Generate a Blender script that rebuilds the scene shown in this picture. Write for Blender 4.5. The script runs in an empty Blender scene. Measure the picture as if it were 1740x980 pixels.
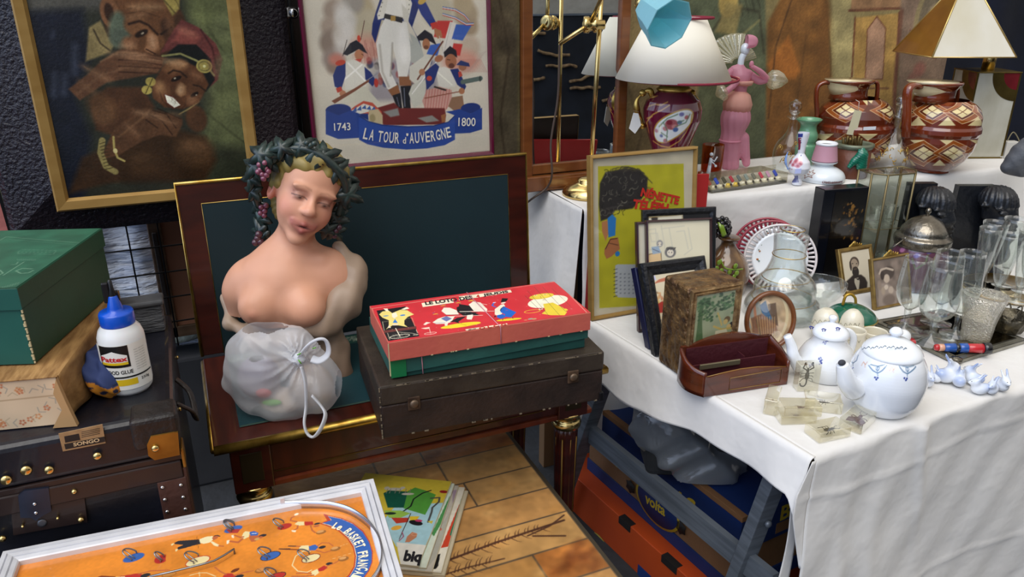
import bpy,bmesh,math,random
import numpy as np
from mathutils import Vector,Matrix,Euler
random.seed(7);RNG=np.random.RandomState(7)
S=bpy.context.scene
C=S.collection
PI=math.pi
# camera
FPX=1300.0;TH=math.radians(21.4);YAW=math.radians(23.2);CAMH=1.54
cd=bpy.data.cameras.new('camera');cam=bpy.data.objects.new('camera',cd);C.objects.link(cam)
cd.sensor_width=36;cd.lens=FPX/1740*36;cd.clip_start=.02;cd.clip_end=100
cam.location=(0,0,CAMH);cam.rotation_euler=(PI/2-TH,0,-YAW)
S.camera=cam
S.view_settings.view_transform='Standard'
try:S.view_settings.look='None'
except Exception:pass
S.view_settings.gamma=1;S.view_settings.use_curve_mapping=False
S.view_settings.exposure=0.0
# daylight: open bluish sky to the left, awning overhead
w=bpy.data.worlds.new('World');S.world=w;w.use_nodes=True
nt=w.node_tree;nt.nodes.clear()
def wn(t,**k):
 n=nt.nodes.new(t)
 for a,b in k.items():setattr(n,a,b)
 return n
out=wn('ShaderNodeOutputWorld');bgn=wn('ShaderNodeBackground');tc=wn('ShaderNodeTexCoord')
sep=wn('ShaderNodeSeparateXYZ');nt.links.new(tc.outputs['Generated'],sep.inputs[0])
def ramp(src,stops):
 r=wn('ShaderNodeValToRGB');cr=r.color_ramp
 while len(cr.elements)>1:cr.elements.remove(cr.elements[0])
 cr.elements[0].position=stops[0][0];cr.elements[0].color=(*stops[0][1],1)
 for p,c_ in stops[1:]:
  e=cr.elements.new(p);e.color=(*c_,1)
 m=wn('ShaderNodeMapRange');m.inputs[1].default_value=-1;m.inputs[2].default_value=1
 nt.links.new(src,m.inputs[0]);nt.links.new(m.outputs[0],r.inputs[0]);return r.outputs[0]
zr=ramp(sep.outputs[2],[(.0,(.05,.05,.055)),(.44,(.10,.10,.11)),(.52,(.42,.44,.47)),(.62,(.85,.86,.88)),(1,(1.0,.95,.87))])
xr=ramp(sep.outputs[0],[(0,(2.0,2.4,3.2)),(.30,(1.15,1.25,1.45)),(.55,(.82,.80,.77)),(1,(.72,.68,.64))])
mu=wn('ShaderNodeMix',data_type='RGBA',blend_type='MULTIPLY');mu.inputs[0].default_value=1
mu.clamp_result=False
nt.links.new(zr,mu.inputs[6]);nt.links.new(xr,mu.inputs[7])
nt.links.new(mu.outputs[2],bgn.inputs[0]);bgn.inputs[1].default_value=1.0
nt.links.new(bgn.outputs[0],out.inputs[0])
sl=bpy.data.lights.new('sun','SUN');sun=bpy.data.objects.new('sun',sl);C.objects.link(sun)
sl.energy=1.9;sl.angle=math.radians(45);sl.color=(1,.95,.88)
sun.rotation_euler=Vector((-.42,-.42,1.0)).to_track_quat('Z','Y').to_euler()
# measuring helpers (photo pixel -> point on a surface of the place)
cT,sT,cY,sY=math.cos(TH),math.sin(TH),math.cos(YAW),math.sin(YAW)
def ray(px,py):
 u=(px-870)/FPX;v=(py-490)/FPX
 X=u;Y=cT-v*sT;Z=-(sT+v*cT)
 return Vector((X*cY+Y*sY,-X*sY+Y*cY,Z))
def onz(px,py,z):
 d=ray(px,py);t=(z-CAMH)/d.z;return Vector((d.x*t,d.y*t,z))
def ony(px,py,y):
 d=ray(px,py);t=y/d.y;return Vector((d.x*t,y,CAMH+d.z*t))
def onx(px,py,x):
 d=ray(px,py);t=x/d.x;return Vector((x,d.y*t,CAMH+d.z*t))
def depth(x,y,z):return(x*sY+y*cY)*cT-(z-CAMH)*sT
def zat(x,y,py):
 Yf=x*sY+y*cY;v=(py-490)/FPX
 return CAMH-Yf*(sT+v*cT)/(cT-v*sT)
def rows(x,y,L,z0=None):
 """profile (radius, height) of an upright turned thing at x,y from (half width, row) pairs read off the photo"""
 o=[]
 for hw,py in L:
  z=zat(x,y,py);o.append((hw*depth(x,y,z)/FPX,z))
 zb=z0 if z0 is not None else o[0][1]
 d=zb-o[0][1]
 return[(r,z-zb+d*(1-i/(len(o)-1)))for i,(r,z)in enumerate(o)]
 # materials
def lin(h):
 if isinstance(h,str):
  h=h.lstrip('#');c_=[int(h[i:i+2],16)/255 for i in(0,2,4)]
 else:c_=list(h)
 return tuple(x/12.92 if x<=.04045 else((x+.055)/1.055)**2.4 for x in c_)
MATS={}
def mat(name,col='#808080',rough=.5,metal=0,col2=None,nscale=8,ndetail=3,bump=0,bscale=30,vcol=False,trans=0,ior=1.45,coat=0,spec=.5,alpha=1,stretch=None,emis=None,sss=0,sheen=0,bdist=.01):
 if name in MATS:return MATS[name]
 m=bpy.data.materials.new(name);m.use_nodes=True;n=m.node_tree;b=n.nodes['Principled BSDF']
 def N(t):return n.nodes.new(t)
 b.inputs['Roughness'].default_value=rough;b.inputs['Metallic'].default_value=metal
 b.inputs['IOR'].default_value=ior;b.inputs['Transmission Weight'].default_value=trans
 b.inputs['Coat Weight'].default_value=coat;b.inputs['Coat Roughness'].default_value=.06
 b.inputs['Specular IOR Level'].default_value=spec;b.inputs['Alpha'].default_value=alpha
 b.inputs['Subsurface Weight'].default_value=sss
 if sss:b.inputs['Subsurface Radius'].default_value=(.02,.01,.006)
 if sheen:b.inputs['Sheen Weight'].default_value=sheen
 tcn=N('ShaderNodeTexCoord');mp=N('ShaderNodeMapping');n.links.new(tcn.outputs['Object'],mp.inputs[0])
 if stretch:mp.inputs['Scale'].default_value=stretch
 if vcol:
  a=N('ShaderNodeAttribute');a.attribute_name='Col';src=a.outputs['Color']
 else:
  b.inputs['Base Color'].default_value=(*lin(col),1);src=None
 if col2 or vcol:
  nz=N('ShaderNodeTexNoise');nz.inputs['Scale'].default_value=nscale;nz.inputs['Detail'].default_value=ndetail
  n.links.new(mp.outputs[0],nz.inputs['Vector'])
  mx=N('ShaderNodeMix');mx.data_type='RGBA'
  cr=N('ShaderNodeMapRange');cr.inputs[1].default_value=.35;cr.inputs[2].default_value=.65
  n.links.new(nz.outputs[0],cr.inputs[0])
  if col2:
   n.links.new(cr.outputs[0],mx.inputs[0])
   mx.inputs[6].default_value=(*lin(col),1);mx.inputs[7].default_value=(*lin(col2),1)
   n.links.new(mx.outputs[2],b.inputs['Base Color'])
  else:
   n.links.new(src,b.inputs['Base Color'])
 if bump:
  nb=N('ShaderNodeTexNoise');nb.inputs['Scale'].default_value=bscale;nb.inputs['Detail'].default_value=4
  n.links.new(mp.outputs[0],nb.inputs['Vector'])
  bp=N('ShaderNodeBump');bp.inputs['Strength'].default_value=bump;bp.inputs['Distance'].default_value=bdist
  n.links.new(nb.outputs[0],bp.inputs['Height']);n.links.new(bp.outputs[0],b.inputs['Normal'])
 if emis:
  b.inputs['Emission Color'].default_value=(*lin(emis[0]),1);b.inputs['Emission Strength'].default_value=emis[1]
 MATS[name]=m;return m
def pane(name,tint='#ffffff',refl=1.0,edge=.35,rough=.02,base=.0,milky=0,milkcol='#ffffff',bump=0,bscale=40):
 """thin clear glass or film: lets light straight through, mirrors more at grazing angles"""
 if name in MATS:return MATS[name]
 m=bpy.data.materials.new(name);m.use_nodes=True;n=m.node_tree;n.nodes.clear()
 N=n.nodes.new
 o=N('ShaderNodeOutputMaterial');t=N('ShaderNodeBsdfTransparent');g=N('ShaderNodeBsdfGlossy')
 t.inputs[0].default_value=(*lin(tint),1);g.inputs['Roughness'].default_value=rough
 g.inputs[0].default_value=(refl,refl,refl,1)
 lw=N('ShaderNodeLayerWeight');lw.inputs[0].default_value=.5
 pw=N('ShaderNodeMath');pw.operation='POWER';pw.inputs[1].default_value=3
 mx=N('ShaderNodeMixShader');ad=N('ShaderNodeMath');ad.operation='MULTIPLY_ADD';ad.use_clamp=True
 ad.inputs[1].default_value=edge*1.6;ad.inputs[2].default_value=base+.03
 n.links.new(lw.outputs['Facing'],pw.inputs[0]);n.links.new(pw.outputs[0],ad.inputs[0]);n.links.new(ad.outputs[0],mx.inputs[0])
 n.links.new(t.outputs[0],mx.inputs[1]);n.links.new(g.outputs[0],mx.inputs[2]);last=mx.outputs[0]
 if bump:
  tcn=N('ShaderNodeTexCoord');nb=N('ShaderNodeTexNoise');nb.inputs['Scale'].default_value=bscale
  n.links.new(tcn.outputs['Object'],nb.inputs['Vector']);bp=N('ShaderNodeBump');bp.inputs['Strength'].default_value=bump
  bp.inputs['Distance'].default_value=.01
  n.links.new(nb.outputs[0],bp.inputs['Height']);n.links.new(bp.outputs[0],g.inputs['Normal']);n.links.new(bp.outputs[0],lw.inputs['Normal'])
 if milky:
  d=N('ShaderNodeBsdfDiffuse');d.inputs[0].default_value=(*lin(milkcol),1)
  tr=N('ShaderNodeBsdfTranslucent');tr.inputs[0].default_value=(*lin(milkcol),1)
  dm=N('ShaderNodeMixShader');dm.inputs[0].default_value=.3
  n.links.new(d.outputs[0],dm.inputs[1]);n.links.new(tr.outputs[0],dm.inputs[2])
  m2=N('ShaderNodeMixShader');m2.inputs[0].default_value=milky
  n.links.new(last,m2.inputs[1]);n.links.new(dm.outputs[0],m2.inputs[2]);last=m2.outputs[0]
 n.links.new(last,o.inputs[0]);MATS[name]=m;return m
 # objects
OM={}
def thing(name,label,cat,loc=(0,0,0),rot=(0,0,0),group=None,M=None):
 o=bpy.data.objects.new(name,None);C.objects.link(o);o.empty_display_size=.02
 if M is None:M=Matrix.Translation(Vector(loc))@Euler(rot).to_matrix().to_4x4()
 o.matrix_basis=M;OM[o.name]=M.copy()
 o['label']=label;o['category']=cat
 if group:o['group']=group
 return o
def tag(o,label,cat,group=None):
 o['label']=label;o['category']=cat
 if group:o['group']=group
 return o
def struct(o):o['kind']='structure';return o
def copy_thing(src,loc=None,rot=None,label=None,M=None):
 r=src.copy();C.objects.link(r)
 def rec(a,b):
  for ch in a.children:
   c_=ch.copy();C.objects.link(c_);c_.parent=b
   c_.matrix_parent_inverse=Matrix.Identity(4);rec(ch,c_)
 rec(src,r)
 if M is not None:r.matrix_basis=M
 if loc is not None:r.location=loc
 if rot is not None:r.rotation_euler=rot
 if label:r['label']=label
 OM[r.name]=Matrix.LocRotScale(r.location,r.rotation_euler,r.scale)
 return r
FONTC={}
def textmesh(s,bold=0):
 k=(s,bold)
 if k in FONTC:return FONTC[k]
 cu=bpy.data.curves.new('t','FONT');cu.body=s;cu.offset=bold;cu.resolution_u=3
 ob=bpy.data.objects.new('t',cu);C.objects.link(ob)
 dg=bpy.context.evaluated_depsgraph_get();me=bpy.data.meshes.new_from_object(ob.evaluated_get(dg))
 V=[tuple(v.co)for v in me.vertices];Fc=[tuple(p.vertices)for p in me.polygons]
 bpy.data.objects.remove(ob);bpy.data.curves.remove(cu);bpy.data.meshes.remove(me)
 if V:
  a=np.array(V);lo=a.min(0);hi=a.max(0);sp=np.maximum(hi-lo,1e-6);a=(a-lo)/sp;asp=sp[0]/sp[1]
  V=[(x,y,0)for x,y,_ in a]
 else:asp=1
 FONTC[k]=(V,Fc,asp);return FONTC[k]
class MB:
 def __init__(s):s.v=[];s.f=[];s.mi=[];s.sm=[];s.col=[]
 def add(s,V,Fs,mi=0,sm=False,M=None,col=None):
  o=len(s.v)
  if M is not None:V=[M@Vector(v)for v in V]
  s.v+=[tuple(v)for v in V];s.f+=[tuple(o+i for i in f)for f in Fs]
  s.mi+=[mi]*len(Fs);s.sm+=[sm]*len(Fs)
  s.col+=(list(col)if col is not None and len(col)==len(V)else[col or(1,1,1)]*len(V))if not isinstance(col,np.ndarray)else[tuple(c_)for c_ in col]
  return s
 def box(s,x0,x1,y0,y1,z0,z1,bev=0,mi=0,M=None,seg=2,sm=False):
  bm=bmesh.new();bmesh.ops.create_cube(bm,size=1)
  for v in bm.verts:v.co=Vector(((x0+x1)/2+v.co.x*(x1-x0),(y0+y1)/2+v.co.y*(y1-y0),(z0+z1)/2+v.co.z*(z1-z0)))
  if bev:bmesh.ops.bevel(bm,geom=bm.edges[:],offset=bev,segments=seg,affect='EDGES',profile=.5)
  s.add([v.co.copy()for v in bm.verts],[[v.index for v in f.verts]for f in bm.faces],mi,sm,M);bm.free();return s
 def lathe(s,prof,loc=(0,0,0),seg=32,mi=0,M=None,sm=True,flute=0,nf=0,sq=1,a0=0):
  V=[];Fs=[];loc=Vector(loc)
  for r,z in prof:
   for i in range(seg):
    a=2*PI*i/seg+a0;rr=r*(1+flute*math.cos(nf*a))if flute else r
    V.append(loc+Vector((rr*math.cos(a),rr*math.sin(a)*sq,z)))
  for j in range(len(prof)-1):
   for i in range(seg):
    k=(i+1)%seg;Fs.append((j*seg+i,j*seg+k,(j+1)*seg+k,(j+1)*seg+i))
  if prof[0][0]>1e-5:Fs.append(tuple(reversed(range(seg))))
  if prof[-1][0]>1e-5:Fs.append(tuple((len(prof)-1)*seg+i for i in range(seg)))
  return s.add(V,Fs,mi,sm,M)
 def tube(s,pts,r,seg=8,mi=0,M=None,closed=False,sm=True,flat=1):
  P=[Vector(p)for p in pts];n=len(P);R=r if isinstance(r,(list,tuple))else[r]*n
  V=[];Fs=[];up=None
  for i in range(n):
   a=P[i-1]if i>0 else(P[-1]if closed else P[0]);b=P[(i+1)%n]if(i<n-1 or closed)else P[-1]
   t=(b-a)
   if t.length<1e-9:t=Vector((0,0,1))
   t.normalize()
   if up is None:up=Vector((0,0,1))if abs(t.z)<.9 else Vector((1,0,0))
   x=t.cross(up)
   if x.length<1e-6:x=t.orthogonal()
   x.normalize();y=x.cross(t);y.normalize();up=y
   for k in range(seg):
    q=2*PI*k/seg;V.append(P[i]+x*(R[i]*math.cos(q))+y*(R[i]*flat*math.sin(q)))
  m=n if closed else n-1
  for i in range(m):
   j=(i+1)%n
   for k in range(seg):
    l=(k+1)%seg;Fs.append((i*seg+k,i*seg+l,j*seg+l,j*seg+k))
  if not closed:Fs.append(tuple(reversed(range(seg))));Fs.append(tuple((n-1)*seg+k for k in range(seg)))
  return s.add(V,Fs,mi,sm,M)
 def ell(s,c_,r,seg=16,rings=10,mi=0,M=None,R=None):
  if not isinstance(r,(tuple,list)):r=(r,r,r)
  L=Matrix.Translation(Vector(c_))@(R.to_4x4()if R is not None else Matrix.Identity(4))
  if M is not None:L=M@L
  V=[(0,0,-r[2])];Fs=[]
  for j in range(1,rings):
   a=PI*j/rings-PI/2
   for i in range(seg):
    b=2*PI*i/seg;V.append((r[0]*math.cos(a)*math.cos(b),r[1]*math.cos(a)*math.sin(b),r[2]*math.sin(a)))
  V.append((0,0,r[2]));n=len(V)-1
  for i in range(seg):
   k=(i+1)%seg;Fs.append((0,1+k,1+i));Fs.append((n,n-seg+i,n-seg+k))
   for j in range(rings-2):Fs.append((1+j*seg+i,1+j*seg+k,1+(j+1)*seg+k,1+(j+1)*seg+i))
  return s.add(V,Fs,mi,True,L)
 def prism(s,pts,d0,d1,mi=0,M=None,sm=False):
  """2D outline (x,z) extruded along y from d0 to d1"""
  n=len(pts);V=[(p[0],d0,p[1])for p in pts]+[(p[0],d1,p[1])for p in pts]
  Fs=[tuple(range(n)),tuple(reversed(range(n,2*n)))]+[(i,n+i,n+(i+1)%n,(i+1)%n)for i in range(n)]
  return s.add(V,Fs,mi,sm,M)
 def slab(s,pts,z0,z1,mi=0,M=None,sm=False):
  n=len(pts);V=[(p[0],p[1],z0)for p in pts]+[(p[0],p[1],z1)for p in pts]
  Fs=[tuple(reversed(range(n))),tuple(range(n,2*n))]+[(i,(i+1)%n,n+(i+1)%n,n+i)for i in range(n)]
  return s.add(V,Fs,mi,sm,M)
 def text(s,st,M,w,h,mi=0,bold=0,th=.0004,shear=0):
  """flat lettering in the local x,y plane of M, w by h"""
  V,Fs,asp=textmesh(st,bold)
  if not V:return s
  return s.add([(x*w+y*shear*h,y*h,th)for x,y,_ in V],Fs,mi,False,M)
 def grid(s,fn,nu,nv,mi=0,sm=True,M=None,colfn=None,closeu=False):
  V=[];col=[]
  for j in range(nv+1):
   for i in range(nu+1):
    V.append(fn(i/nu,j/nv))
    if colfn:col.append(colfn(i/nu,j/nv))
  Fs=[(j*(nu+1)+i,j*(nu+1)+i+1,(j+1)*(nu+1)+i+1,(j+1)*(nu+1)+i)for j in range(nv)for i in range(nu)]
  return s.add(V,Fs,mi,sm,M,col=col if colfn else None)
 def build(s,name,m,parent=None,world=False,vcol=False,mods=None):
  me=bpy.data.meshes.new(name)
  V=s.v
  if parent is not None and world:
   inv=OM[parent.name].inverted();V=[tuple(inv@Vector(v))for v in V]
  me.from_pydata(V,[],s.f);me.update()
  for q in(m if isinstance(m,(list,tuple))else[m]):me.materials.append(q)
  me.polygons.foreach_set('material_index',s.mi);me.polygons.foreach_set('use_smooth',s.sm)
  if vcol:
   at=me.color_attributes.new('Col','FLOAT_COLOR','POINT')
   a=np.ones((len(V),4),np.float32);a[:,:3]=np.array([c_[:3]for c_ in s.col]);at.data.foreach_set('color',a.ravel())
  o=bpy.data.objects.new(name,me);C.objects.link(o)
  if parent is not None:o.parent=parent;OM[o.name]=OM[parent.name]
  else:OM[o.name]=Matrix.Identity(4)
  if mods:
   for k,kw in mods:
    md=o.modifiers.new(k,k)
    for a,b in kw.items():setattr(md,a,b)
  return o
def recenter(o):
 """put a single-mesh thing's origin at the middle of its base"""
 me=o.data;a=np.empty(len(me.vertices)*3);me.vertices.foreach_get('co',a);a=a.reshape(-1,3)
 c_=np.array([(a[:,0].min()+a[:,0].max())/2,(a[:,1].min()+a[:,1].max())/2,a[:,2].min()])
 me.vertices.foreach_set('co',(a-c_).ravel());me.update();o.location=o.location+Vector(c_);return o
 # painter: artwork as colours on a fine mesh
_nz={}
def vnoise(u,v,sc,seed=0):
 r=_nz.setdefault(seed,np.random.RandomState(100+seed).rand(64,64))
 x=np.asarray(u)*sc;y=np.asarray(v)*sc;xi=np.floor(x).astype(int);yi=np.floor(y).astype(int);fx=x-xi;fy=y-yi
 fx=fx*fx*(3-2*fx);fy=fy*fy*(3-2*fy);g=lambda a,b:r[a%64,b%64]
 return(g(xi,yi)*(1-fx)+g(xi+1,yi)*fx)*(1-fy)+(g(xi,yi+1)*(1-fx)+g(xi+1,yi+1)*fx)*fy
class Paint:
 def __init__(s,x0,x1,z0,z1,nx,nz,bg='#ffffff',tr=None,k=1.0):
  s.x0,s.x1,s.z0,s.z1,s.nx,s.nz=x0,x1,z0,z1,nx,nz
  s.U,s.V=np.meshgrid(np.linspace(x0,x1,nx+1),np.linspace(z0,z1,nz+1))
  s.C=np.zeros(s.U.shape+(3,));s.C[:]=s.c(bg);s.tr=tr;s.k=k
 def c(s,h):
  if isinstance(h,str):h=h.lstrip('#');return np.array([int(h[i:i+2],16)/255 for i in(0,2,4)])
  return np.array(h)
 def p(s,pts):return np.array([s.tr(*q)if s.tr else q for q in pts],float)
 def put(s,d,col,soft,op=1.0,sl=None,tex=0,seed=1):
  a=np.clip(.5-d/max(soft*s.k,1e-9),0,1)*op;c_=s.c(col)
  if sl is None:sl=(slice(None),slice(None))
  if tex:c_=c_[None,None,:]*(1+tex*(vnoise(s.U[sl]/s.k,s.V[sl]/s.k,.35,seed)-.5))[...,None]
  s.C[sl]=s.C[sl]*(1-a[...,None])+c_*a[...,None]
 def win(s,lo,hi,pad):
  fx=lambda x:int(np.clip((x-s.x0)/(s.x1-s.x0)*s.nx,0,s.nx));fz=lambda z:int(np.clip((z-s.z0)/(s.z1-s.z0)*s.nz,0,s.nz))
  return(slice(fz(lo[1]-pad),fz(hi[1]+pad)+2),slice(fx(lo[0]-pad),fx(hi[0]+pad)+2))
 def poly(s,pts,col,soft=1.2,op=1,tex=0,seed=1):
  P=s.p(pts);sl=s.win(P.min(0),P.max(0),soft*s.k+1e-4);U=s.U[sl];V=s.V[sl]
  if U.size==0:return s
  d=np.full(U.shape,1e9);ins=np.zeros(U.shape,bool);n=len(P)
  for i in range(n):
   a=P[i];b=P[(i+1)%n];e=b-a;L=e@e+1e-18
   t=np.clip(((U-a[0])*e[0]+(V-a[1])*e[1])/L,0,1)
   d=np.minimum(d,np.hypot(U-a[0]-t*e[0],V-a[1]-t*e[1]))
   cr=((a[1]>V)!=(b[1]>V))
   with np.errstate(divide='ignore',invalid='ignore'):
    xx=a[0]+(V-a[1])*(e[0])/(e[1]if abs(e[1])>1e-15 else 1e-15)
   ins^=cr&(U<xx)
  s.put(np.where(ins,-d,d),col,soft,op,sl,tex,seed);return s
 def line(s,pts,wd,col,soft=1.0,op=1,taper=False,tex=0):
  P=s.p(pts);W=wd*s.k;sl=s.win(P.min(0),P.max(0),W+soft*s.k+1e-4);U=s.U[sl];V=s.V[sl]
  if U.size==0:return s
  d=np.full(U.shape,1e9)
  for i in range(len(P)-1):
   a=P[i];b=P[i+1];e=b-a;L=e@e+1e-18;t=np.clip(((U-a[0])*e[0]+(V-a[1])*e[1])/L,0,1)
   ww=W/2*(1-(i+t)/(len(P)-1)*.85)if taper else W/2
   d=np.minimum(d,np.hypot(U-a[0]-t*e[0],V-a[1]-t*e[1])-ww)
  s.put(d,col,soft,op,sl,tex);return s
 def ell(s,c_,rx,ry,col,rot=0,soft=1.2,op=1,tex=0,ring=0,seed=1):
  q=s.p([c_])[0];rx*=s.k;ry*=s.k;R=max(rx,ry)
  sl=s.win(q-R,q+R,soft*s.k+1e-4+ring*s.k);U=s.U[sl]-q[0];V=s.V[sl]-q[1]
  if U.size==0:return s
  ca,sa=math.cos(math.radians(rot)),math.sin(math.radians(rot));x=U*ca+V*sa;y=-U*sa+V*ca
  k0=np.hypot(x/rx,y/ry);k1=np.hypot(x/rx**2,y/ry**2)+1e-12;d=k0*(k0-1)/k1
  if ring:d=abs(d)-ring*s.k/2
  s.put(d,col,soft,op,sl,tex,seed);return s
 def rect(s,x0,y0,x1,y1,col,soft=1,op=1,tex=0):return s.poly([(x0,y0),(x1,y0),(x1,y1),(x0,y1)],col,soft,op,tex)
 def noise(s,amt,sc,seed=3):
  s.C=np.clip(s.C*(1+amt*(vnoise(s.U/s.k,s.V/s.k,sc,seed)-.5))[...,None],0,1);return s
 def mesh(s,name,m,parent,y=0,M=None,depth=.0,warp=None,fn=None):
  V=np.stack([s.U,np.full(s.U.shape,y),s.V],-1).reshape(-1,3)
  if warp is not None:V=warp(V)
  lc=np.where(s.C<=.04045,s.C/12.92,((np.clip(s.C,0,1)+.055)/1.055)**2.4).reshape(-1,3)
  n=s.nx+1;i=np.arange(s.nx)[None,:];j=np.arange(s.nz)[:,None];a=j*n+i
  F_=np.stack([a,a+1,a+n+1,a+n],-1).reshape(-1,4)
  me=bpy.data.meshes.new(name)
  me.from_pydata([tuple(q)if M is None else tuple(M@Vector(q))for q in V.tolist()],[],F_.tolist());me.update()
  me.materials.append(m);me.polygons.foreach_set('use_smooth',[warp is not None]*len(F_))
  at=me.color_attributes.new('Col','FLOAT_COLOR','POINT');q=np.ones((len(V),4),np.float32);q[:,:3]=lc
  at.data.foreach_set('color',q.ravel())
  o=bpy.data.objects.new(name,me);C.objects.link(o)
  if parent is not None:o.parent=parent;OM[o.name]=OM[parent.name]
  return o
def planetr(M,y=0,axis=1):
 """photo pixel -> (x,z) in the local plane y of a thing with matrix M"""
 inv=M.inverted();o=inv@Vector((0,0,CAMH))
 def f(px,py):
  d=inv.to_3x3()@ray(px,py);t=(y-o[axis])/d[axis];q=o+d*t
  return(q.x,q.z)if axis==1 else((q.x,q.y)if axis==2 else(q.y,q.z))
 return f
 # blended solids (smooth sculpted shapes)
def sd(pr,P):
 t=pr[0]
 if t=='e':
  c_,r,R=pr[1],np.array(pr[2]),pr[3];q=P-np.array(c_)
  if R is not None:q=q@np.array(R)
  k0=np.linalg.norm(q/r,axis=-1);k1=np.linalg.norm(q/r**2,axis=-1)+1e-9;return k0*(k0-1)/k1
 a,b,r1,r2=np.array(pr[1]),np.array(pr[2]),pr[3][0],pr[3][1];e=b-a
 h=np.clip(((P-a)@e)/(e@e),0,1);return np.linalg.norm(P-a-h[...,None]*e,axis=-1)-(r1+(r2-r1)*h)
def E(c_,r,k=.02,col=None,R=None,op='+'):return('e',c_,r if isinstance(r,(tuple,list))else(r,r,r),R,k,col,op)
def K(a,b,r1,r2,k=.02,col=None,op='+'):return('c',a,b,(r1,r2),k,col,op)
def field(prims,P):
 d=None
 for pr in prims:
  k,op=pr[4],pr[6];q=sd(pr,P)
  if d is None:d=q;continue
  if op=='+':h=np.maximum(k-abs(d-q),0)/k;d=np.minimum(d,q)-h*h*k/4
  elif op=='-':h=np.maximum(k-abs(d+q),0)/k;d=np.maximum(d,-q)+h*h*k/4
  elif op=='&':h=np.maximum(k-abs(d-q),0)/k;d=np.maximum(d,q)+h*h*k/4
 return d
def surfnet(prims,lo,hi,step,extra=None,base='#cccccc',ck=.006,maxn=None):
 lo=np.array(lo,float);hi=np.array(hi,float);n=np.maximum(((hi-lo)/step).astype(int)+1,4)
 ax=[lo[i]+step*np.arange(n[i])for i in range(3)]
 G=np.stack(np.meshgrid(*ax,indexing='ij'),-1).astype(np.float64);D=field(prims,G)
 if extra:D=D+extra(G)
 ins=D<0;sh=n-1;acc=np.zeros(tuple(sh)+(3,));cnt=np.zeros(tuple(sh))
 I=lambda o:tuple(slice(o[i],o[i]+sh[i])for i in range(3))
 for axn in range(3):
  for a in(0,1):
   for b in(0,1):
    o0=[0,0,0];oth=[q for q in range(3)if q!=axn];o0[oth[0]]=a;o0[oth[1]]=b;o1=list(o0);o1[axn]=1
    d0=D[I(o0)];d1=D[I(o1)];m=(d0<0)!=(d1<0)
    t=np.where(m,d0/(d0-d1+1e-18),0);p0=G[I(o0)];q=p0.copy();q[...,axn]+=t*step
    acc+=q*m[...,None];cnt+=m
 act=cnt>0;idx=-np.ones(tuple(sh),int);idx[act]=np.arange(act.sum());V=acc[act]/cnt[act][:,None]
 Fs=[]
 for axn in range(3):
  o1=[0,0,0];o1[axn]=1;b_,c_=[(1,2),(2,0),(0,1)][axn]
  s0=[slice(1,None)]*3;s0[axn]=slice(0,n[axn]-1);s1=[slice(1,None)]*3;s1[axn]=slice(1,n[axn])
  A=ins[tuple(s0)];B=ins[tuple(s1)];m=A!=B
  w_=np.argwhere(m)
  if len(w_)==0:continue
  w_=w_+np.array([0 if q==axn else 1 for q in range(3)])
  ok=np.ones(len(w_),bool)
  for q in range(3):ok&=(w_[:,q]<sh[q])
  w_=w_[ok];db=np.zeros(3,int);db[b_]=1;dc=np.zeros(3,int);dc[c_]=1
  g=lambda z:idx[z[:,0],z[:,1],z[:,2]]
  q=np.stack([g(w_),g(w_-db),g(w_-db-dc),g(w_-dc)],1)
  fl=ins[w_[:,0],w_[:,1],w_[:,2]];q[~fl]=q[~fl][:,::-1]
  q=q[(q>=0).all(1)];Fs.append(q)
 Fs=np.concatenate(Fs);bc=np.array(lin(base));col=np.zeros((len(V),3));W_=np.full(len(V),1e-4);col+=bc*1e-4
 for pr in prims:
  if pr[6]!='+':continue
  c_=pr[5];c_=bc if c_ is None else np.array(lin(c_));ww=np.exp(-np.clip(sd(pr,V),-.02,.3)/ck);col+=c_*ww[:,None];W_+=ww
 col/=W_[:,None]
 return V,Fs,col
def sculpt(name,prims,lo,hi,step,m,parent=None,base='#cccccc',ck=.006,smooth=2,M=None,extra=None,colfn=None):
 V,Fs,col=surfnet(prims,lo,hi,step,extra,base,ck)
 for _ in range(smooth):
  A=np.zeros_like(V);c_=np.zeros(len(V))
  for i in range(4):
   j=(i+1)%4;np.add.at(A,Fs[:,i],V[Fs[:,j]]);np.add.at(A,Fs[:,j],V[Fs[:,i]]);np.add.at(c_,Fs[:,i],1);np.add.at(c_,Fs[:,j],1)
  V=V*.4+A/np.maximum(c_,1)[:,None]*.6
 if colfn:col=colfn(V,col)
 me=bpy.data.meshes.new(name)
 VV=V.tolist()if M is None else[tuple(M@Vector(q))for q in V.tolist()]
 me.from_pydata(VV,[],Fs.tolist());me.update();me.materials.append(m)
 me.polygons.foreach_set('use_smooth',[True]*len(Fs))
 at=me.color_attributes.new('Col','FLOAT_COLOR','POINT');q=np.ones((len(V),4),np.float32);q[:,:3]=col;at.data.foreach_set('color',q.ravel())
 o=bpy.data.objects.new(name,me);C.objects.link(o)
 if parent is not None:o.parent=parent;OM[o.name]=OM[parent.name]
 return o
def catmull(P,n=6,closed=False):
 P=[Vector(p)for p in P];o=[];N=len(P)
 for i in range(N if closed else N-1):
  if closed:a,b,c_,d=P[i-1],P[i],P[(i+1)%N],P[(i+2)%N]
  else:a,b,c_,d=P[max(i-1,0)],P[i],P[i+1],P[min(i+2,N-1)]
  for k in range(n):
   t=k/n;o.append(.5*((2*b)+(c_-a)*t+(2*a-5*b+4*c_-d)*t*t+(3*b-a-3*c_+d)*t**3))
 if not closed:o.append(P[-1])
 return o
GOLD=mat('gilt','#b08a3c',.32,1,'#d8b868',25)
BRASS=mat('polished_brass','#d2b778',.2,1)
VC=mat('painted_surface',vcol=True,rough=.7)
VCG=mat('glazed_painted_surface',vcol=True,rough=.25,coat=.5)
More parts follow.
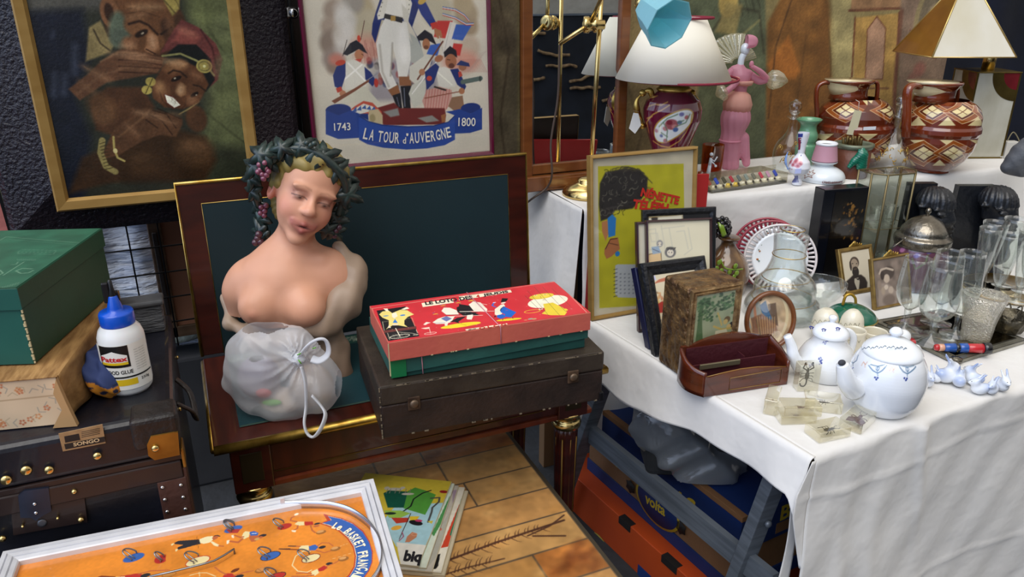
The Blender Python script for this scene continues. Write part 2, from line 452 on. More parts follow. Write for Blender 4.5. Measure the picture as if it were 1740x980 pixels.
WHITE=mat('white_glaze','#e9edf2',.15,coat=.6)
GLASSPANE=pane('clear_pane',edge=.12)
GLASS=pane('thin_crystal',tint='#fafcfc',edge=.42,base=.01,rough=.03)
BLACK=mat('black_paint','#0c0d10',.35)
# SETTING
m_floor=mat('grey_ground_cloth','#26282b',.95,col2='#34363a',nscale=3,bump=.6,bscale=6,bdist=.05)
b=MB().grid(lambda u,v:(-4+9*u,-3+9*v,0),20,20);struct(b.build('floor',m_floor))
m_navy=mat('navy_tent_cloth','#070b18',.9,col2='#0b1226',nscale=4,bump=.3,bscale=5,bdist=.03)
def wavy(u,v):return(.9+3.6*u,2.50+.02*math.sin(u*60),2.6*v)
struct(MB().grid(wavy,120,4).build('wall_back',m_navy))
m_brown=mat('brown_partition','#1d1512',.8,col2='#2a1d17',nscale=5)
MB().box(-.62,.93,2.16,2.19,1.0,2.3).build('wall_left',m_brown)
struct(bpy.data.objects['wall_left'])
t=thing('painted_backdrop','large faded painted canvas with brown robed figures hanging behind the back table','backdrop',(.72,2.09,.9))
pm=planetr(OM[t.name])
P=Paint(0,1.94,0,1.0,420,220,'#6f6340',pm,2.45/1300)
P.noise(.5,.012,5)
P.rect(835,-60,880,340,'#5d5340',6);P.line([(845,-20),(865,90),(850,200),(862,300)],3,'#3b3024',3,.8);P.ell((858,60),16,30,'#4a4032',20,8,.7)
P.rect(1050,-60,1185,330,'#6d5f42',8);P.ell((1075,60),30,60,'#7c6c48',0,20,.7);P.line([(1060,120),(1090,230),(1070,300)],4,'#4d4230',5,.6)
P.poly([(1140,-40),(1300,-40),(1304,290),(1170,300),(1190,120)],'#4a4f3a',6)
P.line([(1205,60),(1240,10),(1290,20),(1298,90)],4,'#353324',4,.9)
for k in range(7):P.line([(1225+10*k,5-3*k),(1232+10*k,38-4*k)],2.5,'#2f3022',2,.8)
P.line([(1200,80),(1260,60),(1290,35)],4,'#6f6a44',3,.8)
P.ell((1238,2),20,26,'#8a7642',0,5);P.poly([(1215,55),(1235,5),(1262,8),(1250,60)],'#77683e',6,.8)
P.poly([(1300,290),(1304,40),(1330,-10),(1405,-40),(1412,120),(1425,290)],'#654420',8)
P.poly([(1304,110),(1340,60),(1360,120),(1350,135),(1312,128)],'#8a5524',8,.9)
P.poly([(1330,10),(1365,-40),(1400,-30),(1395,50),(1350,60)],'#6d4a24',6)
P.line([(1345,0),(1318,80),(1306,200)],3,'#3a2716',3,.8);P.line([(1370,60),(1355,170),(1360,280)],3,'#4a3219',5,.7)
P.line([(1402,-20),(1412,100),(1408,260)],3,'#443118',3,.8);P.ell((1398,60),14,60,'#5a3c1d',0,12,.7)
P.poly([(1412,-40),(1450,-40),(1455,290),(1425,290)],'#857a52',8);P.noise(.15,.05,8)
P.poly([(1445,18),(1452,-40),(1530,-40),(1532,14)],'#7d5f42',3);P.line([(1443,18),(1532,14)],5,'#5a3b28',2)
P.poly([(1453,30),(1528,22),(1520,230),(1448,232)],'#8c6f3c',3);P.line([(1453,30),(1447,140)],4,'#5a3420',2);P.line([(1528,22),(1518,230)],5,'#5f3926',2)
P.poly([(1470,135),(1474,50),(1490,28),(1504,48),(1500,135)],'#8a6c55',2.5);P.line([(1470,135),(1474,50),(1490,28),(1505,48),(1500,135),(1470,135)],2.5,'#5e3a28',1.5)
P.line([(1455,150),(1510,150)],3,'#5a3c28',2);P.line([(1462,160),(1460,230)],2.5,'#6a4a2c',2)
P.poly([(1532,-40),(1660,-40),(1640,290),(1522,290)],'#6f5c4c',8);P.noise(.12,.04,9)
P.ell((1580,30),40,62,'#76694a',0,4);P.ell((1582,32),32,54,'#5b5140',0,4);P.ell((1585,35),19,30,'#8a7860',0,8);P.ell((1580,40),10,22,'#9a8668',0,8,.7)
P.line([(1546,50),(1560,90),(1590,100),(1615,60)],2.5,'#5c3c32',2,.8)
P.ell((1562,118),16,14,'#7c4f44',0,10,.8);P.ell((1548,135),10,12,'#7c4f44',0,8,.6);P.line([(1532,20),(1520,150),(1518,260)],10,'#5b3a2c',5,.8)
P.line([(1630,0),(1612,180)],7,'#4d3026',5,.9)
P.noise(.25,.05,11);P.noise(.2,.5,12);P.C=np.clip(P.C*1.22,0,1)
m_canvas=mat('painted_canvas',vcol=True,rough=.9,bump=.25,bscale=160,bdist=.003)
P.mesh('canvas',m_canvas,t)
MB().box(0,1.94,.003,.012,.0,1.0).build('backing_cloth',mat('rough_backing','#4b4030',.95),t)
def wiregrid(x0,x1,y,z0,z1,sx,sz,label):
 t=thing('wire_grid_panel',label,'grid panel',(x0,y,z0))
 g=MB();fr=MB();n=int(round((x1-x0)/sx));k=int(round((z1-z0)/sz))
 for i in range(1,n):g.tube([(i*sx,0,0),(i*sx,0,z1-z0)],.0022,6)
 for j in range(1,k):g.tube([(0,.004,j*sz),(x1-x0,.004,j*sz)],.0022,6)
 W,Hh=x1-x0,z1-z0
 fr.tube([(0,0,0),(W,0,0),(W,0,Hh),(0,0,Hh)],.005,8,closed=True)
 g.build('grid_wires',BLACK,t);fr.build('outer_frame',BLACK,t)
 cl=MB();return t
wiregrid(-.375,-.021,2.06,.647,2.04,.0708,.0697,'black wire grid panel, its lower meshes seen between the trunk and the game table')
tg=wiregrid(.0,.29,2.08,.647,2.04,.0725,.0697,'black wire grid panel, a sliver seen between the dark painting and the military poster')
chrome=mat('chrome','#d8dadd',.12,1)
q=ony(497,22,2.06);GM=Matrix.Translation(q-tg.location)
MB().box(-.02,.012,-.012,.012,-.014,.014,.006).lathe([(.011,0),(.011,.02),(.008,.022)],(0,0,0),16,M=Matrix.Rotation(PI/2,4,'X')).build('chrome_clamp',chrome,tg).matrix_basis=GM
m_wrap=mat('white_plastic_sheeting','#eef3fa',.35,col2='#b3c2de',nscale=9,stretch=(1,1,5),bump=1,bscale=9,bdist=.05)
q=ony(205,590,2.45)
def wr(u,v):return(-.42+.52*u,2.46+.03*math.sin(9*v+3*u)+.012*math.sin(31*v+7*u)+.01*math.sin(23*u),.40+.62*v)
t=tag(MB().grid(wr,60,90).build('plastic_sheeting',m_wrap),'crumpled white plastic sheeting with blue streaks hanging behind the wire grid','sheeting');recenter(t)
t.modifiers.new('thick','SOLIDIFY').thickness=.004
t=thing('leaning_picture_frame','brown wooden framed board leaning behind the wire grid, seen from its back','frame',(-.13,2.30,.55),(0,0,0))
fb=MB();fb.box(0,.035,0,.02,.02,.45,.003).box(.21,.24,0,.02,.02,.45,.003).box(0,.24,0,.02,.02,.055,.003).box(0,.24,0,.02,.42,.45,.003)
fb.build('moulding',mat('dull_brown_wood','#5d4634',.6,col2='#46331f',nscale=12,stretch=(1,1,4)),t)
MB().box(.03,.215,.008,.016,.05,.43).build('back_board',mat('tan_hardboard','#8a5c42',.75,col2='#7a4e37',nscale=3),t)
MB().box(.01,.022,-.012,0,.1,.35,.002).build('cross_batten',mat('dark_batten','#221a16',.6),t)
t=thing('paper_roll_bag','grey green plastic wrapped bundle lying behind the bottom of the wire grid','bundle',(-.14,2.36,.0))
def bund(u,v):
 a=2*PI*u;r=.075+.014*math.sin(3*a+v*5)+.006*math.sin(9*a-v*14);return(-.05+.36*v,.05+.5*r*math.cos(a),.55+.07*v+r*math.sin(a)*.7)
MB().grid(bund,40,30).build('wrapping',mat('grey_green_film','#aab3a8',.3,col2='#6f7a70',nscale=8,bump=.8,bscale=12,bdist=.03),t)
MB().box(-.05,.33,0,.12,0,.47,.01).build('carton',mat('dull_grey_card','#3a3b3e',.9,col2='#2f3033',nscale=5),t)
# GAME TABLE (mahogany, flap raised)
m_mah=mat('mahogany','#34110b',.28,col2='#47190e',nscale=7,stretch=(6,1,1),coat=.4)
m_mah2=mat('mahogany_upright','#31100b',.3,col2='#44170e',nscale=7,stretch=(1,1,6),coat=.3)
GX0,GX1,GY0,GY1,GZ=-.032,.812,1.347,1.748,.74
t=thing('games_table','mahogany folding games table with green leather top, its flap raised behind the bust','table',((GX0+GX1)/2,1.55,0))
MB().box(GX0,GX1,GY0,GY1,.722,GZ,.002).build('table_top',m_mah,t,True)
MB().tube([(GX0,GY0,.731),(GX1,GY0,.731)],.0095,10).tube([(GX0,GY0,.731),(GX0,GY1,.731)],.006,8).tube([(GX1,GY0,.731),(GX1,GY1,.731)],.006,8).build('gilt_edge_moulding',mat('worn_gilt','#c09a48',.3,.9,'#8f6c28',40),t,True)
P=Paint(GX0+.052,GX1-.045,GY0+.052,GY1-.004,200,96,'#15383f');P.noise(.12,9,3)
u0,u1=GX0+.052,GX1-.045
P.rect(u0,GY1-.055,u1,GY1-.008,'#2e5a52',.002)
for k in range(1100):
 uu=u0+RNG.rand()*(u1-u0)
 if.07<uu<.26 and RNG.rand()<.8:continue
 P.ell((uu,GY1-.046+.03*RNG.rand()),.0022,.0018,'#b9c4b2',30*RNG.rand(),.0012,.9)
P.line([(u0+.004,GY0+.056),(u1-.004,GY0+.056)],.002,'#6d6b3f',.002,.6)
P.k=1
m_leath=mat('green_leather',vcol=True,rough=.55,bump=.15,bscale=200,bdist=.002)
def xy(V):return np.stack([V[:,0],V[:,2],np.full(len(V),GZ+.0012)],-1)
inv=OM[t.name].inverted()
def xyl(V):V=xy(V);return V+np.array(inv.translation)
P.mesh('leather_inset',m_leath,t,warp=xyl)
FM=Matrix.Translation(Vector((GX0,1.762,GZ)))@Matrix.Rotation(-math.radians(4),4,'X')
fl=MB().box(0,.838,0,.018,0,.405,.002,M=FM).build('flap',m_mah2,t,True)
MB().tube([FM@Vector(p)for p in((0,0,0),(0,0,.405),(.838,0,.405),(.838,0,0))],.0045,6).build('flap_gilt_edge',GOLD,fl,True)
OM[fl.name]=OM[t.name]
MB().box(.048,.785,-.0015,.002,.002,.357,M=FM).build('flap_leather',mat('flap_green_leather','#0a242b',.6,col2='#0d2930',nscale=4,bump=.12,bscale=220,bdist=.002),fl,True)
MB().tube([FM@Vector(p)for p in((.048,-.0015,0),(.048,-.0015,.357),(.785,-.0015,.357),(.785,-.0015,0))],.0011,5).build('leather_gilt_line',GOLD,fl,True)
ap=MB();ap.box(.02,.775,1.372,1.392,.622,.722,.001).box(.02,.775,1.70,1.72,.622,.722).box(0,.02,1.39,1.71,.622,.722).box(.765,.785,1.39,1.71,.622,.722)
ap.build('apron',m_mah,t,True)
MB().box(-.005,.79,1.366,1.395,.612,.626,.003).build('apron_bead',mat('mahogany_bead','#5a2412',.3,col2='#6d3018',nscale=6,stretch=(5,1,1)),t,True)
ln=MB()
def rectline(mb,x0,x1,z0,z1,y,r=.0012):mb.tube([(x0,y,z0),(x1,y,z0),(x1,y,z1),(x0,y,z1)],r,5,closed=True)
rectline(ln,.072,.67,.644,.705,1.371);ln.build('apron_brass_line',mat('dull_brass','#7d5f2c',.4,.8),t,True)
for bx in(-.006,.7):
 MB().box(bx,bx+.075,1.362,1.43,.615,.722,.002).build('corner_block',m_mah2,t,True)
 MB().box(bx+.017,bx+.058,1.3605,1.364,.636,.702,.001).build('corner_plaque',mat('dark_bronze_plaque','#3a3120',.4,.6),t,True)
def gleg(x,y):
 lg=MB().lathe([(.013,0),(.014,.03),(.02,.04),(.0165,.06),(.026,.50),(.0265,.56),(.0265,.575)],(x,y,0),48,flute=.07,nf=12).build('leg',m_mah2,t,True)
 OM[lg.name]=OM[t.name]
 MB().lathe([(.027,.572),(.034,.578),(.036,.588),(.033,.596),(.028,.6),(.033,.606),(.036,.612),(.036,.618)],(x,y,0),32).build('leg_collar',BRASS,lg,True)
 fl_=MB()
 for k in range(8):
  a=2*PI*k/8;fl_.tube([(x+.0165*math.cos(a),y+.0165*math.sin(a),.07),(x+.0262*math.cos(a),y+.0262*math.sin(a),.55)],.0022,5)
 fl_.build('flute_brass',mat('dull_brass','#7d5f2c',.4,.8),lg,True)
for lx,ly in((.03,1.396),(.738,1.396),(.03,1.69),(.738,1.69)):gleg(lx,ly)
# TILED LOW TABLE
TZ=.50
t=thing('tiled_coffee_table','low table topped with sandy tiles printed with dried grasses, partly under the games table','table',(.35,1.2,0))
P=Paint(.07,.64,.72,1.56,300,420,'#54473a')
tiles=[]
ye=[onz(*p,TZ).y for p in((1050,980),(976,911),(939,861),(912,829),(875,787),(852,755))]
rng=random.Random(4)
ys=[1.56,1.455,1.355,1.262,1.17,1.08,.985,.89,.80,.72]
def tile(x0,x1,y0,y1,c_,sp=0):
 g=.0022;P.rect(x0+g,y0+g,x1-g,y1-g,c_,.002,1);tiles.append((x0,x1,y0,y1))
 for k in range(5):P.ell((rng.uniform(x0+.01,x1-.01),rng.uniform(y0+.01,y1-.01)),rng.uniform(.01,.03),rng.uniform(.006,.014),rng.choice(['#c98f4c','#a8773c','#d9b073','#b5834a']),rng.uniform(-20,20),.02,.35)
sand=['#b98d55','#a97b45','#b58650','#ad8552']
lay=[(1.475,1.56,[.07,.30,.415,.64]),(1.375,1.475,[.07,.44,.64]),(1.285,1.375,[.07,.27,.47,.64]),(1.195,1.285,[.07,.20,.64]),(1.10,1.195,[.07,.20,.64]),(1.01,1.10,[.07,.2,.33,.515,.64]),(.915,1.01,[.07,.2,.45,.64]),(.82,.915,[.07,.3,.64]),(.72,.82,[.07,.2,.45,.64])]
for y0,y1,xs in lay:
 for a,b_ in zip(xs[:-1],xs[1:]):tile(a,b_,y0,y1,rng.choice(sand))
for(x0,x1,y0,y1)in((.415,.64,1.475,1.56),(.515,.64,1.01,1.10)):
 P.rect(x0+.002,y0+.002,x1-.002,y1-.002,'#a0622f',.003,.9)
 for k in range(14):P.ell((rng.uniform(x0+.01,x1-.01),rng.uniform(y0+.006,y1-.006)),.022,.01,rng.choice(['#6e3a1c','#c07a3a','#8a4c22']),rng.uniform(0,60),.014,.5)
P.k=1
def sprig(x0,y0,x1,y1,n,w_=.0035):
 d=np.array([x1-x0,y1-y0]);nn=np.array([-d[1],d[0]])/np.hypot(*d)
 P.line([(x0,y0),(x0+d[0]*.5,y0+d[1]*.5+.004),(x1,y1)],w_,'#513427',.002)
 for k in range(n):
  f=.05+.8*k/n;c_=np.array([x0,y0])+d*f;s_=1 if k%3 else-1;L=.026*(1-.4*f)*rng.uniform(.7,1.1)
  e=c_+nn*s_*L+d/np.hypot(*d)*L*.7;P.line([tuple(c_),tuple((c_+e)/2+nn*s_*.003),tuple(e)],.0028,'#513427',.0015,.95,True)
sprig(.30,1.145,.62,1.17,34,.006);P.line([(.53,1.155),(.585,1.165),(.628,1.185)],.004,'#513427',.002);P.line([(.54,1.15),(.60,1.125)],.005,'#513427',.002)
sprig(.30,1.115,.46,1.112,18);sprig(.20,1.40,.36,1.43,12,.002)
P.noise(.18,25,4);P.noise(.12,90,6)
m_tile=mat('glazed_tile',vcol=True,rough=.32,coat=.25,bump=.15,bscale=60,bdist=.004)
inv=OM[t.name].inverted();tv=np.array(inv.translation)
P.mesh('tile_top',m_tile,t,warp=lambda V:np.stack([V[:,0],V[:,2],np.full(len(V),TZ)],-1)+tv)
MB().box(.06,.65,.71,1.57,.465,TZ-.001,.002).build('table_frame',mat('tile_table_edge','#3c3428',.5),t,True)
for lx in(.09,.61):
 for ly in(.74,1.53):MB().box(lx-.018,lx+.018,ly-.018,ly+.018,0,.465,.003).build('leg',mat('dark_steel','#15161a',.4,.5),t,True)
 # FRONT WHITE TABLE
FC=Vector((.981,.877,0));EX=Vector((math.cos(math.radians(2.5)),math.sin(math.radians(2.5)),0));EY=Vector((-math.sin(math.radians(6)),math.cos(math.radians(6)),0))
def ft(u,v,z):q=FC+EX*u+EY*v;return Vector((q.x,q.y,z))
alu=mat('brushed_aluminium','#7d858e',.5,.5,'#656c75',6,stretch=(1,1,12))
t=thing('trestle_table','folding aluminium trestle table under the front white cloth','table',ft(.9,.35,0))
MB().slab([ft(.03,.03,0),ft(1.75,.03,0),ft(1.75,.72,0),ft(.03,.72,0)],.70,.728).build('table_top',mat('plywood','#8b6b45',.6),t,True)
MB().slab([ft(.035,.08,0),ft(.052,.08,0),ft(.052,.76,0),ft(.035,.76,0)],.335,.392).build('rail',alu,t,True)
def bar(mb,a,b_,w_,d_,up=Vector((0,0,1))):
 a=Vector(a);b_=Vector(b_);z=(b_-a).normalized();x=z.cross(up);x=x.normalized()if x.length>1e-4 else Vector((1,0,0));y=z.cross(x)
 M=Matrix((x,y,z)).transposed().to_4x4();M.translation=a;mb.box(-w_/2,w_/2,-d_/2,d_/2,0,(b_-a).length,.002,M=M);return mb
for a,b_ in((ft(.045,.10,.70),ft(.04,.24,0)),(ft(.045,.66,.70),ft(.03,.90,0)),(ft(1.7,.10,.70),ft(1.7,.2,0)),(ft(1.7,.66,.70),ft(1.7,.76,0))):
 bar(MB(),a,b_,.04,.03,Vector((0,1,0))).build('leg',alu,t,True)
bar(MB(),ft(.05,.15,.49),ft(.24,.15,.70),.018,.01).build('brace',alu,t,True)
MB().lathe([(.008,0),(.008,.006),(.004,.009)],(0,0,0),12,M=Matrix.Translation(ft(.048,.125,.49))@Matrix.Rotation(PI/2,4,'X')).build('rivet',alu,t,True)
m_cloth=mat('white_tablecloth','#dcdad6',.85,col2='#d4d2cf',nscale=2,bump=.5,bscale=5,bdist=.03,sheen=.2)
hem=[(1000,590),(1010,600),(1080,660),(1180,718),(1290,795),(1350,838)]
def hemz(v):
 q=ft(0,v,.65);pts=[(.0,.615),(.02,.655),(.10,.652),(.30,.640),(.50,.600),(.75,.590),(.8,.59)]
 for(a,za),(b_,zb)in zip(pts[:-1],pts[1:]):
  if v<=b_:return za+(zb-za)*max(0,(v-a))/(b_-a)
 return pts[-1][1]
def wrinkle(u,z):
 """fold depth of the hanging front cloth: soft vertical folds and pressed creases"""
 d=.006*math.exp(-((u-.10-.02*(.74-z))/.022)**2)*min(1,(.75-z)*3)+.009*math.exp(-((u-.20)/.03)**2)*min(1,(.75-z)*3)
 d+=.010*math.exp(-((u-.29-.22*max(0,.72-z))/.014)**2)*math.exp(-((.74-z)/.25)**2)
 d+=.012*math.sin(u*7+z*2)*min(1,(.74-z)*2)
 for zc in(.652,.30):d+=.003*math.exp(-((z-zc+.012*math.sin(u*9))/.006)**2)
 d+=.003*math.sin(17*u+9*z)*math.sin(11*z-5*u)+.002*math.sin(41*u-23*z)
 return d
def path(s):
 L0,L1=.735,.74
 q=s*(L0+L1)
 if q<L0-.012:return(L0-q,.741)
 if q<L0+.012:a=(q-L0+.012)/.024*PI/2;return(.012-.012*math.sin(a)+.0,.741-.012+.012*math.cos(a))
 return(0,.741-(q-L0))
def topf(a,b_):
 v,z=path(b_);u=a*1.85
 if z>.735:q=ft(u,v,z+.0012*math.sin(8*u+5*v)*math.sin(14*v));return q
 q=ft(u,v-wrinkle(u,z),z)
 return q
cl=MB().grid(topf,220,170)
def leftf(a,b_):
 v=-.0+a*.735;hz=hemz(v);ang=min(1,b_*8)*PI/2
 z=.741-(.012-.012*math.cos(ang))if b_<.125 else.729-(b_-.125)/.875*(.729-hz)
 off=.012*math.sin(ang)-.012+(.008*math.sin(13*v+3)+.006*math.sin(29*v))*max(0,b_-.1)+.04*max(0,b_-.3)*math.exp(-(v/.06)**2)
 q=ft(-off-.012,v,z)if False else ft(-(.012*math.sin(ang))-max(0,b_-.1)*(.015+.008*math.sin(13*v+2)+.004*math.sin(37*v)),v,z)
 return q
cl.grid(leftf,90,24)
def flapf(a,b_):
 z=.735-b_*.245;w_=.010+.028*min(1,(.735-z)/.07)if z>.62 else.038*max(0,(z-.49)/.13)
 q=ft(-w_*(1-a),-wrinkle(0,z)*a-.004*(1-a),0);q.z=z;return q
cl.grid(flapf,8,30)
def innerf(a,b_):
 z=.66-.62*b_;q=ft(.0+.02*b_,.03,0);q.x+=(-.012-.03*min(1,b_*1.5)+.0)*(1-a)+.01*math.sin(8*b_)+.03*b_;q.z=z;return q
cl.grid(innerf,6,24)
ct=tag(cl.build('tablecloth',m_cloth),'white tablecloth hanging to the ground over the front trestle table','tablecloth');recenter(ct)
md=ct.modifiers.new('thick','SOLIDIFY');md.thickness=.0012;md.offset=1
# REAR RAISED WHITE TABLE
RZ=1.0
t=thing('display_bench','raised bench behind the front table, hidden under its own white cloth','table',(1.75,1.85,0))
MB().slab([(.98,1.74),(2.75,1.63),(2.75,2.05),(.98,2.05)],.965,.994).build('bench_top',mat('plywood','#8b6b45',.6),t,True)
for lx,ly in((1.0,1.90),(2.7,1.80),(1.0,2.03),(2.7,2.03)):MB().box(lx-.02,lx+.02,ly-.02,ly+.02,0,.966,.002).build('leg',mat('bench_leg_wood','#6f5336',.6),t,True)
def rfront(x):return 1.72-.065*(x-.94)
def rearf(a,b_):
 x=.945+1.83*a;L0=2.06-rfront(x);q=b_*(L0+.70)
 if q<L0-.015:return(x,2.06-q,RZ-.001+.0015*math.sin(9*x)*math.sin(q*13))
 if q<L0+.015:an=(q-L0+.015)/.03*PI/2;return(x,rfront(x)+.015-.015*math.sin(an),RZ-.016+.015*math.cos(an))
 z=RZ-.001-(q-L0);f=min(1,(RZ-z)*3)
 d=f*(.012*math.sin(12*x+2)+.008*math.sin(27*x+6*z)+.006*math.sin(7*x-16*z))+.003*math.sin(50*x+30*z)*f
 d+=.01*math.exp(-((z-.93+.3*(x-1.3)-.06)/.015)**2)*f
 return(x,rfront(x)-d,z)
cl=MB().grid(rearf,200,90)
def rearl(a,b_):
 y=rfront(.945)+a*(2.06-rfront(.945));z=RZ-b_*(.31+.05*a);return(.945-.006-b_*(.075*a+.02+.012*math.sin(22*y)),y,z)
cl.grid(rearl,40,24)
def rearl2(a,b_):
 y=1.62+a*.2;z=.80-b_*.1;return(.93+.01*math.sin(20*y),y,z)
ct=tag(cl.build('tablecloth',m_cloth),'white cloth draped over the raised back bench under the lamps and jars','tablecloth');recenter(ct)
md=ct.modifiers.new('thick','SOLIDIFY');md.thickness=.0012;md.offset=1
MB()
m_st=mat('pale_stone_wall','#b9b3a6',.9,col2='#a39c8e',nscale=6,bump=.3)
struct(MB().box(-1,6.5,-2.75,-2.6,0,3.0).build('wall_front',m_st))
t=thing('twig_display_board','dark board with hung twigs, seen only reflected in the mirror','board',(3.2,-2.3,0))
MB().box(-1.9,2.2,0,.04,0,1.47,.004).build('board',mat('dark_board','#12151c',.8,col2='#1d222c',nscale=5),t);MB().box(-1.9,2.2,-.01,.05,1.47,1.49,.003).build('pale_top_rail',alu,t)
for k in range(3):MB().box(-1.7+1.6*k,-1.66+1.6*k,.0,.3,0,.03).build('foot',BLACK,t)
rg=random.Random(12)
for k in range(14):
 x=2.0+.30*(k%7)+rg.uniform(-.05,.05);z=1.38-.19*(k//2%4)-.13*(k%3);q=[(x+.06*i,-2.235+.006*rg.random(),z+rg.uniform(-.012,.012)+.01*i*(k%3-1))for i in range(6)]
 o=tag(MB().tube(catmull(q,3),[.011+.004*rg.random()for i in range(16)],8).build('twig',mat('pale_bark','#9a7d58',.8,col2='#6d543a',nscale=30)),'pale twig hung on the dark board reflected in the mirror','twig','twigs reflected in the mirror');recenter(o)
 # WALL PICTURES
def crop(M,ox,oy,sc,y=0,axis=1):
 f=planetr(M,y,axis);return lambda a,b_:f(ox+a/sc,oy+b_/sc)
def frame_ring(mb,x0,x1,z0,z1,prof,mi=0,M=None):
 """mitred moulding: prof = [(inset from the outer edge, y)] swept round the rectangle"""
 V=[];n=len(prof)
 for(sx,sz)in((0,0),(1,0),(1,1),(0,1)):
  for i_,y in prof:
   V.append(((x1-i_)if sx else(x0+i_),y,(z1-i_)if sz else(z0+i_)))
 Fs=[]
 for c_ in range(4):
  d=(c_+1)%4
  for i in range(n-1):Fs.append((c_*n+i,c_*n+i+1,d*n+i+1,d*n+i))
 return mb.add(V,Fs,mi,False,M)
 # dark oil painting in a broad textured frame
t=thing('framed_painting','oil painting of an old man and a smiling woman in a broad dark frame','painting',(-.287,1.957,1.068),(math.radians(-1.2),0,0))
M=OM[t.name]
m_tex=mat('hammered_black_frame','#17141c',.26,bump=.9,bscale=120,bdist=.006,col2='#241d22',nscale=3)
fr=MB();frame_ring(fr,-.108,.558,-.062,.66,[(0,.055),(0,.045),(.012,.036),(.06,.02),(.1,.004),(.108,.0),(.108,.05)]);fr.build('outer_frame',m_tex,t)
gr=MB();frame_ring(gr,0,.45,0,.60,[(0,.003),(0,-.008),(.004,-.012),(.022,-.010),(.028,-.002),(.028,.006)]);gr.build('gilt_inner_frame',mat('gilt_painted_wood','#94723a',.45,.3,'#a5844a',8,stretch=(1,1,3)),t)
P=Paint(.026,.424,.026,.575,330,450,'#2a2b22',crop(M,0,0,2.578),1.72/1300/2.578)
P.k=1.72/1300/2.578
P.poly([(780,-80),(1050,-80),(1120,800),(860,760),(900,500),(960,350)],'#5c6038',60)
P.poly([(110,-80),(520,-80),(480,40),(120,60)],'#55504a',40)
for a in([(900,20),(905,100),(1060,150)],[(905,110),(960,200),(1060,320)],[(970,330),(975,480),(1080,500)],[(900,490),(1090,640)],[(960,320),(1090,325)]):P.line(a,7,'#33361f',14,.7)
P.ell((960,400),60,130,'#6d7041',0,80,.6);P.ell((880,60),60,60,'#6f7440',0,60,.7)
P.poly([(850,640),(1110,640),(1130,800),(840,800)],'#2c2f20',60)
P.poly([(110,50),(360,40),(400,250),(330,420),(400,600),(370,900),(280,900)],'#15192a',40)
for x,y,L in((240,370,90),(285,370,80),(330,260,120),(235,150,20)):P.line([(x,y-L/2),(x-6,y+L/2)],22 if y>200 else 8,'#4a5068',26,.55)
P.poly([(390,120),(440,90),(500,200),(480,230),(375,270)],'#8c7444',10);P.line([(410,130),(440,190),(480,220)],6,'#3a2c1c',6)
P.ell((640,110),160,150,'#4b2a17',0,14);P.poly([(470,0),(700,-80),(790,-20),(760,110),(700,240),(560,215),(490,120)],'#6b3d20',14)
P.poly([(690,-60),(790,-80),(785,40),(755,70),(720,10)],'#9a8238',8);P.line([(700,-20),(770,60)],6,'#5c4a20',6);P.line([(740,-50),(785,30)],5,'#6a5826',5)
P.ell((480,55),36,62,'#8a5230',0,8);P.ell((478,55),18,38,'#3d2012',0,8)
P.ell((515,130),34,75,'#5f6a55',-12,22);P.ell((530,165),40,40,'#4e5647',0,22)
P.ell((600,110),50,38,'#7d4a28',0,20);P.line([(565,105),(610,92),(650,110),(690,150)],9,'#2b150b',8);P.ell((620,146),30,12,'#23120b',25,8);P.ell((624,146),7,4,'#93816c',25,4)
P.line([(560,40),(620,25),(690,45)],5,'#41230f',6,.7);P.line([(555,60),(620,48),(700,75)],5,'#41230f',6,.7)
P.poly([(650,130),(690,160),(700,215),(670,240),(635,215)],'#8f5733',8);P.ell((660,212),24,14,'#a06640',20,8);P.line([(640,215),(680,236)],5,'#33180d',4)
P.ell((570,185),30,24,'#7d4a2b',0,18);P.ell((740,150),26,70,'#4b2917',10,14);P.line([(705,150),(750,120)],8,'#2a140a',6)
P.poly([(300,390),(390,320),(440,270),(520,220),(600,225),(715,255),(715,285),(690,320),(560,345),(470,360),(350,440)],'#6a3e26',9)
for y0,y1 in((238,262),(262,285),(290,300),(315,322)):P.line([(520,y0),(600,y0+3),(708,y1)],5,'#37190d',5,.85)
P.line([(340,410),(440,330),(540,300)],6,'#8a5a3c',12,.7);P.line([(440,270),(520,228),(600,232)],6,'#94623f',8,.8)
P.poly([(395,440),(470,380),(620,380),(680,470),(620,520),(520,600),(420,570)],'#4f2c18',16);P.ell((450,470),50,70,'#6b4022',30,36,.8)
P.poly([(540,620),(620,600),(760,560),(900,600),(950,700),(900,790),(560,800),(440,790),(420,700)],'#39210f',30)
P.ell((850,660),85,65,'#5a371c',0,50,.85);P.ell((610,710),75,55,'#452912',0,50,.7);P.poly([(360,690),(470,640),(540,700),(520,790),(300,850)],'#3c2414',24)
P.poly([(500,560),(590,500),(640,470),(720,490),(800,520),(800,545),(770,600),(700,590),(620,620),(520,680),(440,700)],'#5e371f',9)
P.ell((860,520),45,60,'#54301a',0,14)
for a in([(660,480),(730,500),(770,560)],[(650,500),(710,530),(755,590)],[(640,525),(690,560)],[(690,475),(790,520)]):P.line(a,5,'#2d170b',5,.9)
P.line([(520,600),(620,520),(660,480)],7,'#8d5c38',10,.7);P.line([(785,500),(830,475),(870,445)],6,'#8b7240',4)
P.poly([(700,235),(760,130),(795,85),(870,120),(945,190),(975,260),(955,350),(920,380),(900,280),(800,200)],'#6c2d2a',7)
P.poly([(750,180),(800,120),(880,160),(860,200)],'#9b4238',16,.8);P.line([(880,130),(930,210),(950,300)],6,'#3d1517',8)
P.poly([(715,250),(780,195),(860,195),(925,260),(940,350),(905,400),(880,300),(780,260)],'#0e1214',7)
P.poly([(690,330),(720,280),(790,260),(880,300),(915,370),(870,450),(800,478),(720,470),(670,430),(665,370)],'#5a3019',9)
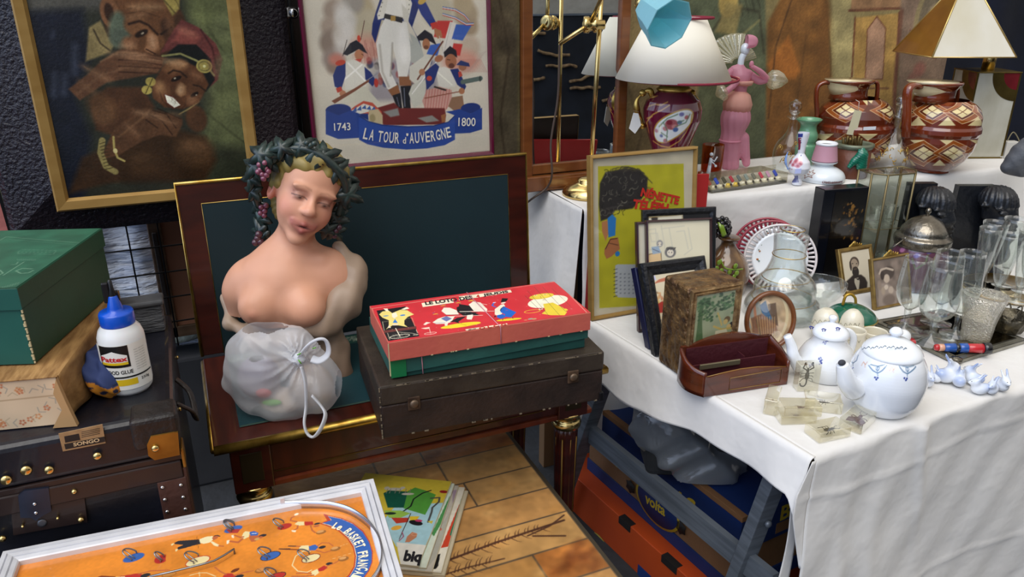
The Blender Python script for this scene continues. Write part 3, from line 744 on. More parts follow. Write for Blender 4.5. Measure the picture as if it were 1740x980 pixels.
P.ell((770,290),50,26,'#8a5630',15,26,.8);P.ell((710,400),34,40,'#7d492a',0,30,.85);P.ell((850,400),30,40,'#6b3d22',0,30,.8)
P.line([(738,322),(760,308),(790,314),(818,338)],6,'#24120a',7);P.line([(848,372),(875,378),(900,398)],6,'#24120a',7);P.line([(700,400),(712,440),(740,470)],4,'#34190d',6,.7);P.line([(815,430),(812,460),(795,480)],4,'#34190d',6,.7)
P.ell((772,345),24,9,'#170b07',22,5);P.ell((766,343),5,3.5,'#a3927c',22,3);P.ell((852,414),20,8,'#170b07',28,5);P.ell((860,416),4,3,'#a3927c',22,3)
P.poly([(790,360),(815,375),(818,415),(790,425),(768,400)],'#8c5732',9);P.ell((788,400),12,9,'#a87048',0,8,.9)
P.poly([(718,412),(760,420),(790,460),(760,478),(728,450)],'#5e1e14',5);P.poly([(722,414),(760,428),(790,460),(764,472),(732,448)],'#eee4d0',3.5)
P.line([(712,245),(790,235),(860,265),(915,300),(938,330)],9,'#8b8348',4);P.ell((895,290),34,30,'#a58f3f',0,4);P.ell((895,290),24,20,'#6f6130',0,5,1,0,5);P.ell((895,290),6,6,'#ded08a',0,3)
for x,y in((660,358),(643,394)):P.ell((x,y),21,19,'#b0963e',0,4);P.line([(x+8,y-14),(x-4,y+14)],4,'#5b4a1c',3)
P.line([(448,615),(440,670),(465,730),(505,752)],26,'#8e7a40',5)
for k in range(9):P.line([(436+3*k,630+14*k),(462+4*k,622+14*k)],3,'#3a2c14',3)
P.line([(497,600),(500,650),(515,690),(545,705)],9,'#b49a4c',4);P.ell((505,660),9,11,'#d8c078',0,3)
for x,y,a_,b__,c_,r_,o_ in((640,30,70,14,'#a87850',0,.6),(600,70,40,10,'#a06c46',-10,.6),(560,200,30,16,'#a5714c',0,.7),(668,180,14,26,'#b88560',0,.7),(740,110,14,30,'#7c4c30',0,.6),(560,240,70,9,'#b07c56',5,.7),(640,262,70,7,'#a5704c',5,.7),(420,320,60,12,'#9a6844',35,.6),(380,380,40,9,'#8d5c3a',45,.6),(600,300,60,8,'#8f5d3c',8,.6),(770,275,44,14,'#c08a5c',12,.75),(860,330,30,16,'#8a5636',30,.6),(700,380,18,26,'#b07848',0,.75),(790,392,13,22,'#c89468',20,.8),(840,440,22,22,'#9a6440',0,.6),(770,500,26,8,'#8a5a38',15,.6),(650,500,60,12,'#a87450',15,.65),(580,570,40,12,'#94603e',50,.6),(730,530,40,8,'#9a6846',20,.6),(450,500,40,50,'#7c4e2e',30,.5),(850,640,50,30,'#74492a',10,.5),(620,690,40,20,'#5c3a20',0,.5),(820,140,40,16,'#b5654e',25,.6),(930,280,12,50,'#8a4038',0,.5),(1000,120,70,60,'#767a4c',0,.5),(1000,300,60,70,'#6c7046',0,.5),(1040,520,50,80,'#585c38',0,.5)):P.ell((x,y),a_,b__,c_,-r_,26,o_)
for a in([(745,425),(775,455)],[(755,420),(752,445)],[(770,432),(766,458)]):P.line(a,2,'#8a7a66',2,.6)
lm=P.C.mean(-1,keepdims=True);P.C=np.clip((lm+(P.C-lm)*.78)*np.array([.97,1.0,.98]),0,1);P.noise(.25,.02,2);P.noise(.16,.12,8);P.noise(.14,.4,9)
P.mesh('canvas',mat('varnished_oil_paint',vcol=True,rough=.3,bump=.2,bscale=150,bdist=.003),t,y=0)
# military poster in a thin maroon frame
PW=.478
t=thing('framed_poster','framed military poster with soldiers above a blue ribbon banner, thin maroon frame','poster',(.297,1.957,1.108),(math.radians(-1.2),math.radians(-.4),0))
M=OM[t.name]
m_mar=mat('maroon_lacquer','#55102b',.2,coat=.6)
fr=MB();frame_ring(fr,0,PW+.009,0,.62,[(0,.01),(0,-.006),(.004,-.011),(.009,-.009),(.012,-.002),(.012,.004)]);fr.build('frame',m_mar,t)
MB().box(0,PW+.009,.006,.012,0,.62).build('back_board',mat('dark_batten','#221a16',.6),t)
P=Paint(.01,PW,.01,.60,340,410,'#d3cbb8',crop(M,480,0,3.267),1.93/1300/3.267)
for x,y,r,c_ in((290,60,60,'#9d8c7b'),(270,150,55,'#a89684'),(280,240,70,'#8c7b6c'),(285,330,60,'#96867a'),(420,60,90,'#b3a483'),(480,150,90,'#b6ab90'),(390,10,60,'#9c9488'),(350,110,60,'#c8c2b6'),(340,200,60,'#bfb6a8'),(1020,80,70,'#a9977a'),(1040,150,50,'#a49075'),(1040,260,60,'#c2b09a'),(1000,20,60,'#b3a180'),(860,60,90,'#b9b096'),(280,380,30,'#8a7768')):P.ell((x,y),r,r,c_,0,30)
for x,y,r in((330,60,40),(360,170,40),(330,260,40)):P.ell((x,y),r,r*1.2,'#d8d3ca',0,40,.7)
P.ell((480,270),90,70,'#c98f7c',0,60,.8);P.ell((990,340),110,60,'#cf9480',0,50,.9);P.ell((300,330),40,30,'#d07c68',0,30,.8)
for k in range(26):P.line([(430+6*k,250+30*math.sin(k)),(440+6*k,330+20*math.cos(k*2))],3,'#9a5a4e',3,.6)
for k in range(16):P.line([(980+8*k,330),(1000+9*k,400)],3,'#a8544a',3,.5)
P.poly([(500,330),(860,330),(860,560),(480,560)],'#7d7786',30,.6)
for k in range(40):P.ell((480+RNG.rand()*340,330+RNG.rand()*150),16,20,['#27345f','#8d5a44','#b9b2a4','#9b3c36','#3c3434'][k%5],0,8,.6)
P.poly([(860,115),(945,115),(920,215),(840,205)],'#c03b35',5);P.poly([(960,135),(1050,140),(1000,225),(930,215)],'#3b5fae',6);P.poly([(930,120),(965,130),(930,250),(890,260)],'#ddd6ca',5)
P.poly([(820,250),(880,240),(860,310),(800,300)],'#3b5fae',6);P.poly([(950,240),(1000,245),(985,310),(930,300)],'#c03b35',6);P.poly([(900,245),(950,215),(940,300),(880,310)],'#d9d2c6',6)
for dy,c_ in((0,'#3a5aa2'),(5,'#e5e0d6'),(10,'#b8342e')):P.line([(890,38+dy),(960,50+dy),(1010,80+dy),(1035,110+dy)],4,c_,2);P.line([(890,75+dy),(960,95+dy),(1020,130+dy),(1060,128+dy)],4,c_,2)
P.poly([(700,180),(760,220),(790,330),(740,360),(690,330)],'#aeb0a6',6)
P.poly([(560,-60),(520,60),(500,130),(495,190),(515,240),(550,110),(700,120),(760,225),(770,260),(720,150),(790,-60)],'#1d2b66',4)
P.poly([(575,-60),(525,80),(530,110),(600,90),(700,110),(720,20),(690,-60)],'#dcd7c8',4)
for k in range(5):P.ell((560-6*k,-10+24*k),4,4,'#8f8a78',0,2);P.ell((705-2*k,0+26*k),4,4,'#8f8a78',0,2)
P.poly([(590,-30),(680,-30),(690,90),(570,80)],'#e6e2d6',4);P.poly([(660,20),(700,60),(700,160),(720,240),(680,170)],'#cfcaba',5)
P.poly([(545,150),(570,100),(690,125),(710,260),(712,330),(690,440),(645,440),(630,330),(610,250),(600,400),(650,500),(620,520),(580,490),(540,400),(520,240)],'#e0ddd2',4)
P.line([(610,240),(607,330),(600,420)],8,'#a49e90',10);P.line([(540,250),(555,400),(590,480)],9,'#b0aa9c',12);P.ell((670,250),30,100,'#efece3',0,30,.8)
P.poly([(568,75),(668,98),(664,128),(562,100)],'#232022',3);P.rect(600,88,628,116,'#a8843c',3)
P.poly([(585,500),(640,470),(655,520),(610,535)],'#8a5a38',4);P.poly([(645,425),(712,425),(716,478),(650,475)],'#8c5c3c',4)
P.poly([(610,530),(655,515),(665,600),(640,610)],'#15161c',4);P.poly([(655,478),(712,475),(708,560),(715,625),(685,640),(672,610)],'#14151b',4);P.line([(675,490),(680,590)],5,'#7f8594',5);P.line([(635,540),(648,590)],4,'#6f7484',4)
P.poly([(755,-60),(810,40),(850,120),(822,150),(770,80),(730,-10)],'#22347a',4);P.poly([(820,130),(855,120),(866,150),(832,165)],'#bb3a30',3);P.poly([(840,155),(880,170),(888,205),(862,215),(845,185)],'#a9714e',4)
P.ell((775,5),26,16,'#c2a04e',30,5);P.line([(870,200),(895,300),(935,130)],4,'#bcb8ac',2)
P.line([(455,115),(435,220)],4,'#5f3a34',2);P.line([(358,222),(335,310)],4,'#564a40',2)
P.ell((424,215),9,18,'#c0432f',0,4)
P.poly([(335,300),(375,240),(410,222),(445,250),(472,298),(420,275),(365,310)],'#23222a',4);P.line([(365,308),(400,290),(425,276)],6,'#cfc9ba',3)
P.ell((425,305),24,28,'#b47a58',0,5);P.line([(440,300),(448,306)],4,'#5c3322',2);P.poly([(400,330),(440,325),(430,355),(395,350)],'#b84436',3)
P.poly([(350,340),(400,330),(460,360),(465,480),(350,500),(340,420)],'#d9d5c6',4);P.line([(345,440),(440,360)],9,'#f0ede2',3);P.line([(365,350),(460,450)],9,'#f0ede2',3)
P.poly([(300,370),(350,345),(350,420),(325,500),(290,480),(280,420)],'#24326c',4);P.ell((322,348),28,14,'#c1452f',10,4);P.poly([(296,490),(325,480),(335,505),(305,515)],'#b8402f',3);P.ell((335,520),18,18,'#b47a58',0,4)
P.poly([(455,370),(490,400),(520,450),(500,480),(460,440)],'#24326c',4);P.ell((520,460),12,24,'#b33b30',0,4)
P.poly([(360,500),(460,480),(540,570),(545,610),(500,600),(420,560),(330,580)],'#cfcbb6',4);P.poly([(272,560),(400,490),(480,440),(482,452),(400,508),(290,575)],'#7b4a34',3);P.line([(470,445),(530,405)],4,'#8a8a90',2)
P.poly([(745,205),(790,165),(830,190),(855,250),(810,225),(755,225)],'#242129',4);P.ell((798,245),22,30,'#a9714e',0,4);P.ell((797,262),14,10,'#6f4632',0,4)
P.poly([(705,370),(800,300),(830,330),(800,420),(740,470),(705,440)],'#d3d0c0',4);P.poly([(720,470),(800,440),(790,560),(730,600),(700,520)],'#c9c8b8',5);P.line([(750,440),(890,230)],9,'#6d4030',3);P.line([(720,520),(880,310)],7,'#e8e6dc',3)
P.ell((775,400),18,18,'#b07a58',0,4);P.ell((868,325),26,18,'#a66c4c',20,4)
P.poly([(895,290),(930,255),(965,280),(970,320),(930,300),(900,320)],'#211e26',4);P.ell((935,340),34,40,'#a2694a',0,5);P.ell((938,365),18,14,'#63392a',0,4);P.line([(915,330),(930,333)],4,'#3c1f16',2)
P.poly([(850,380),(900,370),(970,400),(960,480),(870,490)],'#d7d3c5',4);P.poly([(930,385),(975,380),(1020,480),(1010,500),(970,470)],'#22306a',4);P.line([(860,400),(940,470)],8,'#ecead9',3)
P.poly([(790,400),(850,350),(870,370),(840,460),(800,500)],'#24326c',4);P.ell((815,435),16,14,'#bb4636',0,4);P.poly([(975,400),(990,395),(1000,420),(980,430)],'#bb4636',3)
P.poly([(800,500),(870,480),(940,500),(940,570),(900,620),(790,600),(775,560)],'#c99a8c',4)
for k in range(9):P.line([(800+16*k,495),(790+15*k,605)],4,'#b25b52',3,.8)
P.line([(790,545),(1000,505)],6,'#8f5340',2);P.ell((995,505),18,18,'#a9714e',0,4);P.line([(845,482),(905,500)],10,'#33261f',3)
P.ell((1000,370),24,22,'#9f6a4e',0,5);P.poly([(965,360),(990,335),(1035,350),(1040,370)],'#2b3768',4);P.line([(1000,455),(1100,435)],26,'#5b6a63',4);P.ell((1097,437),7,16,'#39443f',0,3)
for k in range(14):P.line([(1030+5*k,400-8*k),(1070+5*k,360-6*k)],2,'#b29a8c',2,.5)
P.poly([(940,540),(1000,530),(1010,600),(960,620),(920,590)],'#8d6a50',5)
P.poly([(520,600),(620,570),(650,600),(900,600),(908,640),(900,690),(560,695)],'#6d2723',6);P.poly([(560,620),(640,600),(650,640),(600,650)],'#8fa09a',8,.8);P.poly([(750,655),(830,640),(870,670),(800,680)],'#98a69c',6,.8);P.poly([(880,640),(905,630),(905,675),(885,680)],'#9a6138',4)
P.poly([(340,640),(400,590),(450,560),(500,570),(550,620),(550,690),(470,630)],'#c1543f',4);P.poly([(380,615),(450,575),(500,590),(530,625),(480,620),(400,640)],'#e0dccd',3)
for k in range(5):P.poly([(385+27*k,622-14*min(k,2)+4*k),(410+25*k,590-8*min(k,2)+4*k),(412+27*k,620-12*min(k,2)+5*k)],'#3c5a9a',3)
P.poly([(478,612),(530,605),(556,640),(556,692),(480,680)],'#bfae88',4);P.ell((500,655),16,22,'#8f8158',0,8,.7)
m_b='#23408a'
P.ell((310,610),70,32,'#1b3272',0,3);P.poly([(240,610),(310,640),(380,612),(430,632),(425,765),(310,772),(240,745)],m_b,3)
P.ell((1045,600),62,30,'#1b3272',0,3);P.poly([(983,605),(1045,630),(1108,598),(1108,718),(1040,738),(950,742),(955,640),(905,620),(940,615)],m_b,3)
P.poly([(425,640),(480,672),(560,692),(700,700),(840,695),(920,675),(955,640),(958,775),(900,806),(800,824),(690,830),(560,820),(470,800),(425,775)],'#2a4a98',3)
P.line([(425,645),(480,675),(560,696),(700,704),(840,698),(920,678),(955,645)],4,'#16285c',3);P.poly([(430,632),(475,630),(478,668),(430,645)],'#1b3272',3)
P.line([(300,898),(380,900)],3,'#8d857a',3,.7);P.line([(1040,845),(1155,835)],3,'#8d857a',3,.7)
P.noise(.07,.01,4);P.noise(.06,.5,9)
P.mesh('printed_sheet',mat('printed_paper',vcol=True,rough=.6),t,y=0)
trp=crop(M,480,0,3.267)
def letters(name,st,p0,p1,h,m,parent,tr,arc=0,bold=.02,y=-.001,caps=None):
 """lettering laid on the sheet from baseline point p0 to p1 (crop pixels)"""
 mb=MB();a=Vector(tr(*p0));b_=Vector(tr(*p1));L=(b_-a).length;k=L/math.hypot(p1[0]-p0[0],p1[1]-p0[1]);hh=h*k
 ang=math.atan2(b_.y-a.y,b_.x-a.x)
 if not arc:
  Mm=Matrix.Translation((a.x,y,a.y))@Matrix.Rotation(-ang,4,'Y')@Matrix.Rotation(PI/2,4,'X');mb.text(st,Mm,L,hh,bold=bold)
 else:
  n=len(st);wd=[(.5 if c_ in "I'1. l" else.7 if c_ in 'd' else 1.0)for c_ in st];tot=sum(wd);acc=0
  for c_,w_ in zip(st,wd):
   f0=acc/tot;acc+=w_
   if c_==' ':continue
   f=f0+w_/tot/2;q=a.lerp(b_,f0+.06*w_/tot);dz=-arc*k*4*f*(1-f);sl=-arc*k*4*(1-2*f)/L
   hc=hh*(.6 if c_.islower()else(.25 if c_=="'" else 1));up=hh*.7 if c_=="'" else 0
   Mm=Matrix.Translation((q.x,y,q.y+dz+up))@Matrix.Rotation(-ang-math.atan(sl),4,'Y')@Matrix.Rotation(PI/2,4,'X')
   mb.text(c_,Mm,L*w_/tot*.8,hc,bold=bold)
 return mb.build(name,m,parent)
m_lw=mat('white_lettering','#e9e4d6',.6);m_lk=mat('black_lettering','#17151a',.6);m_lr=mat('red_lettering','#c02a1e',.6)
letters('date_lettering','1743',(287,726),(378,722),42,m_lw,t,trp,bold=.01);letters('date_lettering','1800',(975,700),(1070,700),44,m_lw,t,trp,bold=.01)
letters('title_lettering',"LA TOUR d'AUVERGNE",(442,765),(942,762),58,m_lw,t,trp,arc=32,bold=.015)
MB().box(.008,PW,-.0032,-.0022,.008,.61).build('glass',GLASSPANE,t)
# mirror
t=thing('standing_mirror','tall mirror in a plain reddish wood frame standing behind the brass lamp','mirror',(.865,1.95,1.003),(math.radians(-1.0),0,0))
m_fruit=mat('fruitwood','#633719',.3,col2='#754522',nscale=9,stretch=(1,1,5),coat=.3)
m_fruith=mat('fruitwood_rail','#633719',.3,col2='#754522',nscale=9,stretch=(5,1,1),coat=.3)
MW=.33
MB().box(.0,.03,-.012,.012,.04,.66,.003).build('left_stile',m_fruit,t)
MB().box(MW-.03,MW,-.012,.012,.04,.66,.003).build('right_stile',m_fruit,t)
MB().box(.03,MW-.03,-.01,.01,.045,.072,.002).build('bottom_rail',m_fruith,t)
MB().box(.03,MW-.03,-.01,.01,.635,.66,.002).build('top_rail',m_fruith,t)
MB().box(-.004,MW+.004,-.03,.03,0,.042,.003).box(.07,MW-.07,-.033,-.029,.008,.034,.002).build('base_box',m_fruith,t)
MB().box(.028,MW-.028,.0,.003,.07,.64).build('mirror_glass',mat('silvered_glass','#d9dcdc',.01,1),t)
MB().box(0,MW,.006,.010,.045,.655).build('back_board',mat('dark_batten','#221a16',.6),t)
# salmon pink object at the left edge with an olive strip
q=ony(12,395,1.99)
t=thing('pink_framed_panel','salmon pink panel with an olive edge, cut off at the left edge of the photo','panel',(-.55,2.02,.92),(0,0,0))
MB().box(0,.158,0,.01,0,.40,.002).build('pink_board',mat('salmon_cloth','#b5706a',.8,col2='#a8605c',nscale=6,bump=.4,bscale=20),t)
MB().prism([(.158,0),(.182,0),(.168,.40),(.144,.40)],-.004,.012).build('olive_edge',mat('olive_moulding','#5c5a34',.5,col2='#3d4a38',nscale=5),t)
MB().prism([(.150,0),(.158,0),(.145,.40),(.137,.40)],-.002,.013).build('black_slip',BLACK,t)
# LEFT: TRUNK AND WHAT STANDS ON IT
TY,TT=1.172,.92
t=thing('steamer_trunk','old black steamer trunk with brass studs and riveted leather corners','trunk',(-.42,1.4,.44))
m_trk=mat('black_trunk_cloth','#0b0c12',.42,col2='#141522',nscale=5,bump=.25,bscale=70,bdist=.004,coat=.2)
m_trk2=mat('dark_brown_fibre','#1e1414',.45,col2='#2a1c19',nscale=6,coat=.15)
X0,X1=-.80,-.078
MB().box(X0,X1,TY,1.60,.44,.845,.004).build('body',m_trk,t,True)
MB().box(X0-.003,X1+.003,TY-.004,1.604,.845,TT,.012,seg=3).build('lid',m_trk,t,True)
MB().box(X0,X1,TY-.009,TY-.003,.806,.838,.002).box(X0,X1+.004,TY-.006,TY,.838,.848,.001).build('lid_batten',m_trk2,t,True)
trk=planetr(Matrix.Translation((0,TY-.004,0)))
def tp(x,y):return trk(x/3.061,660+y/3.061)
studs=[(36,465,9),(140,415,9),(258,413,8),(508,340,7.5),(388,523,5),(423,669,5.5),(17,767,6),(303,658,3),(122,700,3)]
st=MB()
for x,y,r in studs:
 a=tp(x,y);s_=MB();s_.ell((a[0],TY-.010,a[1]),(r*.0009,.005,r*.0009),14,8);s_.build('brass_stud',BRASS,t,True)
pl=[tp(*p)for p in((50,520),(430,490),(455,690),(70,760))]
MB().prism(pl[::-1],TY-.0055,TY-.0035).build('lock_backing',m_trk2,t,True)
pl=[tp(*p)for p in((97,545),(130,520),(255,505),(270,625),(215,655),(190,676),(165,660),(110,660))]
MB().prism(pl[::-1],TY-.010,TY-.005).build('hasp_plate',mat('blued_steel','#2b3447',.3,.75,'#39435a',12),t,True)
for p in((183,588),(190,634)):a=tp(*p);MB().ell((a[0],TY-.0105,a[1]),(.0028,.002,.0028),10,6).build('rivet',chrome,t,True)
a=tp(220,695);MB().lathe([(.004,0),(.0065,0),(.0065,.003),(.004,.003)],(0,0,0),18,M=Matrix.Translation((a[0],TY-.004,a[1]))@Matrix.Rotation(PI/2,4,'X')).build('keyhole_ring',mat('dull_steel','#60646c',.35,.8),t,True)
pl=[tp(*p)for p in((305,232),(533,183),(550,280),(328,323))]
lb=MB().prism(pl[::-1],TY-.0062,TY-.0045).build('paper_label',mat('browned_label','#a3835c',.7,col2='#8c6d4a',nscale=60),t,True)
OM[lb.name]=OM[t.name]
q=[tp(*p)for p in((335,285),(545,245),(548,272),(342,312))];MB().prism(q[::-1],TY-.0066,TY-.006).build('label_band',mat('label_dark_print','#231a16',.7),lb,True)
q=[tp(*p)for p in((335,245),(410,230),(418,262),(340,277))];MB().prism(q[::-1],TY-.0066,TY-.006).build('label_picture',mat('label_dark_print','#231a16',.7),lb,True)
A_=tp(385,296);B_=tp(520,270);L_=math.hypot(B_[0]-A_[0],B_[1]-A_[1])
MB().text('SONGO',Matrix.Translation((A_[0],TY-.0068,A_[1]))@Matrix.Rotation(-math.atan2(B_[1]-A_[1],B_[0]-A_[0]),4,'Y')@Matrix.Rotation(PI/2,4,'X'),L_,.0062,bold=.03).build('label_lettering',mat('label_cream_print','#c8ae86',.7),lb,True)
for k in range(4):
 a=tp(425,222+9*k);b_=tp(520,202+9*k);MB().tube([(a[0],TY-.0064,a[1]),(b_[0],TY-.0064,b_[1])],.0004,4).build('label_line',mat('label_dark_print','#231a16',.7),lb,True)
MB().box(X1-.062,X1+.006,TY-.010,TY+.05,.868,TT+.003,.008,seg=3).build('leather_corner',mat('worn_black_leather','#1a1514',.5,col2='#2c221f',nscale=20,bump=.4,bscale=60),t,True)
pl=[tp(*p)for p in((785,235),(905,213),(925,215),(935,330),(805,357),(772,335),(765,280))]
MB().prism(pl[::-1],TY-.013,TY-.004).box(X1+.002,X1+.007,TY-.008,TY+.03,.822,.858,.002).build('brass_corner',mat('aged_brass','#9b7430',.4,.7,'#7d5a22',20),t,True)
a=tp(808,293);MB().ell((a[0],TY-.015,a[1]),(.006,.004,.006),14,8).build('brass_stud',BRASS,t,True)
MB().box(X1-.040,X1+.004,TY-.0078,TY-.001,.48,.806,.002).box(X1,X1+.006,TY-.006,TY+.03,.46,.822,.002).build('riveted_leather_strip',mat('brown_leather_strip','#4b2e26',.5,col2='#3a231d',nscale=14,bump=.3,bscale=40),t,True)
for k in range(8):
 for s_,dx in enumerate((-.033,-.006)):
  z=.796-.0235*k-(.003 if s_ else 0);MB().ell((X1+dx,TY-.0095,z),(.0032,.0022,.0032),8,6).build('steel_rivet',chrome,t,True)
MB().tube(catmull([(X1+.004,1.25,.895),(X1+.024,1.262,.87),(X1+.028,1.29,.84),(X1+.024,1.33,.87),(X1+.004,1.345,.895)]),.007,8,flat=.5).build('side_handle',mat('worn_black_leather'),t,True)
for yy in(1.2,1.31,1.42,1.53):MB().ell((X1+.004,yy,.852),(.003,.004,.004),8,6).build('brass_stud',BRASS,t,True)
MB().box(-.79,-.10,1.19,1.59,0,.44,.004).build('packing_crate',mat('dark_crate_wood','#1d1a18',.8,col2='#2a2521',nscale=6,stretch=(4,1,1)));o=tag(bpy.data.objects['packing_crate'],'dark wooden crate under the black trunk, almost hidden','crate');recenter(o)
t=thing('ribbed_vase','grey black ribbed leather roll standing on the trunk behind the glue bottle','case',(-.112,1.53,TT))
MB().box(-.04,.028,-.02,.02,0,.055,.006).build('body',mat('grey_ribbed','#3b3d42',.5,col2='#5b5e63',nscale=30,stretch=(1,1,6),bump=1,bscale=40),t)
MB().box(-.045,.032,-.024,.024,.055,.066,.004).build('top_edge',mat('grey_rim','#4e5054',.4,col2='#34363a',nscale=20),t)
def rbox(name,label,cat,A,ang,wx,wy,z0,z1):
 M=Matrix.Translation(Vector((A[0],A[1],z0)))@Matrix.Rotation(ang,4,'Z');return thing(name,label,cat,M=M)
FZ=zat(-.221,1.198,637)
ang=-math.radians(11)
t=rbox('floral_cardboard_box','battered cardboard box with faded floral paper, torn at its corner, under the green box','box',(-.226,1.20),ang,0,0,TT+.002,FZ)
hh=FZ-TT-.002
m_wood=mat('scuffed_tan_card','#a9824f',.8,col2='#7e5a30',nscale=26,stretch=(3,.6,1),bump=.3,bscale=50)
P=Paint(-.40,.0,0,hh,420,90,'#cdb597',k=1);P.k=1
for k in range(120):
 x=-.40+.40*RNG.rand();z=hh*RNG.rand()
 if k%2:
  c_=['#b5613a','#a8502f','#c07c4a'][k%3]
  for j in range(5):P.ell((x+.0035*math.cos(j*1.26+k),z+.0035*math.sin(j*1.26+k)),.0017,.0017,c_,0,.001,.8)
 else:
  a=RNG.rand()*6;P.line([(x,z),(x+.008*math.cos(a),z+.008*math.sin(a)),(x+.013*math.cos(a+.7),z+.013*math.sin(a+.7))],.0014,['#8f8a80','#a89578'][k//2%2],.001,.8)
P.line([(-.40,hh*.55),(0,hh*.60)],.0015,'#9c8262',.002);P.noise(.15,30,5)
P.mesh('floral_front',VC,t,y=-.001)
bx=MB().box(-.42,0,0,.34,0,hh*.97,.001)
bx.build('carton',m_wood,t)
rim=MB().grid(lambda u,v:(.003+.006*math.sin(9*u)*v-.004*v*math.sin(21*u),.0+.35*u,hh*(1-v)+.004*math.sin(13*u)*v),40,8)
rim.build('torn_side_flap',mat('scuffed_tan_card'),t,mods=[('SOLIDIFY',dict(thickness=.002))])
MB().prism([(-.016,.0),(.018,-.001),(.010,hh*.5),(.004,hh*.98),(-.004,hh*.7),(.002,hh*.35)],-.012,-.003).build('torn_corner',mat('torn_card','#b08c60',.85),t)
MB().box(-.42,.004,-.004,.35,hh*.97,hh,.001).build('lid_top',mat('scuffed_tan_card'),t)
A=(-.256,1.245);GA=-math.radians(18.5);g0,g1=FZ+.002,FZ+.127
t=rbox('green_cardboard_box','big dark green cardboard box with a faded monogram on its lid','box',A,GA,0,0,g0,g1)
m_gr=mat('green_box_paper','#123f2c',.5,col2='#184a35',nscale=6,bump=.12,bscale=90,bdist=.002)
m_gr2=mat('green_box_front','#1d5a4f',.5,col2='#174a42',nscale=5)
m_grl=mat('green_lid_paper','#17483a',.45,col2='#1f5544',nscale=5,bump=.1,bscale=90,bdist=.002)
gh=g1-g0
MB().box(-.34,-.003,.003,.30,0,gh-.004,.001).build('box_body',m_gr,t)
MB().box(-.343,0,0,.303,gh-.034,gh,.0015).build('lid',m_gr,t)
MB().box(-.343,.0006,-.0006,.001,gh-.034,gh-.001).box(-.34,-.004,.0022,.0034,.001,gh-.034).build('faded_front_paper',m_gr2,t)
P=Paint(-.341,-.002,.002,.301,260,230,'#2c5c45',crop(OM[t.name]@Matrix.Translation((0,0,gh+.0005)),0,390,3.92,0,2),1.2/1300/3.92)
P.noise(.2,.012,4);P.line([(-400,440),(130,440)],10,'#2f8a7a',8,.7)
P.line([(-300,445),(130,425),(610,95),(40,48),(-300,250)],7,'#76937a',4,.55);P.line([(-300,420),(110,400),(560,105),(60,65)],3,'#76937a',3,.5)
P.line([(120,150),(150,133),(375,140),(355,165),(120,160),(120,150)],3,'#86a58c',3,.6)
for k in range(8):P.ell((150+26*k,150),6,5,'#86a58c',0,3,.5)
for k in range(10):P.line([(115+13*k,196),(120+13*k,206)],3,'#86a58c',3,.5)
P.line([(20,305),(160,215)],6,'#8fae92',3,.6);P.line([(75,235),(110,230),(120,215)],5,'#8fae92',3,.6)
P.line([(215,262),(150,258),(105,275),(140,292),(190,288),(222,272)],8,'#8fae92',3,.6);P.line([(-60,300),(0,270),(20,290),(-40,320)],8,'#8fae92',3,.6)
for k in range(8):P.line([(-10+18*k,400-5*k),(0+18*k,385-5*k)],4,'#8fae92',3,.5)
inv=np.array([0,0,gh+.0006]);P.mesh('lid_print',mat('printed_lid',vcol=True,rough=.45),t,warp=lambda V:np.stack([V[:,0],V[:,2],np.full(len(V),gh+.0006)],-1))
P=MB()
for k in range(16):P.box(-.0015-.0008*(k%3),.0006,-.0008,.0012,.003+.0055*k,.006+.0055*k+.002*(k%2),.0)
P.build('worn_corner_edge',mat('bare_card','#b9ab83',.8),t)
q=onz(168,678,TT)
t=tag(sculpt('wax_print_cloth',[E((q.x+.012,q.y+.03,TT+.028),(.034,.05,.03),.02),E((q.x-.004,q.y+.065,TT+.03),(.034,.05,.03),.02),E((q.x+.028,q.y+.02,TT+.017),(.022,.03,.017),.015)],(q.x-.06,q.y-.04,TT-.004),(q.x+.07,q.y+.14,TT+.07),.0025,mat('wax_print',vcol=True,rough=.8),None,extra=lambda G:.006*np.sin(G[...,0]*180+G[...,2]*120)*np.sin(G[...,1]*90),colfn=lambda V,c_:np.where((((np.mod(V[:,0]*60+V[:,1]*20,1)-.5)**2+(np.mod(V[:,2]*75+V[:,1]*25,1)-.5)**2<.09)&(V[:,2]<TT+.028))[:,None],np.array(lin('#1d2544')),np.where((V[:,2]<TT+.030+.006*np.sin(V[:,0]*90))[:,None],np.array(lin('#d08a2a')),np.array(lin('#2b3a68'))))),'blue and orange printed cloth bundled between the floral box and the glue bottle','cloth');recenter(t)
q=onz(223,658,TT);BX,BY=q.x,q.y
t=thing('glue_bottle','white wood glue bottle with a bright blue nozzle cap, standing on the trunk','bottle',(BX,BY,TT))
pr=rows(BX,BY,[(30,655),(34.5,650),(36.5,640),(36.5,600),(37,575),(36.5,566),(33,556),(27,549),(26,545)],TT)
m_pl=mat('white_bottle_plastic','#dfe2e4',.3,coat=.2,sss=.1)
MB().lathe(pr,(BX,BY,TT),48).build('bottle_body',m_pl,t,True)
m_blue=mat('blue_cap_plastic','#0b4fc4',.3,coat=.3)
pr=rows(BX,BY,[(27,549),(27.5,547),(27.5,531),(26,528),(13,527),(12,522),(7.5,503),(6,501)])
z0=zat(BX,BY,549)
cap=MB().lathe(pr,(BX,BY,z0),48)
cap.build('screw_cap',m_blue,t,True)
zc=zat(BX,BY,501)
MB().lathe([(.006,-.012),(.0063,0),(.004,.010),(.003,.024),(.001,.026)],(BX,BY,zc),14).box(BX-.013,BX-.003,BY-.004,BY+.003,zc-.012,zc+.022,.002).tube([(BX-.004,BY,zc+.004),(BX+.007,BY,zc+.006),(BX+.008,BY,zc-.01)],.0018,6).build('black_nozzle_clip',mat('black_plastic','#15161a',.35),t,True)
RB=37*depth(BX,BY,zat(BX,BY,600))/FPX+.0006
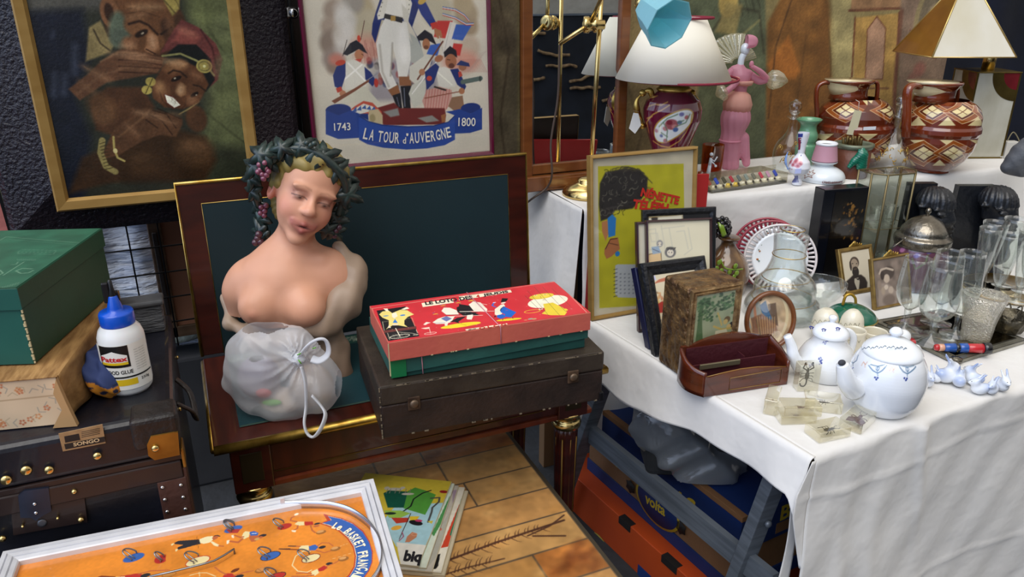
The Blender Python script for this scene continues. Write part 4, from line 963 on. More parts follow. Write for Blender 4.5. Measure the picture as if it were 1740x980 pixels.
fa=math.atan2(-BY,-BX)+math.radians(-9)
def cyl(s_,z,R=RB,fa=fa):a=fa+s_/R;return Vector((BX+R*math.cos(a),BY+R*math.sin(a),z))
def curved(name,s0,s1,z0,z1,m,R,parent,n=10):
 return MB().grid(lambda u,v:cyl(s0+(s1-s0)*u,z0+(z1-z0)*v,R),n,1).build(name,m,parent,True)
def ctext(name,st,s0,s1,z0,h,m,R,parent,bold=.02,slope=0):
 V,Fs,asp=textmesh(st,bold);mb=MB();mb.add([cyl(s0+(s1-s0)*x,z0+y*h+slope*x,R)for x,y,_ in V],Fs);return mb.build(name,m,parent,True)
zz=lambda py:zat(BX,BY,py)+.003
lab=curved('label',-.047,.049,zz(648),zz(575),mat('white_label','#e4e4df',.4),RB+.0002,t,24);OM[lab.name]=OM[t.name]
curved('label_black_panel',-.037,.012,zz(611),zz(576),mat('label_black','#101114',.4),RB+.0005,lab)
hs=MB();
def house(u,v):s_=-.034+.043*u;top=zz(592)+(.0085*(1-abs(2*u-1)));return cyl(s_,zz(606)+(top-zz(606))*v,RB+.0008)
hs.grid(house,16,2);hs.build('label_house',mat('white_label'),lab,True)
curved('label_yellow_bar',-.034,.009,zz(606.5),zz(602.5),mat('label_yellow','#d9b81e',.4),RB+.0011,lab)
ctext('brand_lettering','Pattex',-.034,.009,zz(601),.0088,mat('label_red','#c21a24',.4),RB+.0014,lab,.03)
ctext('product_lettering','WOOD GLUE',-.034,.014,zz(622),.0068,mat('label_ink','#1b1c20',.4),RB+.0006,lab,.02)
curved('label_ink_line',-.036,.049,zz(628.5),zz(626),mat('label_black'),RB+.0008,lab,20)
curved('label_yellow_panel',-.036,.018,zz(641),zz(631),mat('label_yellow'),RB+.0005,lab)
ctext('small_lettering','250g',.024,.040,zz(638),.006,mat('label_ink'),RB+.0006,lab,.01)
for k in range(9):ctext('fine_print','aoeui nrstl meca',.020,.040,zz(587+4*k),.0018,mat('label_grey_ink','#77797d',.5),RB+.0006,lab,0)
# PINBALL GAME
PT=.762
a=onz(4,936,PT);b_=onz(635,812,PT);dr=(b_-a);pang=math.atan2(dr.y,dr.x);PWd=dr.length;PD=.37
t=thing('pinball_game','tabletop pinball game with an orange basketball playfield in a ribbed aluminium frame','game',M=Matrix.Translation(Vector((a.x,a.y,PT-.045)))@Matrix.Rotation(pang,4,'Z'))
M=OM[t.name];fz=.032
m_al=mat('ribbed_aluminium','#e0e1e6',.4,.25,'#d3d4d9',25,bump=.1,bscale=60,bdist=.002)
def rail(name,x0,y0,x1,y1,w_,ml,mr):
 """ribbed channel from p0 to p1, w_ wide to its left, mitred"""
 d=Vector((x1-x0,y1-y0)).normalized();n=Vector((-d.y,d.x));L=math.hypot(x1-x0,y1-y0)
 prof=[(0,0),(0,.042),(.001,.045),(.0072,.045),(.0084,.040),(.0096,.045),(.0160,.0442),(.0172,.0395),(.0184,.0434),(.0245,.042),(.026,.040),(.026,fz-.001),(.018,0)]
 V=[];k=len(prof)
 for e,s_,mt in((0,1,ml),(1,-1,mr)):
  for o_,z in prof:
   q=Vector((x0,y0))+d*(L*e+s_*o_*mt)+n*o_;V.append((q.x,q.y,z))
 Fs=[(i,(i+1)%k,k+(i+1)%k,k+i)for i in range(k)]+[tuple(reversed(range(k))),tuple(range(k,2*k))]
 return MB().add(V,Fs).build(name,m_al,t)
rail('frame_rail',PWd,0,0,0,.026,1,1);rail('frame_rail',0,0,0,-PD,.026,1,1);rail('frame_rail',0,-PD,PWd,-PD,.026,1,1);rail('frame_rail',PWd,-PD,PWd,0,.026,1,1)
MB().box(.004,PWd-.004,-PD+.004,-.004,0,fz-.002).build('case_floor',mat('plywood','#8b6b45',.6),t)
Mf=M@Matrix.Translation((0,0,fz))
tr5=crop(Mf,160,860,5.8,0,2);tr3=crop(Mf,340,800,5.118,0,2);kk=1.25/1300
P=Paint(.02,PWd-.02,-.30,-.02,560,300,'#d8832f',tr3,kk/5.118)
P.noise(.16,.006,4);P.noise(.06,.05,7)
skin='#b5613a';skd='#7a3a22';crm='#e3d29c';blu='#3a62a8';red='#b2302a';blk='#2b2b30'
def cup(x,y,rx,ry,c_,ring=None,half=0):
 P.ell((x,y),rx+4,ry+4,'#c26f28',8,6,.8);P.ell((x,y),rx,ry,c_,8,2)
 if ring:P.ell((x,y),rx,ry,ring,8,2,1,0,7)
 if half:P.poly([(x-rx,y+4),(x+rx,y-4),(x+rx*.6,y+ry*.9),(x-rx*.5,y+ry*.95)],half,2)
P.tr=tr5
cup(390,505,78,48,blu);cup(660,520,50,50,red);P.rect(706,450,760,600,'#d8832f',1);cup(1022,540,90,52,crm,red);cup(1372,225,72,42,blu,None,'#a83a34')
P.poly([(790,360),(830,340),(1035,325),(1050,370),(1000,380),(880,415),(825,428),(820,405),(880,380),(795,372)],blk,2)
P.poly([(755,375),(785,360),(785,375),(765,388)],crm,2);P.poly([(800,440),(805,420),(828,422),(812,444)],crm,2);P.poly([(1035,325),(1100,300),(1165,292),(1180,320),(1140,355),(1080,370),(1045,360)],'#e8dcae',2)
P.poly([(1145,348),(1165,345),(1230,380),(1225,398),(1180,385)],'#e8dcae',2);P.line([(1228,388),(1275,393)],12,skin,2);P.poly([(1160,310),(1190,290),(1230,290),(1215,315),(1175,335)],skin,2);P.line([(1185,292),(1215,284),(1238,296)],10,blk,2)
for x in(1012,1022):P.line([(x,295),(x+6,420)],2,'#6a3b20',1,.7)
P.poly([(1530,255),(1575,242),(1620,262),(1610,290),(1540,290)],blu,2);P.poly([(1470,262),(1490,245),(1535,250),(1525,300),(1480,322),(1450,310)],crm,2);P.poly([(1530,290),(1625,285),(1640,310),(1590,345),(1550,350),(1530,320)],skin,2)
P.line([(1470,300),(1440,305),(1385,285)],16,skin,2);P.line([(1460,320),(1420,355),(1345,345)],20,skin,2);P.poly([(1350,285),(1375,280),(1378,312),(1360,310)],'#e9dfc0',2);P.poly([(1305,335),(1335,332),(1325,368),(1308,372)],'#e9dfc0',2)
P.ell((1662,288),30,18,blk,0,2);P.ell((1640,305),18,14,skin,0,2);P.ell((1605,322),20,16,'#c79a55',0,2);P.line([(1555,268),(1600,266)],7,'#d8dcea',2)
P.poly([(230,690),(300,680),(460,655),(480,690),(440,720),(300,720)],red,2);P.poly([(210,695),(300,690),(310,740),(200,740)],crm,2);P.poly([(20,700),(70,682),(210,690),(210,715),(60,720)],'#7a3a22',2);P.line([(440,665),(560,635),(740,628)],12,skin,2);P.ell((505,680),36,22,blk,0,2)
P.ell((738,672),50,28,'#9a6430',0,2,1,0,6);P.ell((738,668),40,22,'#c98a45',0,3)
P.line([(790,690),(900,660),(1080,618),(1190,585),(1290,530),(1385,468)],3,'#8a4b1d',8,.6)
P.line([(940,680),(1040,655),(1110,655),(1200,690)],6,crm,2);P.line([(1035,650),(1040,690)],5,crm,2)
P.poly([(1265,690),(1300,660),(1360,660),(1400,690),(1360,730),(1290,730)],red,2);P.line([(1190,600),(1240,640),(1300,670)],12,skin,2);P.line([(1380,680),(1480,650),(1565,635)],12,skin,2);P.ell((1390,630),34,18,'#6b3320',20,2);P.ell((1430,690),34,20,blk,0,2)
P.ell((1655,628),54,32,'#8d5a2c',0,2);P.ell((1650,622),40,22,'#c4854a',0,6);P.line([(1610,615),(1655,640),(1700,622)],3,'#6b3c1c',1)
P.tr=tr3
cup(735,482,58,36,red);cup(612,738,76,46,blu,blk);cup(965,758,72,44,crm,'#7a2a24');cup(665,915,70,36,red,blk)
P.line([(800,820),(830,740),(900,695),(960,700)],8,crm,2);P.line([(800,820),(850,870),(930,880),(970,860)],8,crm,2)
P.poly([(905,440),(980,438),(985,468),(915,475)],red,2);P.poly([(820,462),(850,440),(905,440),(905,470),(860,475)],crm,2);P.line([(850,475),(845,500),(815,515)],14,skin,2);P.line([(840,440),(785,430),(795,405),(820,395)],14,skin,2);P.poly([(795,515),(835,515),(830,532),(800,528)],'#e9dfc0',2);P.ell((838,376),20,14,'#e9dfc0',20,2)
P.line([(960,470),(975,515),(1000,535)],13,skin,2);P.ell((1018,458),26,13,blk,0,2);P.ell((1012,478),26,13,skin,0,2);P.ell((1052,532),42,25,'#94602f',0,2);P.ell((1045,526),30,16,'#cf965a',0,5)
P.poly([(945,655),(1000,638),(1030,660),(1000,690),(950,690)],blu,2);P.poly([(870,650),(945,645),(945,692),(890,692),(860,680)],crm,2);P.line([(870,655),(770,652)],13,skin,2);P.line([(870,685),(690,677)],13,skd,2);P.line([(700,678),(780,676)],10,blk,2);P.line([(770,652),(830,653)],10,blk,2)
P.line([(1020,650),(1060,625),(1120,625),(1155,650)],10,skin,2);P.line([(1010,690),(1080,710),(1150,690)],11,skin,2);P.ell((1062,662),28,17,blk,0,2);P.ell((1178,677),40,25,'#94602f',0,2);P.ell((1170,670),28,16,'#cf965a',0,5)
P.line([(1215,655),(1290,628)],3,'#e9c58a',1,.8);P.line([(1130,770),(1310,715)],3,'#e9c58a',1,.8)
P.poly([(1025,850),(1080,820),(1110,840),(1070,868),(1030,872)],red,2);P.poly([(965,875),(1020,850),(1035,885),(1000,910),(970,900)],crm,2);P.line([(965,890),(900,885),(840,890)],13,skin,2);P.line([(985,905),(900,915),(800,916)],13,skin,2);P.ell((1124,806),27,16,blk,-10,2);P.line([(1095,830),(1170,800),(1215,775)],11,skin,2);P.ell((1247,763),42,27,'#94602f',0,2);P.ell((1240,757),28,16,'#cf965a',0,5)
outer=[(1070,370),(1130,388),(1230,408),(1330,450),(1420,520),(1475,610),(1502,700),(1500,790),(1470,870),(1420,940),(1330,1010),(1200,1080)]
inner=[(1100,1010),(1220,960),(1290,905),(1335,830),(1345,740),(1325,660),(1280,590),(1200,520),(1110,480),(1040,458),(1105,430)]
P.poly(outer+inner,'#b03a26',2);o2=[(1112,390),(1228,415),(1326,458),(1412,528),(1465,614),(1491,702),(1489,788),(1460,864),(1410,932),(1322,1000)];i2=[(1230,968),(1302,910),(1347,833),(1357,740),(1337,655),(1290,582),(1208,510),(1115,470),(1060,455),(1140,430)]
P.poly(o2+i2,'#dfd0a8',2);P.poly([(x+(3 if i else 0),y+3)for i,(x,y)in enumerate(o2)]+[(x+5,y-3)for x,y in i2],'#2f5da6',2)
P.ell((1440,258),22,26,'#e7d3b0',0,4);P.line([(1500,580),(1545,570)],3,'#e6b070',2,.7);P.line([(1510,665),(1560,655)],3,'#e6b070',2,.7);P.ell((1620,797),30,20,'#7d7448',0,4);P.ell((1620,797),18,12,'#a08f55',0,3)
P.mesh('playfield',mat('lacquered_print',vcol=True,rough=.28,coat=.5),t,warp=lambda V:np.stack([V[:,0],V[:,2],np.full(len(V),fz)],-1))
MB().box(.02,PWd-.02,-PD+.02,-.295,fz-.003,fz+.0002).build('playfield_margin',mat('orange_print','#d8832f',.3),t)
arc=catmull([(*tr3(*p),0)for p in((1150,470),(1215,490),(1290,528),(1355,590),(1400,665),(1420,750),(1408,830),(1370,905),(1310,965))],12)
ln_=[0]
for i in range(1,len(arc)):ln_.append(ln_[-1]+(arc[i]-arc[i-1]).length)
txt='Le BASKET FRANÇAIS';tb=MB()
for i,ch in enumerate(txt):
 if ch==' ':continue
 s_=ln_[-1]*(i+.3)/len(txt);j=next(k for k in range(len(ln_))if ln_[k]>=s_);j=max(j,1);q=arc[j-1].lerp(arc[j],(s_-ln_[j-1])/(ln_[j]-ln_[j-1]));d=(arc[min(j+2,len(arc)-1)]-arc[max(j-2,0)]).normalized()
 an=math.atan2(d.y,d.x);up=Vector((-d.y,d.x,0));cs=ln_[-1]/len(txt);hc=.015*(.75 if ch=='e' else 1)
 tb.text(ch,Matrix.Translation(q-up*.0075+Vector((0,0,fz+.0003)))@Matrix.Rotation(an,4,'Z'),cs*.82,hc*(1.2 if ch=='Ç' else 1),bold=.035)
tb.build('banner_lettering',mat('cream_lettering','#ece2c4',.5),t)
for tr_,x,y,rx in((tr5,375,500,90),(tr5,660,525,60),(tr5,985,530,95),(tr5,1350,220,82),(tr3,270,490,70),(tr3,700,480,75),(tr3,580,735,85),(tr3,920,755,80),(tr3,630,915,75)):
 sc=5.8 if tr_ is tr5 else 5.118;c0=Vector((*tr_(x,y),fz));r=rx/sc*kk*.72
 pts=[]
 for k in range(13):
  a_=math.radians(60+210*k/12);pts.append(c0+Vector((r*math.cos(a_),r*.75*math.sin(a_),.004+.010*math.sin(math.radians(k*15)))))
 MB().tube([pts[0]-Vector((0,0,.006))]+pts+[pts[-1]-Vector((0,0,.006))],.0011,6).tube([c0+Vector((r*math.cos(math.radians(150)),r*.75*math.sin(math.radians(150)),.013)),c0+Vector((0,-.002,.004)),c0+Vector((r*.4,-r*.5,.001))],.0008,5).build('wire_hoop',mat('grey_wire','#8d8f94',.3,.9),t)
rl=[Vector((*tr5(*p),fz+.009))for p in((560,740),(790,690),(1080,618),(1190,585),(1290,530),(1385,468))]
MB().tube([rl[0]-Vector((0,0,.01))]+rl+[rl[-1]-Vector((0,0,.01))],.0016,6).build('wire_rail',mat('grey_wire'),t)
Mt=M@Matrix.Translation((0,0,fz+.014));tt3=crop(Mt,340,800,5.118,0,2)
ar=catmull([(*tt3(*p),0)for p in((703,268),(850,262),(1000,262),(1140,272),(1300,318),(1440,410),(1530,520),(1570,630),(1578,740),(1545,850),(1470,950),(1350,1040),(1200,1110))],6)
V=[];Fs=[]
for q in ar:V+=[(q.x,q.y,fz),(q.x,q.y,fz+.015)]
for i in range(len(ar)-1):Fs.append((2*i,2*i+2,2*i+3,2*i+1))
MB().add(V,Fs,0,True).build('curved_ball_guide',mat('polished_aluminium','#c7c9d0',.2,.9),t,mods=[('SOLIDIFY',dict(thickness=.0018,offset=0))])
q=ar[0];MB().box(q.x-.001,q.x+.006,q.y-.003,q.y+.002,fz,fz+.022,.0005).build('guide_clip',m_al,t)
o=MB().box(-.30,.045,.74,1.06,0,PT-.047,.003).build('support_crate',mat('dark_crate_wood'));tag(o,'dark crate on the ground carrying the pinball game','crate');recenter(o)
# COMIC MAGAZINES on the tiles
m_page=mat('yellowed_pages','#c9bda0',.8,col2='#b0a182',nscale=3,stretch=(1,1,200))
def magazine(TR,BR,z,th,W,ops,label,bg,nx=150,nz=180):
 TR=Vector(TR).to_3d();BR=Vector(BR).to_3d();d=(TR-BR);ang=math.atan2(d.y,d.x)-PI/2
 M=Matrix.Translation((BR.x,BR.y,z))@Matrix.Rotation(ang,4,'Z');t=thing('comic_magazine',label,'magazine',M=M,group='old comic magazines on the tiled table');L=d.length
 MB().box(-W,0,0,L,0,th,.0006).box(-.0015,.001,0,L,.0005,th-.0005,0).build('pages',m_page,t)
 P=Paint(-W,0,0,L,nx,nz,bg,crop(M@Matrix.Translation((0,0,th)),600,740,4.083,0,2),1.6/1300/4.083)
 ops(P);P.noise(.06,.04,3)
 P.mesh('cover',mat('glossy_cover',vcol=True,rough=.3,coat=.2),t,warp=lambda V:np.stack([V[:,0],V[:,2],np.full(len(V),th+.0004)],-1));return t
def m4(P):P.poly([(780,365),(800,370),(640,975),(600,975)],'#bdb197',3)
def m3(P):
 P.poly([(720,380),(790,370),(760,440),(690,600),(600,900),(500,900)],'#d8d0be',2);P.poly([(735,480),(752,450),(672,770),(650,780),(608,782)],'#c5442c',2);P.poly([(750,440),(775,395),(712,650),(690,700),(670,690)],'#2e7a5a',2);P.poly([(560,790),(660,770),(640,940),(520,940)],'#ddd6c4',2);P.poly([(585,825),(606,820),(590,905),(575,925),(545,925),(560,895)],'#1c1b1c',2)
def m2(P):
 P.poly([(690,380),(780,370),(745,480),(690,500)],'#9b8694',3);P.poly([(690,500),(740,480),(610,800),(480,960),(440,950),(560,700)],'#a8a598',3);P.ell((602,650),14,14,'#b86a5a',0,6)
def m1b(P):P.poly([(640,400),(720,395),(560,700),(480,870),(400,930)],'#c9d7c6',2);P.poly([(670,420),(715,400),(640,560),(560,700),(545,680)],'#4a8a4e',2)
def m1(P):
 P.poly([(100,280),(690,350),(640,470),(560,470),(200,560)],'#c9b23a',3);P.poly([(560,470),(640,465),(500,770),(300,770),(200,600),(300,480)],'#9fc4cc',3);P.poly([(300,740),(510,760),(440,920),(330,900)],'#dcd8cc',3)
 P.poly([(210,400),(250,380),(400,390),(360,500),(240,500)],'#15503e',3);P.poly([(380,385),(430,360),(500,380),(575,410),(500,550),(350,505)],'#4f9139',3);P.line([(320,545),(400,490),(420,440),(480,400),(540,380)],11,'#1d2220',3)
 P.line([(540,435),(600,430),(595,460),(550,500),(545,530),(520,600)],14,'#4a4a48',4);P.poly([(515,595),(555,590),(545,612)],'#c8b13a',2);P.ell((628,390),30,16,'#8d1e20',0,5);P.line([(655,380),(662,375)],4,'#8d1e20',2)
 P.poly([(215,520),(330,520),(400,540),(330,570),(250,570)],'#8fb44c',4);P.ell((258,540),40,14,'#23302a',10,3)
 P.ell((290,372),60,18,'#b9b3a4',8,4);P.ell((235,365),20,20,'#b9b3a4',0,4);P.ell((380,405),45,13,'#b9b3a4',10,4);P.ell((345,362),18,14,'#b9b3a4',0,4)
 for x in(240,262,300,330,370,400):P.line([(x,370),(x-10,400)],5,'#857f72',3)
 P.poly([(265,570),(390,570),(380,600),(300,610)],'#b23a2a',3);P.poly([(390,560),(460,560),(440,590),(395,590)],'#d2b22e',3);P.ell((435,605),50,25,'#1b1b1f',-10,3);P.ell((455,590),26,12,'#b53560',0,3);P.line([(400,540),(350,650),(320,720)],5,'#3a2b28',2);P.ell((300,640),36,22,'#d9a23e',30,4);P.line([(340,670),(350,700),(320,730)],7,'#9a3f60',4)
 P.poly([(360,740),(375,700),(410,668),(445,680),(440,705),(390,740)],'#b77a58',3);P.ell((425,685),18,14,'#cf9a7c',0,3,1,0,4)
s_=onz
magazine((.466,1.335),(.335,1.107),TZ+.001,.006,.19,m4,'thick old comic magazine with browned edges, lowest of the pile on the tiles','#c9bda0',40,60)
magazine((.462,1.345),(.330,1.112),TZ+.0075,.003,.19,m3,'comic magazine with an orange red strip, second from the bottom of the pile','#cfc6b2')
magazine((.450,1.352),(.314,1.118),TZ+.011,.003,.19,m2,'comic magazine with a grey mauve cover edge, third in the pile','#b8b0a2')
magazine((.443,1.358),(.306,1.128),TZ+.0145,.003,.19,m1b,'comic magazine with a green and white edge under the topmost one','#cfd6c4')
mg=magazine((.438,1.363),(.292,1.135),TZ+.018,.003,.20,m1,'topmost comic magazine showing a green car, dogs and pale blue ground','#c9b23a',200,240)
f=crop(OM[mg.name]@Matrix.Translation((0,0,.003)),600,740,4.083,0,2)
def toptext(name,st,p0,p1,p2,m,parent,z,bold=.05):
 a=Vector((*f(*p0),z));b_=Vector((*f(*p1),z));c_=Vector((*f(*p2),z));V,Fs,asp=textmesh(st,bold)
 return MB().add([a+(b_-a)*x+(c_-a)*y for x,y,_ in V],Fs).build(name,m,parent)
toptext('title_lettering','biq',(340,895),(462,905),(365,795),m_lk,mg,.0042)
# ON THE GAMES TABLE
def vthing(name,label,cat,px,py,z,group=None,extra=0):
 """thing whose local x,y are turned to the viewing direction (x along the photo's width, y away)"""
 q=onz(px,py,z);M=Matrix.Translation(q)@Matrix.Rotation(-YAW+extra,4,'Z');return thing(name,label,cat,M=M,group=group)
def pmap(t):
 M=OM[t.name];cache={}
 def f(px,py,dy=0.0):
  if dy not in cache:cache[dy]=planetr(M,dy)
  x,z=cache[dy](px,py);return(x,dy,z)
 return f
def Rxyz(x,y,z):return np.array(Euler((math.radians(x),math.radians(y),math.radians(z))).to_matrix())
# bust
t=vthing('painted_bust','painted terracotta bust of a young woman with vine leaves and grapes in her hair','bust',497,622,GZ)
b=pmap(t);sk='#d39b7e';sk2='#c48670'
tz=b(497,640)[2]
def at3(p,dz=(0,0,0)):return(p[0]+dz[0],p[1]+dz[1],p[2]+dz[2])
D0=0.0
body=[K(b(490,470,.01),b(495,540,.0),.085,.080,.05,sk),E(b(480,488,-.01),(.092,.058,.050),.05,sk),E(b(417,488,.012),(.040,.044,.046),.045,sk),E(b(568,468,.012),(.038,.044,.046),.045,sk),K(b(410,497,.012),b(414,555,.012),.034,.028,.03,sk),K(b(580,476,.012),b(582,520,.0),.032,.028,.03,sk),K(b(486,445,.010),b(510,372,.012),.043,.037,.035,sk),K(b(478,444,.0),b(428,470,.01),.026,.028,.04,sk),K(b(495,444,.0),b(556,450,.01),.026,.028,.04,sk),E(b(438,522,-.072),(.040,.036,.040),.028,sk),E(b(520,524,-.070),(.040,.036,.039),.028,sk),K(b(470,440,-.03),b(430,452,-.02),.007,.007,.02,sk),K(b(500,440,-.03),b(545,440,-.02),.007,.007,.02,sk),E(b(431,533,-.100),.008,.010,'#bb7a66')]
lo=(-.17,-.14,.10);hi=(.15,.10,.46)
m_ter=mat('painted_terracotta',vcol=True,rough=.5,coat=.08,bump=.12,bscale=45,bdist=.003)
hc=Vector(b(519,333,-.005));Rh=(Matrix.Rotation(math.radians(27),3,'Y')@Matrix.Rotation(math.radians(20),3,'Z')@Matrix.Rotation(math.radians(-13),3,'X'))
Rn=np.array(Rh);hs=1.06
def H(x,y,z):return tuple(hc+Rh@Vector((x*hs,y*hs,z*hs)))
def HE(c_,r,k,col=None,R=None,op='+'):
 return E(H(*c_),tuple(hs*q for q in r),k,col,Rn if R is None else Rn@np.array(R),op)
cheek='#cf8d74'
head=[HE((0,.018,.030),(.064,.076,.066),.02,sk),HE((0,-.018,-.020),(.048,.056,.062),.03,sk),HE((0,-.030,.045),(.050,.040,.040),.03,sk),HE((0,-.052,-.075),(.017,.017,.015),.022,sk),HE((.027,-.044,-.022),(.019,.020,.021),.02,cheek),HE((-.027,-.044,-.022),(.019,.020,.021),.02,cheek),HE((.023,-.066,.022),(.020,.008,.006),.012,sk),HE((-.023,-.066,.022),(.020,.008,.006),.012,sk),K(H(0,-.066,.018),H(0,-.083,-.014),.0058,.0078,.014,sk),HE((0,-.084,-.017),(.010,.008,.0075),.010,'#cc8e76'),HE((.009,-.075,-.019),(.0065,.007,.0055),.006,sk),HE((-.009,-.075,-.019),(.0065,.007,.0055),.006,sk),HE((.024,-.078,.006),(.015,.012,.009),.010,None,None,'-'),HE((-.024,-.078,.006),(.015,.012,.009),.010,None,None,'-'),HE((.024,-.061,.005),(.0115,.010,.0075),.002,'#a57c6c'),HE((-.024,-.061,.005),(.0115,.010,.0075),.002,'#a57c6c'),K(H(-.036,-.060,.012),H(-.012,-.067,.011),.0022,.0024,.003,'#8a5243'),K(H(.036,-.060,.012),H(.012,-.067,.011),.0022,.0024,.003,'#8a5243'),K(H(-.034,-.062,-.001),H(-.014,-.066,-.002),.0016,.0016,.003,sk2),K(H(.034,-.062,-.001),H(.014,-.066,-.002),.0016,.0016,.003,sk2),HE((0,-.062,-.048),(.024,.014,.014),.012,sk),K(H(-.023,-.069,-.041),H(0,-.075,-.0430),.0028,.0046,.004,'#8f3f3e'),K(H(.023,-.069,-.041),H(0,-.075,-.0430),.0028,.0046,.004,'#8f3f3e'),K(H(-.020,-.069,-.047),H(0,-.074,-.0555),.0035,.0055,.004,'#964644'),K(H(.020,-.069,-.047),H(0,-.074,-.0555),.0035,.0055,.004,'#964644'),HE((0,-.080,-.0485),(.014,.006,.0022),.002,None,None,'-'),HE((-.062,.004,-.008),(.009,.015,.021),.006,'#b8705a'),HE((.062,.004,-.008),(.009,.015,.021),.006,'#b8705a'),HE((-.069,.0,-.006),(.006,.008,.011),.004,None,None,'-')]
def bustcol(V,c_):
 q=(V-np.array(hc))@Rn/hs
 def blend(mask,col):
  nonlocal c_
  a=np.clip(mask,0,1)[:,None];c_=c_*(1-a)+np.array(lin(col))*a
 g=lambda c0,r:np.exp(-(((q-np.array(c0))/np.array(r))**2).sum(1)*2)
 for s_ in(-1,1):
  blend(.6*g((s_*.024,-.068,.0020),(.0110,.02,.0030)),'#b99a88');blend(1.3*g((s_*.024+.001,-.068,.0022),(.0046,.02,.0030)),'#3a2a26');w1=np.exp(-((q[:,2]-(.0062-16*(q[:,0]-s_*.024)**2))/.0012)**2)*(np.abs(q[:,0]-s_*.024)<.0145)*(q[:,1]<-.03);blend(.9*w1,'#4a2e26');blend(.5*g((s_*.024,-.068,-.002),(.014,.02,.002)),'#8a5a4a');blend(.22*g((s_*.038,-.05,-.022),(.022,.03,.018)),'#b05c4c')
  br=np.exp(-((q[:,2]-(.026-.25*np.abs(q[:,0]-s_*.022)))/.0022)**2)*(np.abs(q[:,0]-s_*.024)<.016)*(q[:,1]<-.03);blend(.45*br,'#8a5d45')
 blend(.7*g((0,-.074,-.0480),(.022,.03,.0060)),'#9a524c');blend(1.3*g((0,-.076,-.0485),(.019,.02,.0022)),'#3d1818')
 n=vnoise(V[:,0],V[:,2],40,5);c_=c_*(.94+.12*n)[:,None]
 return c_
sculpt('body',body+head,(-.15,-.16,.13),(.16,.12,.54),.0024,m_ter,t,base=sk,ck=.004,smooth=1,colfn=bustcol)
ha='#8f7d42'
hair=[HE((0,.034,.040),(.073,.076,.070),.02,ha),HE((0,-.006,.072),(.058,.048,.030),.02,ha),HE((-.058,.01,.03),(.017,.036,.042),.02,ha),HE((.060,.006,.02),(.017,.036,.052),.02,ha),HE((-.050,-.030,.055),(.020,.022,.022),.012,ha),HE((.050,-.030,.052),(.020,.022,.026),.012,ha),HE((.0,.07,-.02),(.05,.035,.06),.02,'#7c6c38'),HE((0,-.060,.006),(.044,.042,.048),.012,None,None,'-'),HE((.018,-.050,.060),(.030,.020,.016),.012,ha),HE((-.020,-.048,.060),(.030,.020,.016),.012,ha),HE((0,-.028,.080),(.048,.044,.018),.012,ha),HE((.035,-.035,.062),(.022,.024,.020),.012,ha)]
def hwave(G):
 q=(G-np.array(hc))@Rn;a=np.arctan2(q[...,0],q[...,2]+.02);return.0014*np.sin(a*26+60*q[...,1]+2*np.sin(q[...,1]*90))
def haircol(V,c_):
 q=(V-np.array(hc))@Rn;a=np.arctan2(q[:,0],q[:,2]+.02);s_=.5+.5*np.sin(a*26+60*q[:,1]+2*np.sin(q[:,1]*90));return c_*(1-.35*s_)[:,None]+np.array(lin('#6f5f2c'))*.25*s_[:,None]
sculpt('hair',hair,(-.12,-.12,.33),(.17,.14,.60),.0034,m_ter,t,base=ha,smooth=1,extra=hwave,colfn=haircol)
m_leaf=mat('dark_glazed_leaf','#131f1e',.4,col2='#2c3d38',nscale=40,coat=.25,bump=.3,bscale=90,bdist=.003)
def leaf(mb,c_,nrm,up,s_):
 n=Vector(nrm).normalized();u=Vector(up);u=(u-n*u.dot(n)).normalized();r=n.cross(u);L=[]
 for k in range(20):
  a=2*PI*k/20;rr=s_*(.72+.28*math.cos(5*a))*(1.15 if abs(a-0)<.5 or a>5.8 else 1);L.append((rr*math.sin(a),rr*math.cos(a)))
 V=[Vector(c_)+n*.006]+[Vector(c_)+r*x+u*y-n*(.006*((x*x+y*y)/s_**2)-.003*math.cos(5*math.atan2(x,y)))for x,y in L]
 V2=[v-n*.005 for v in V];N=21;Fs=[]
 for k in range(20):j=(k+1)%20;Fs+=[(0,1+j,1+k),(N,N+1+k,N+1+j),(1+k,1+j,N+1+j,N+1+k)]
 mb.add(V+V2,Fs,0,True)
wr_=MB();rl=random.Random(3)
ring=[(440,262),(432,282),(425,302),(428,325),(436,350),(446,285),(452,262),(470,256),(488,255),(505,252),(521,250),(535,258),(550,264),(562,275),(572,288),(582,302),(588,318),(586,334),(580,350),(572,366),(564,380),(556,392),(575,375),(592,330),(590,300),(455,275),(442,372),(440,395),(446,405),(478,250),(512,245),(570,395)]
for i,(x,y)in enumerate(ring):
 dy=-.062+.02*rl.random()if y<300 else-.03+.02*rl.random();
 if x<450 and y>340:dy=.05
 if x>560 and y>340:dy=-.01
 c_=Vector(b(x,y,dy));nrm=(c_-hc).normalized()*.6+Vector((0,-1,.2));leaf(wr_,c_,nrm,(rl.uniform(-1,1),0,rl.uniform(-1,1)),rl.uniform(.026,.034))
wr_.tube(catmull([b(440,350,.04),b(428,310,.0),b(440,272,-.02),(b(480,254,-.045)),b(530,256,-.05),b(570,285,-.05),b(588,320,-.03),b(575,365,-.01)],5),.008,8)
wr_.build('vine_leaf_wreath',m_leaf,t)
m_grp=mat('pink_grape_glaze','#7b3f52',.25,coat=.6);m_grp2=mat('dark_grape_glaze','#4a2a35',.3,coat=.4)
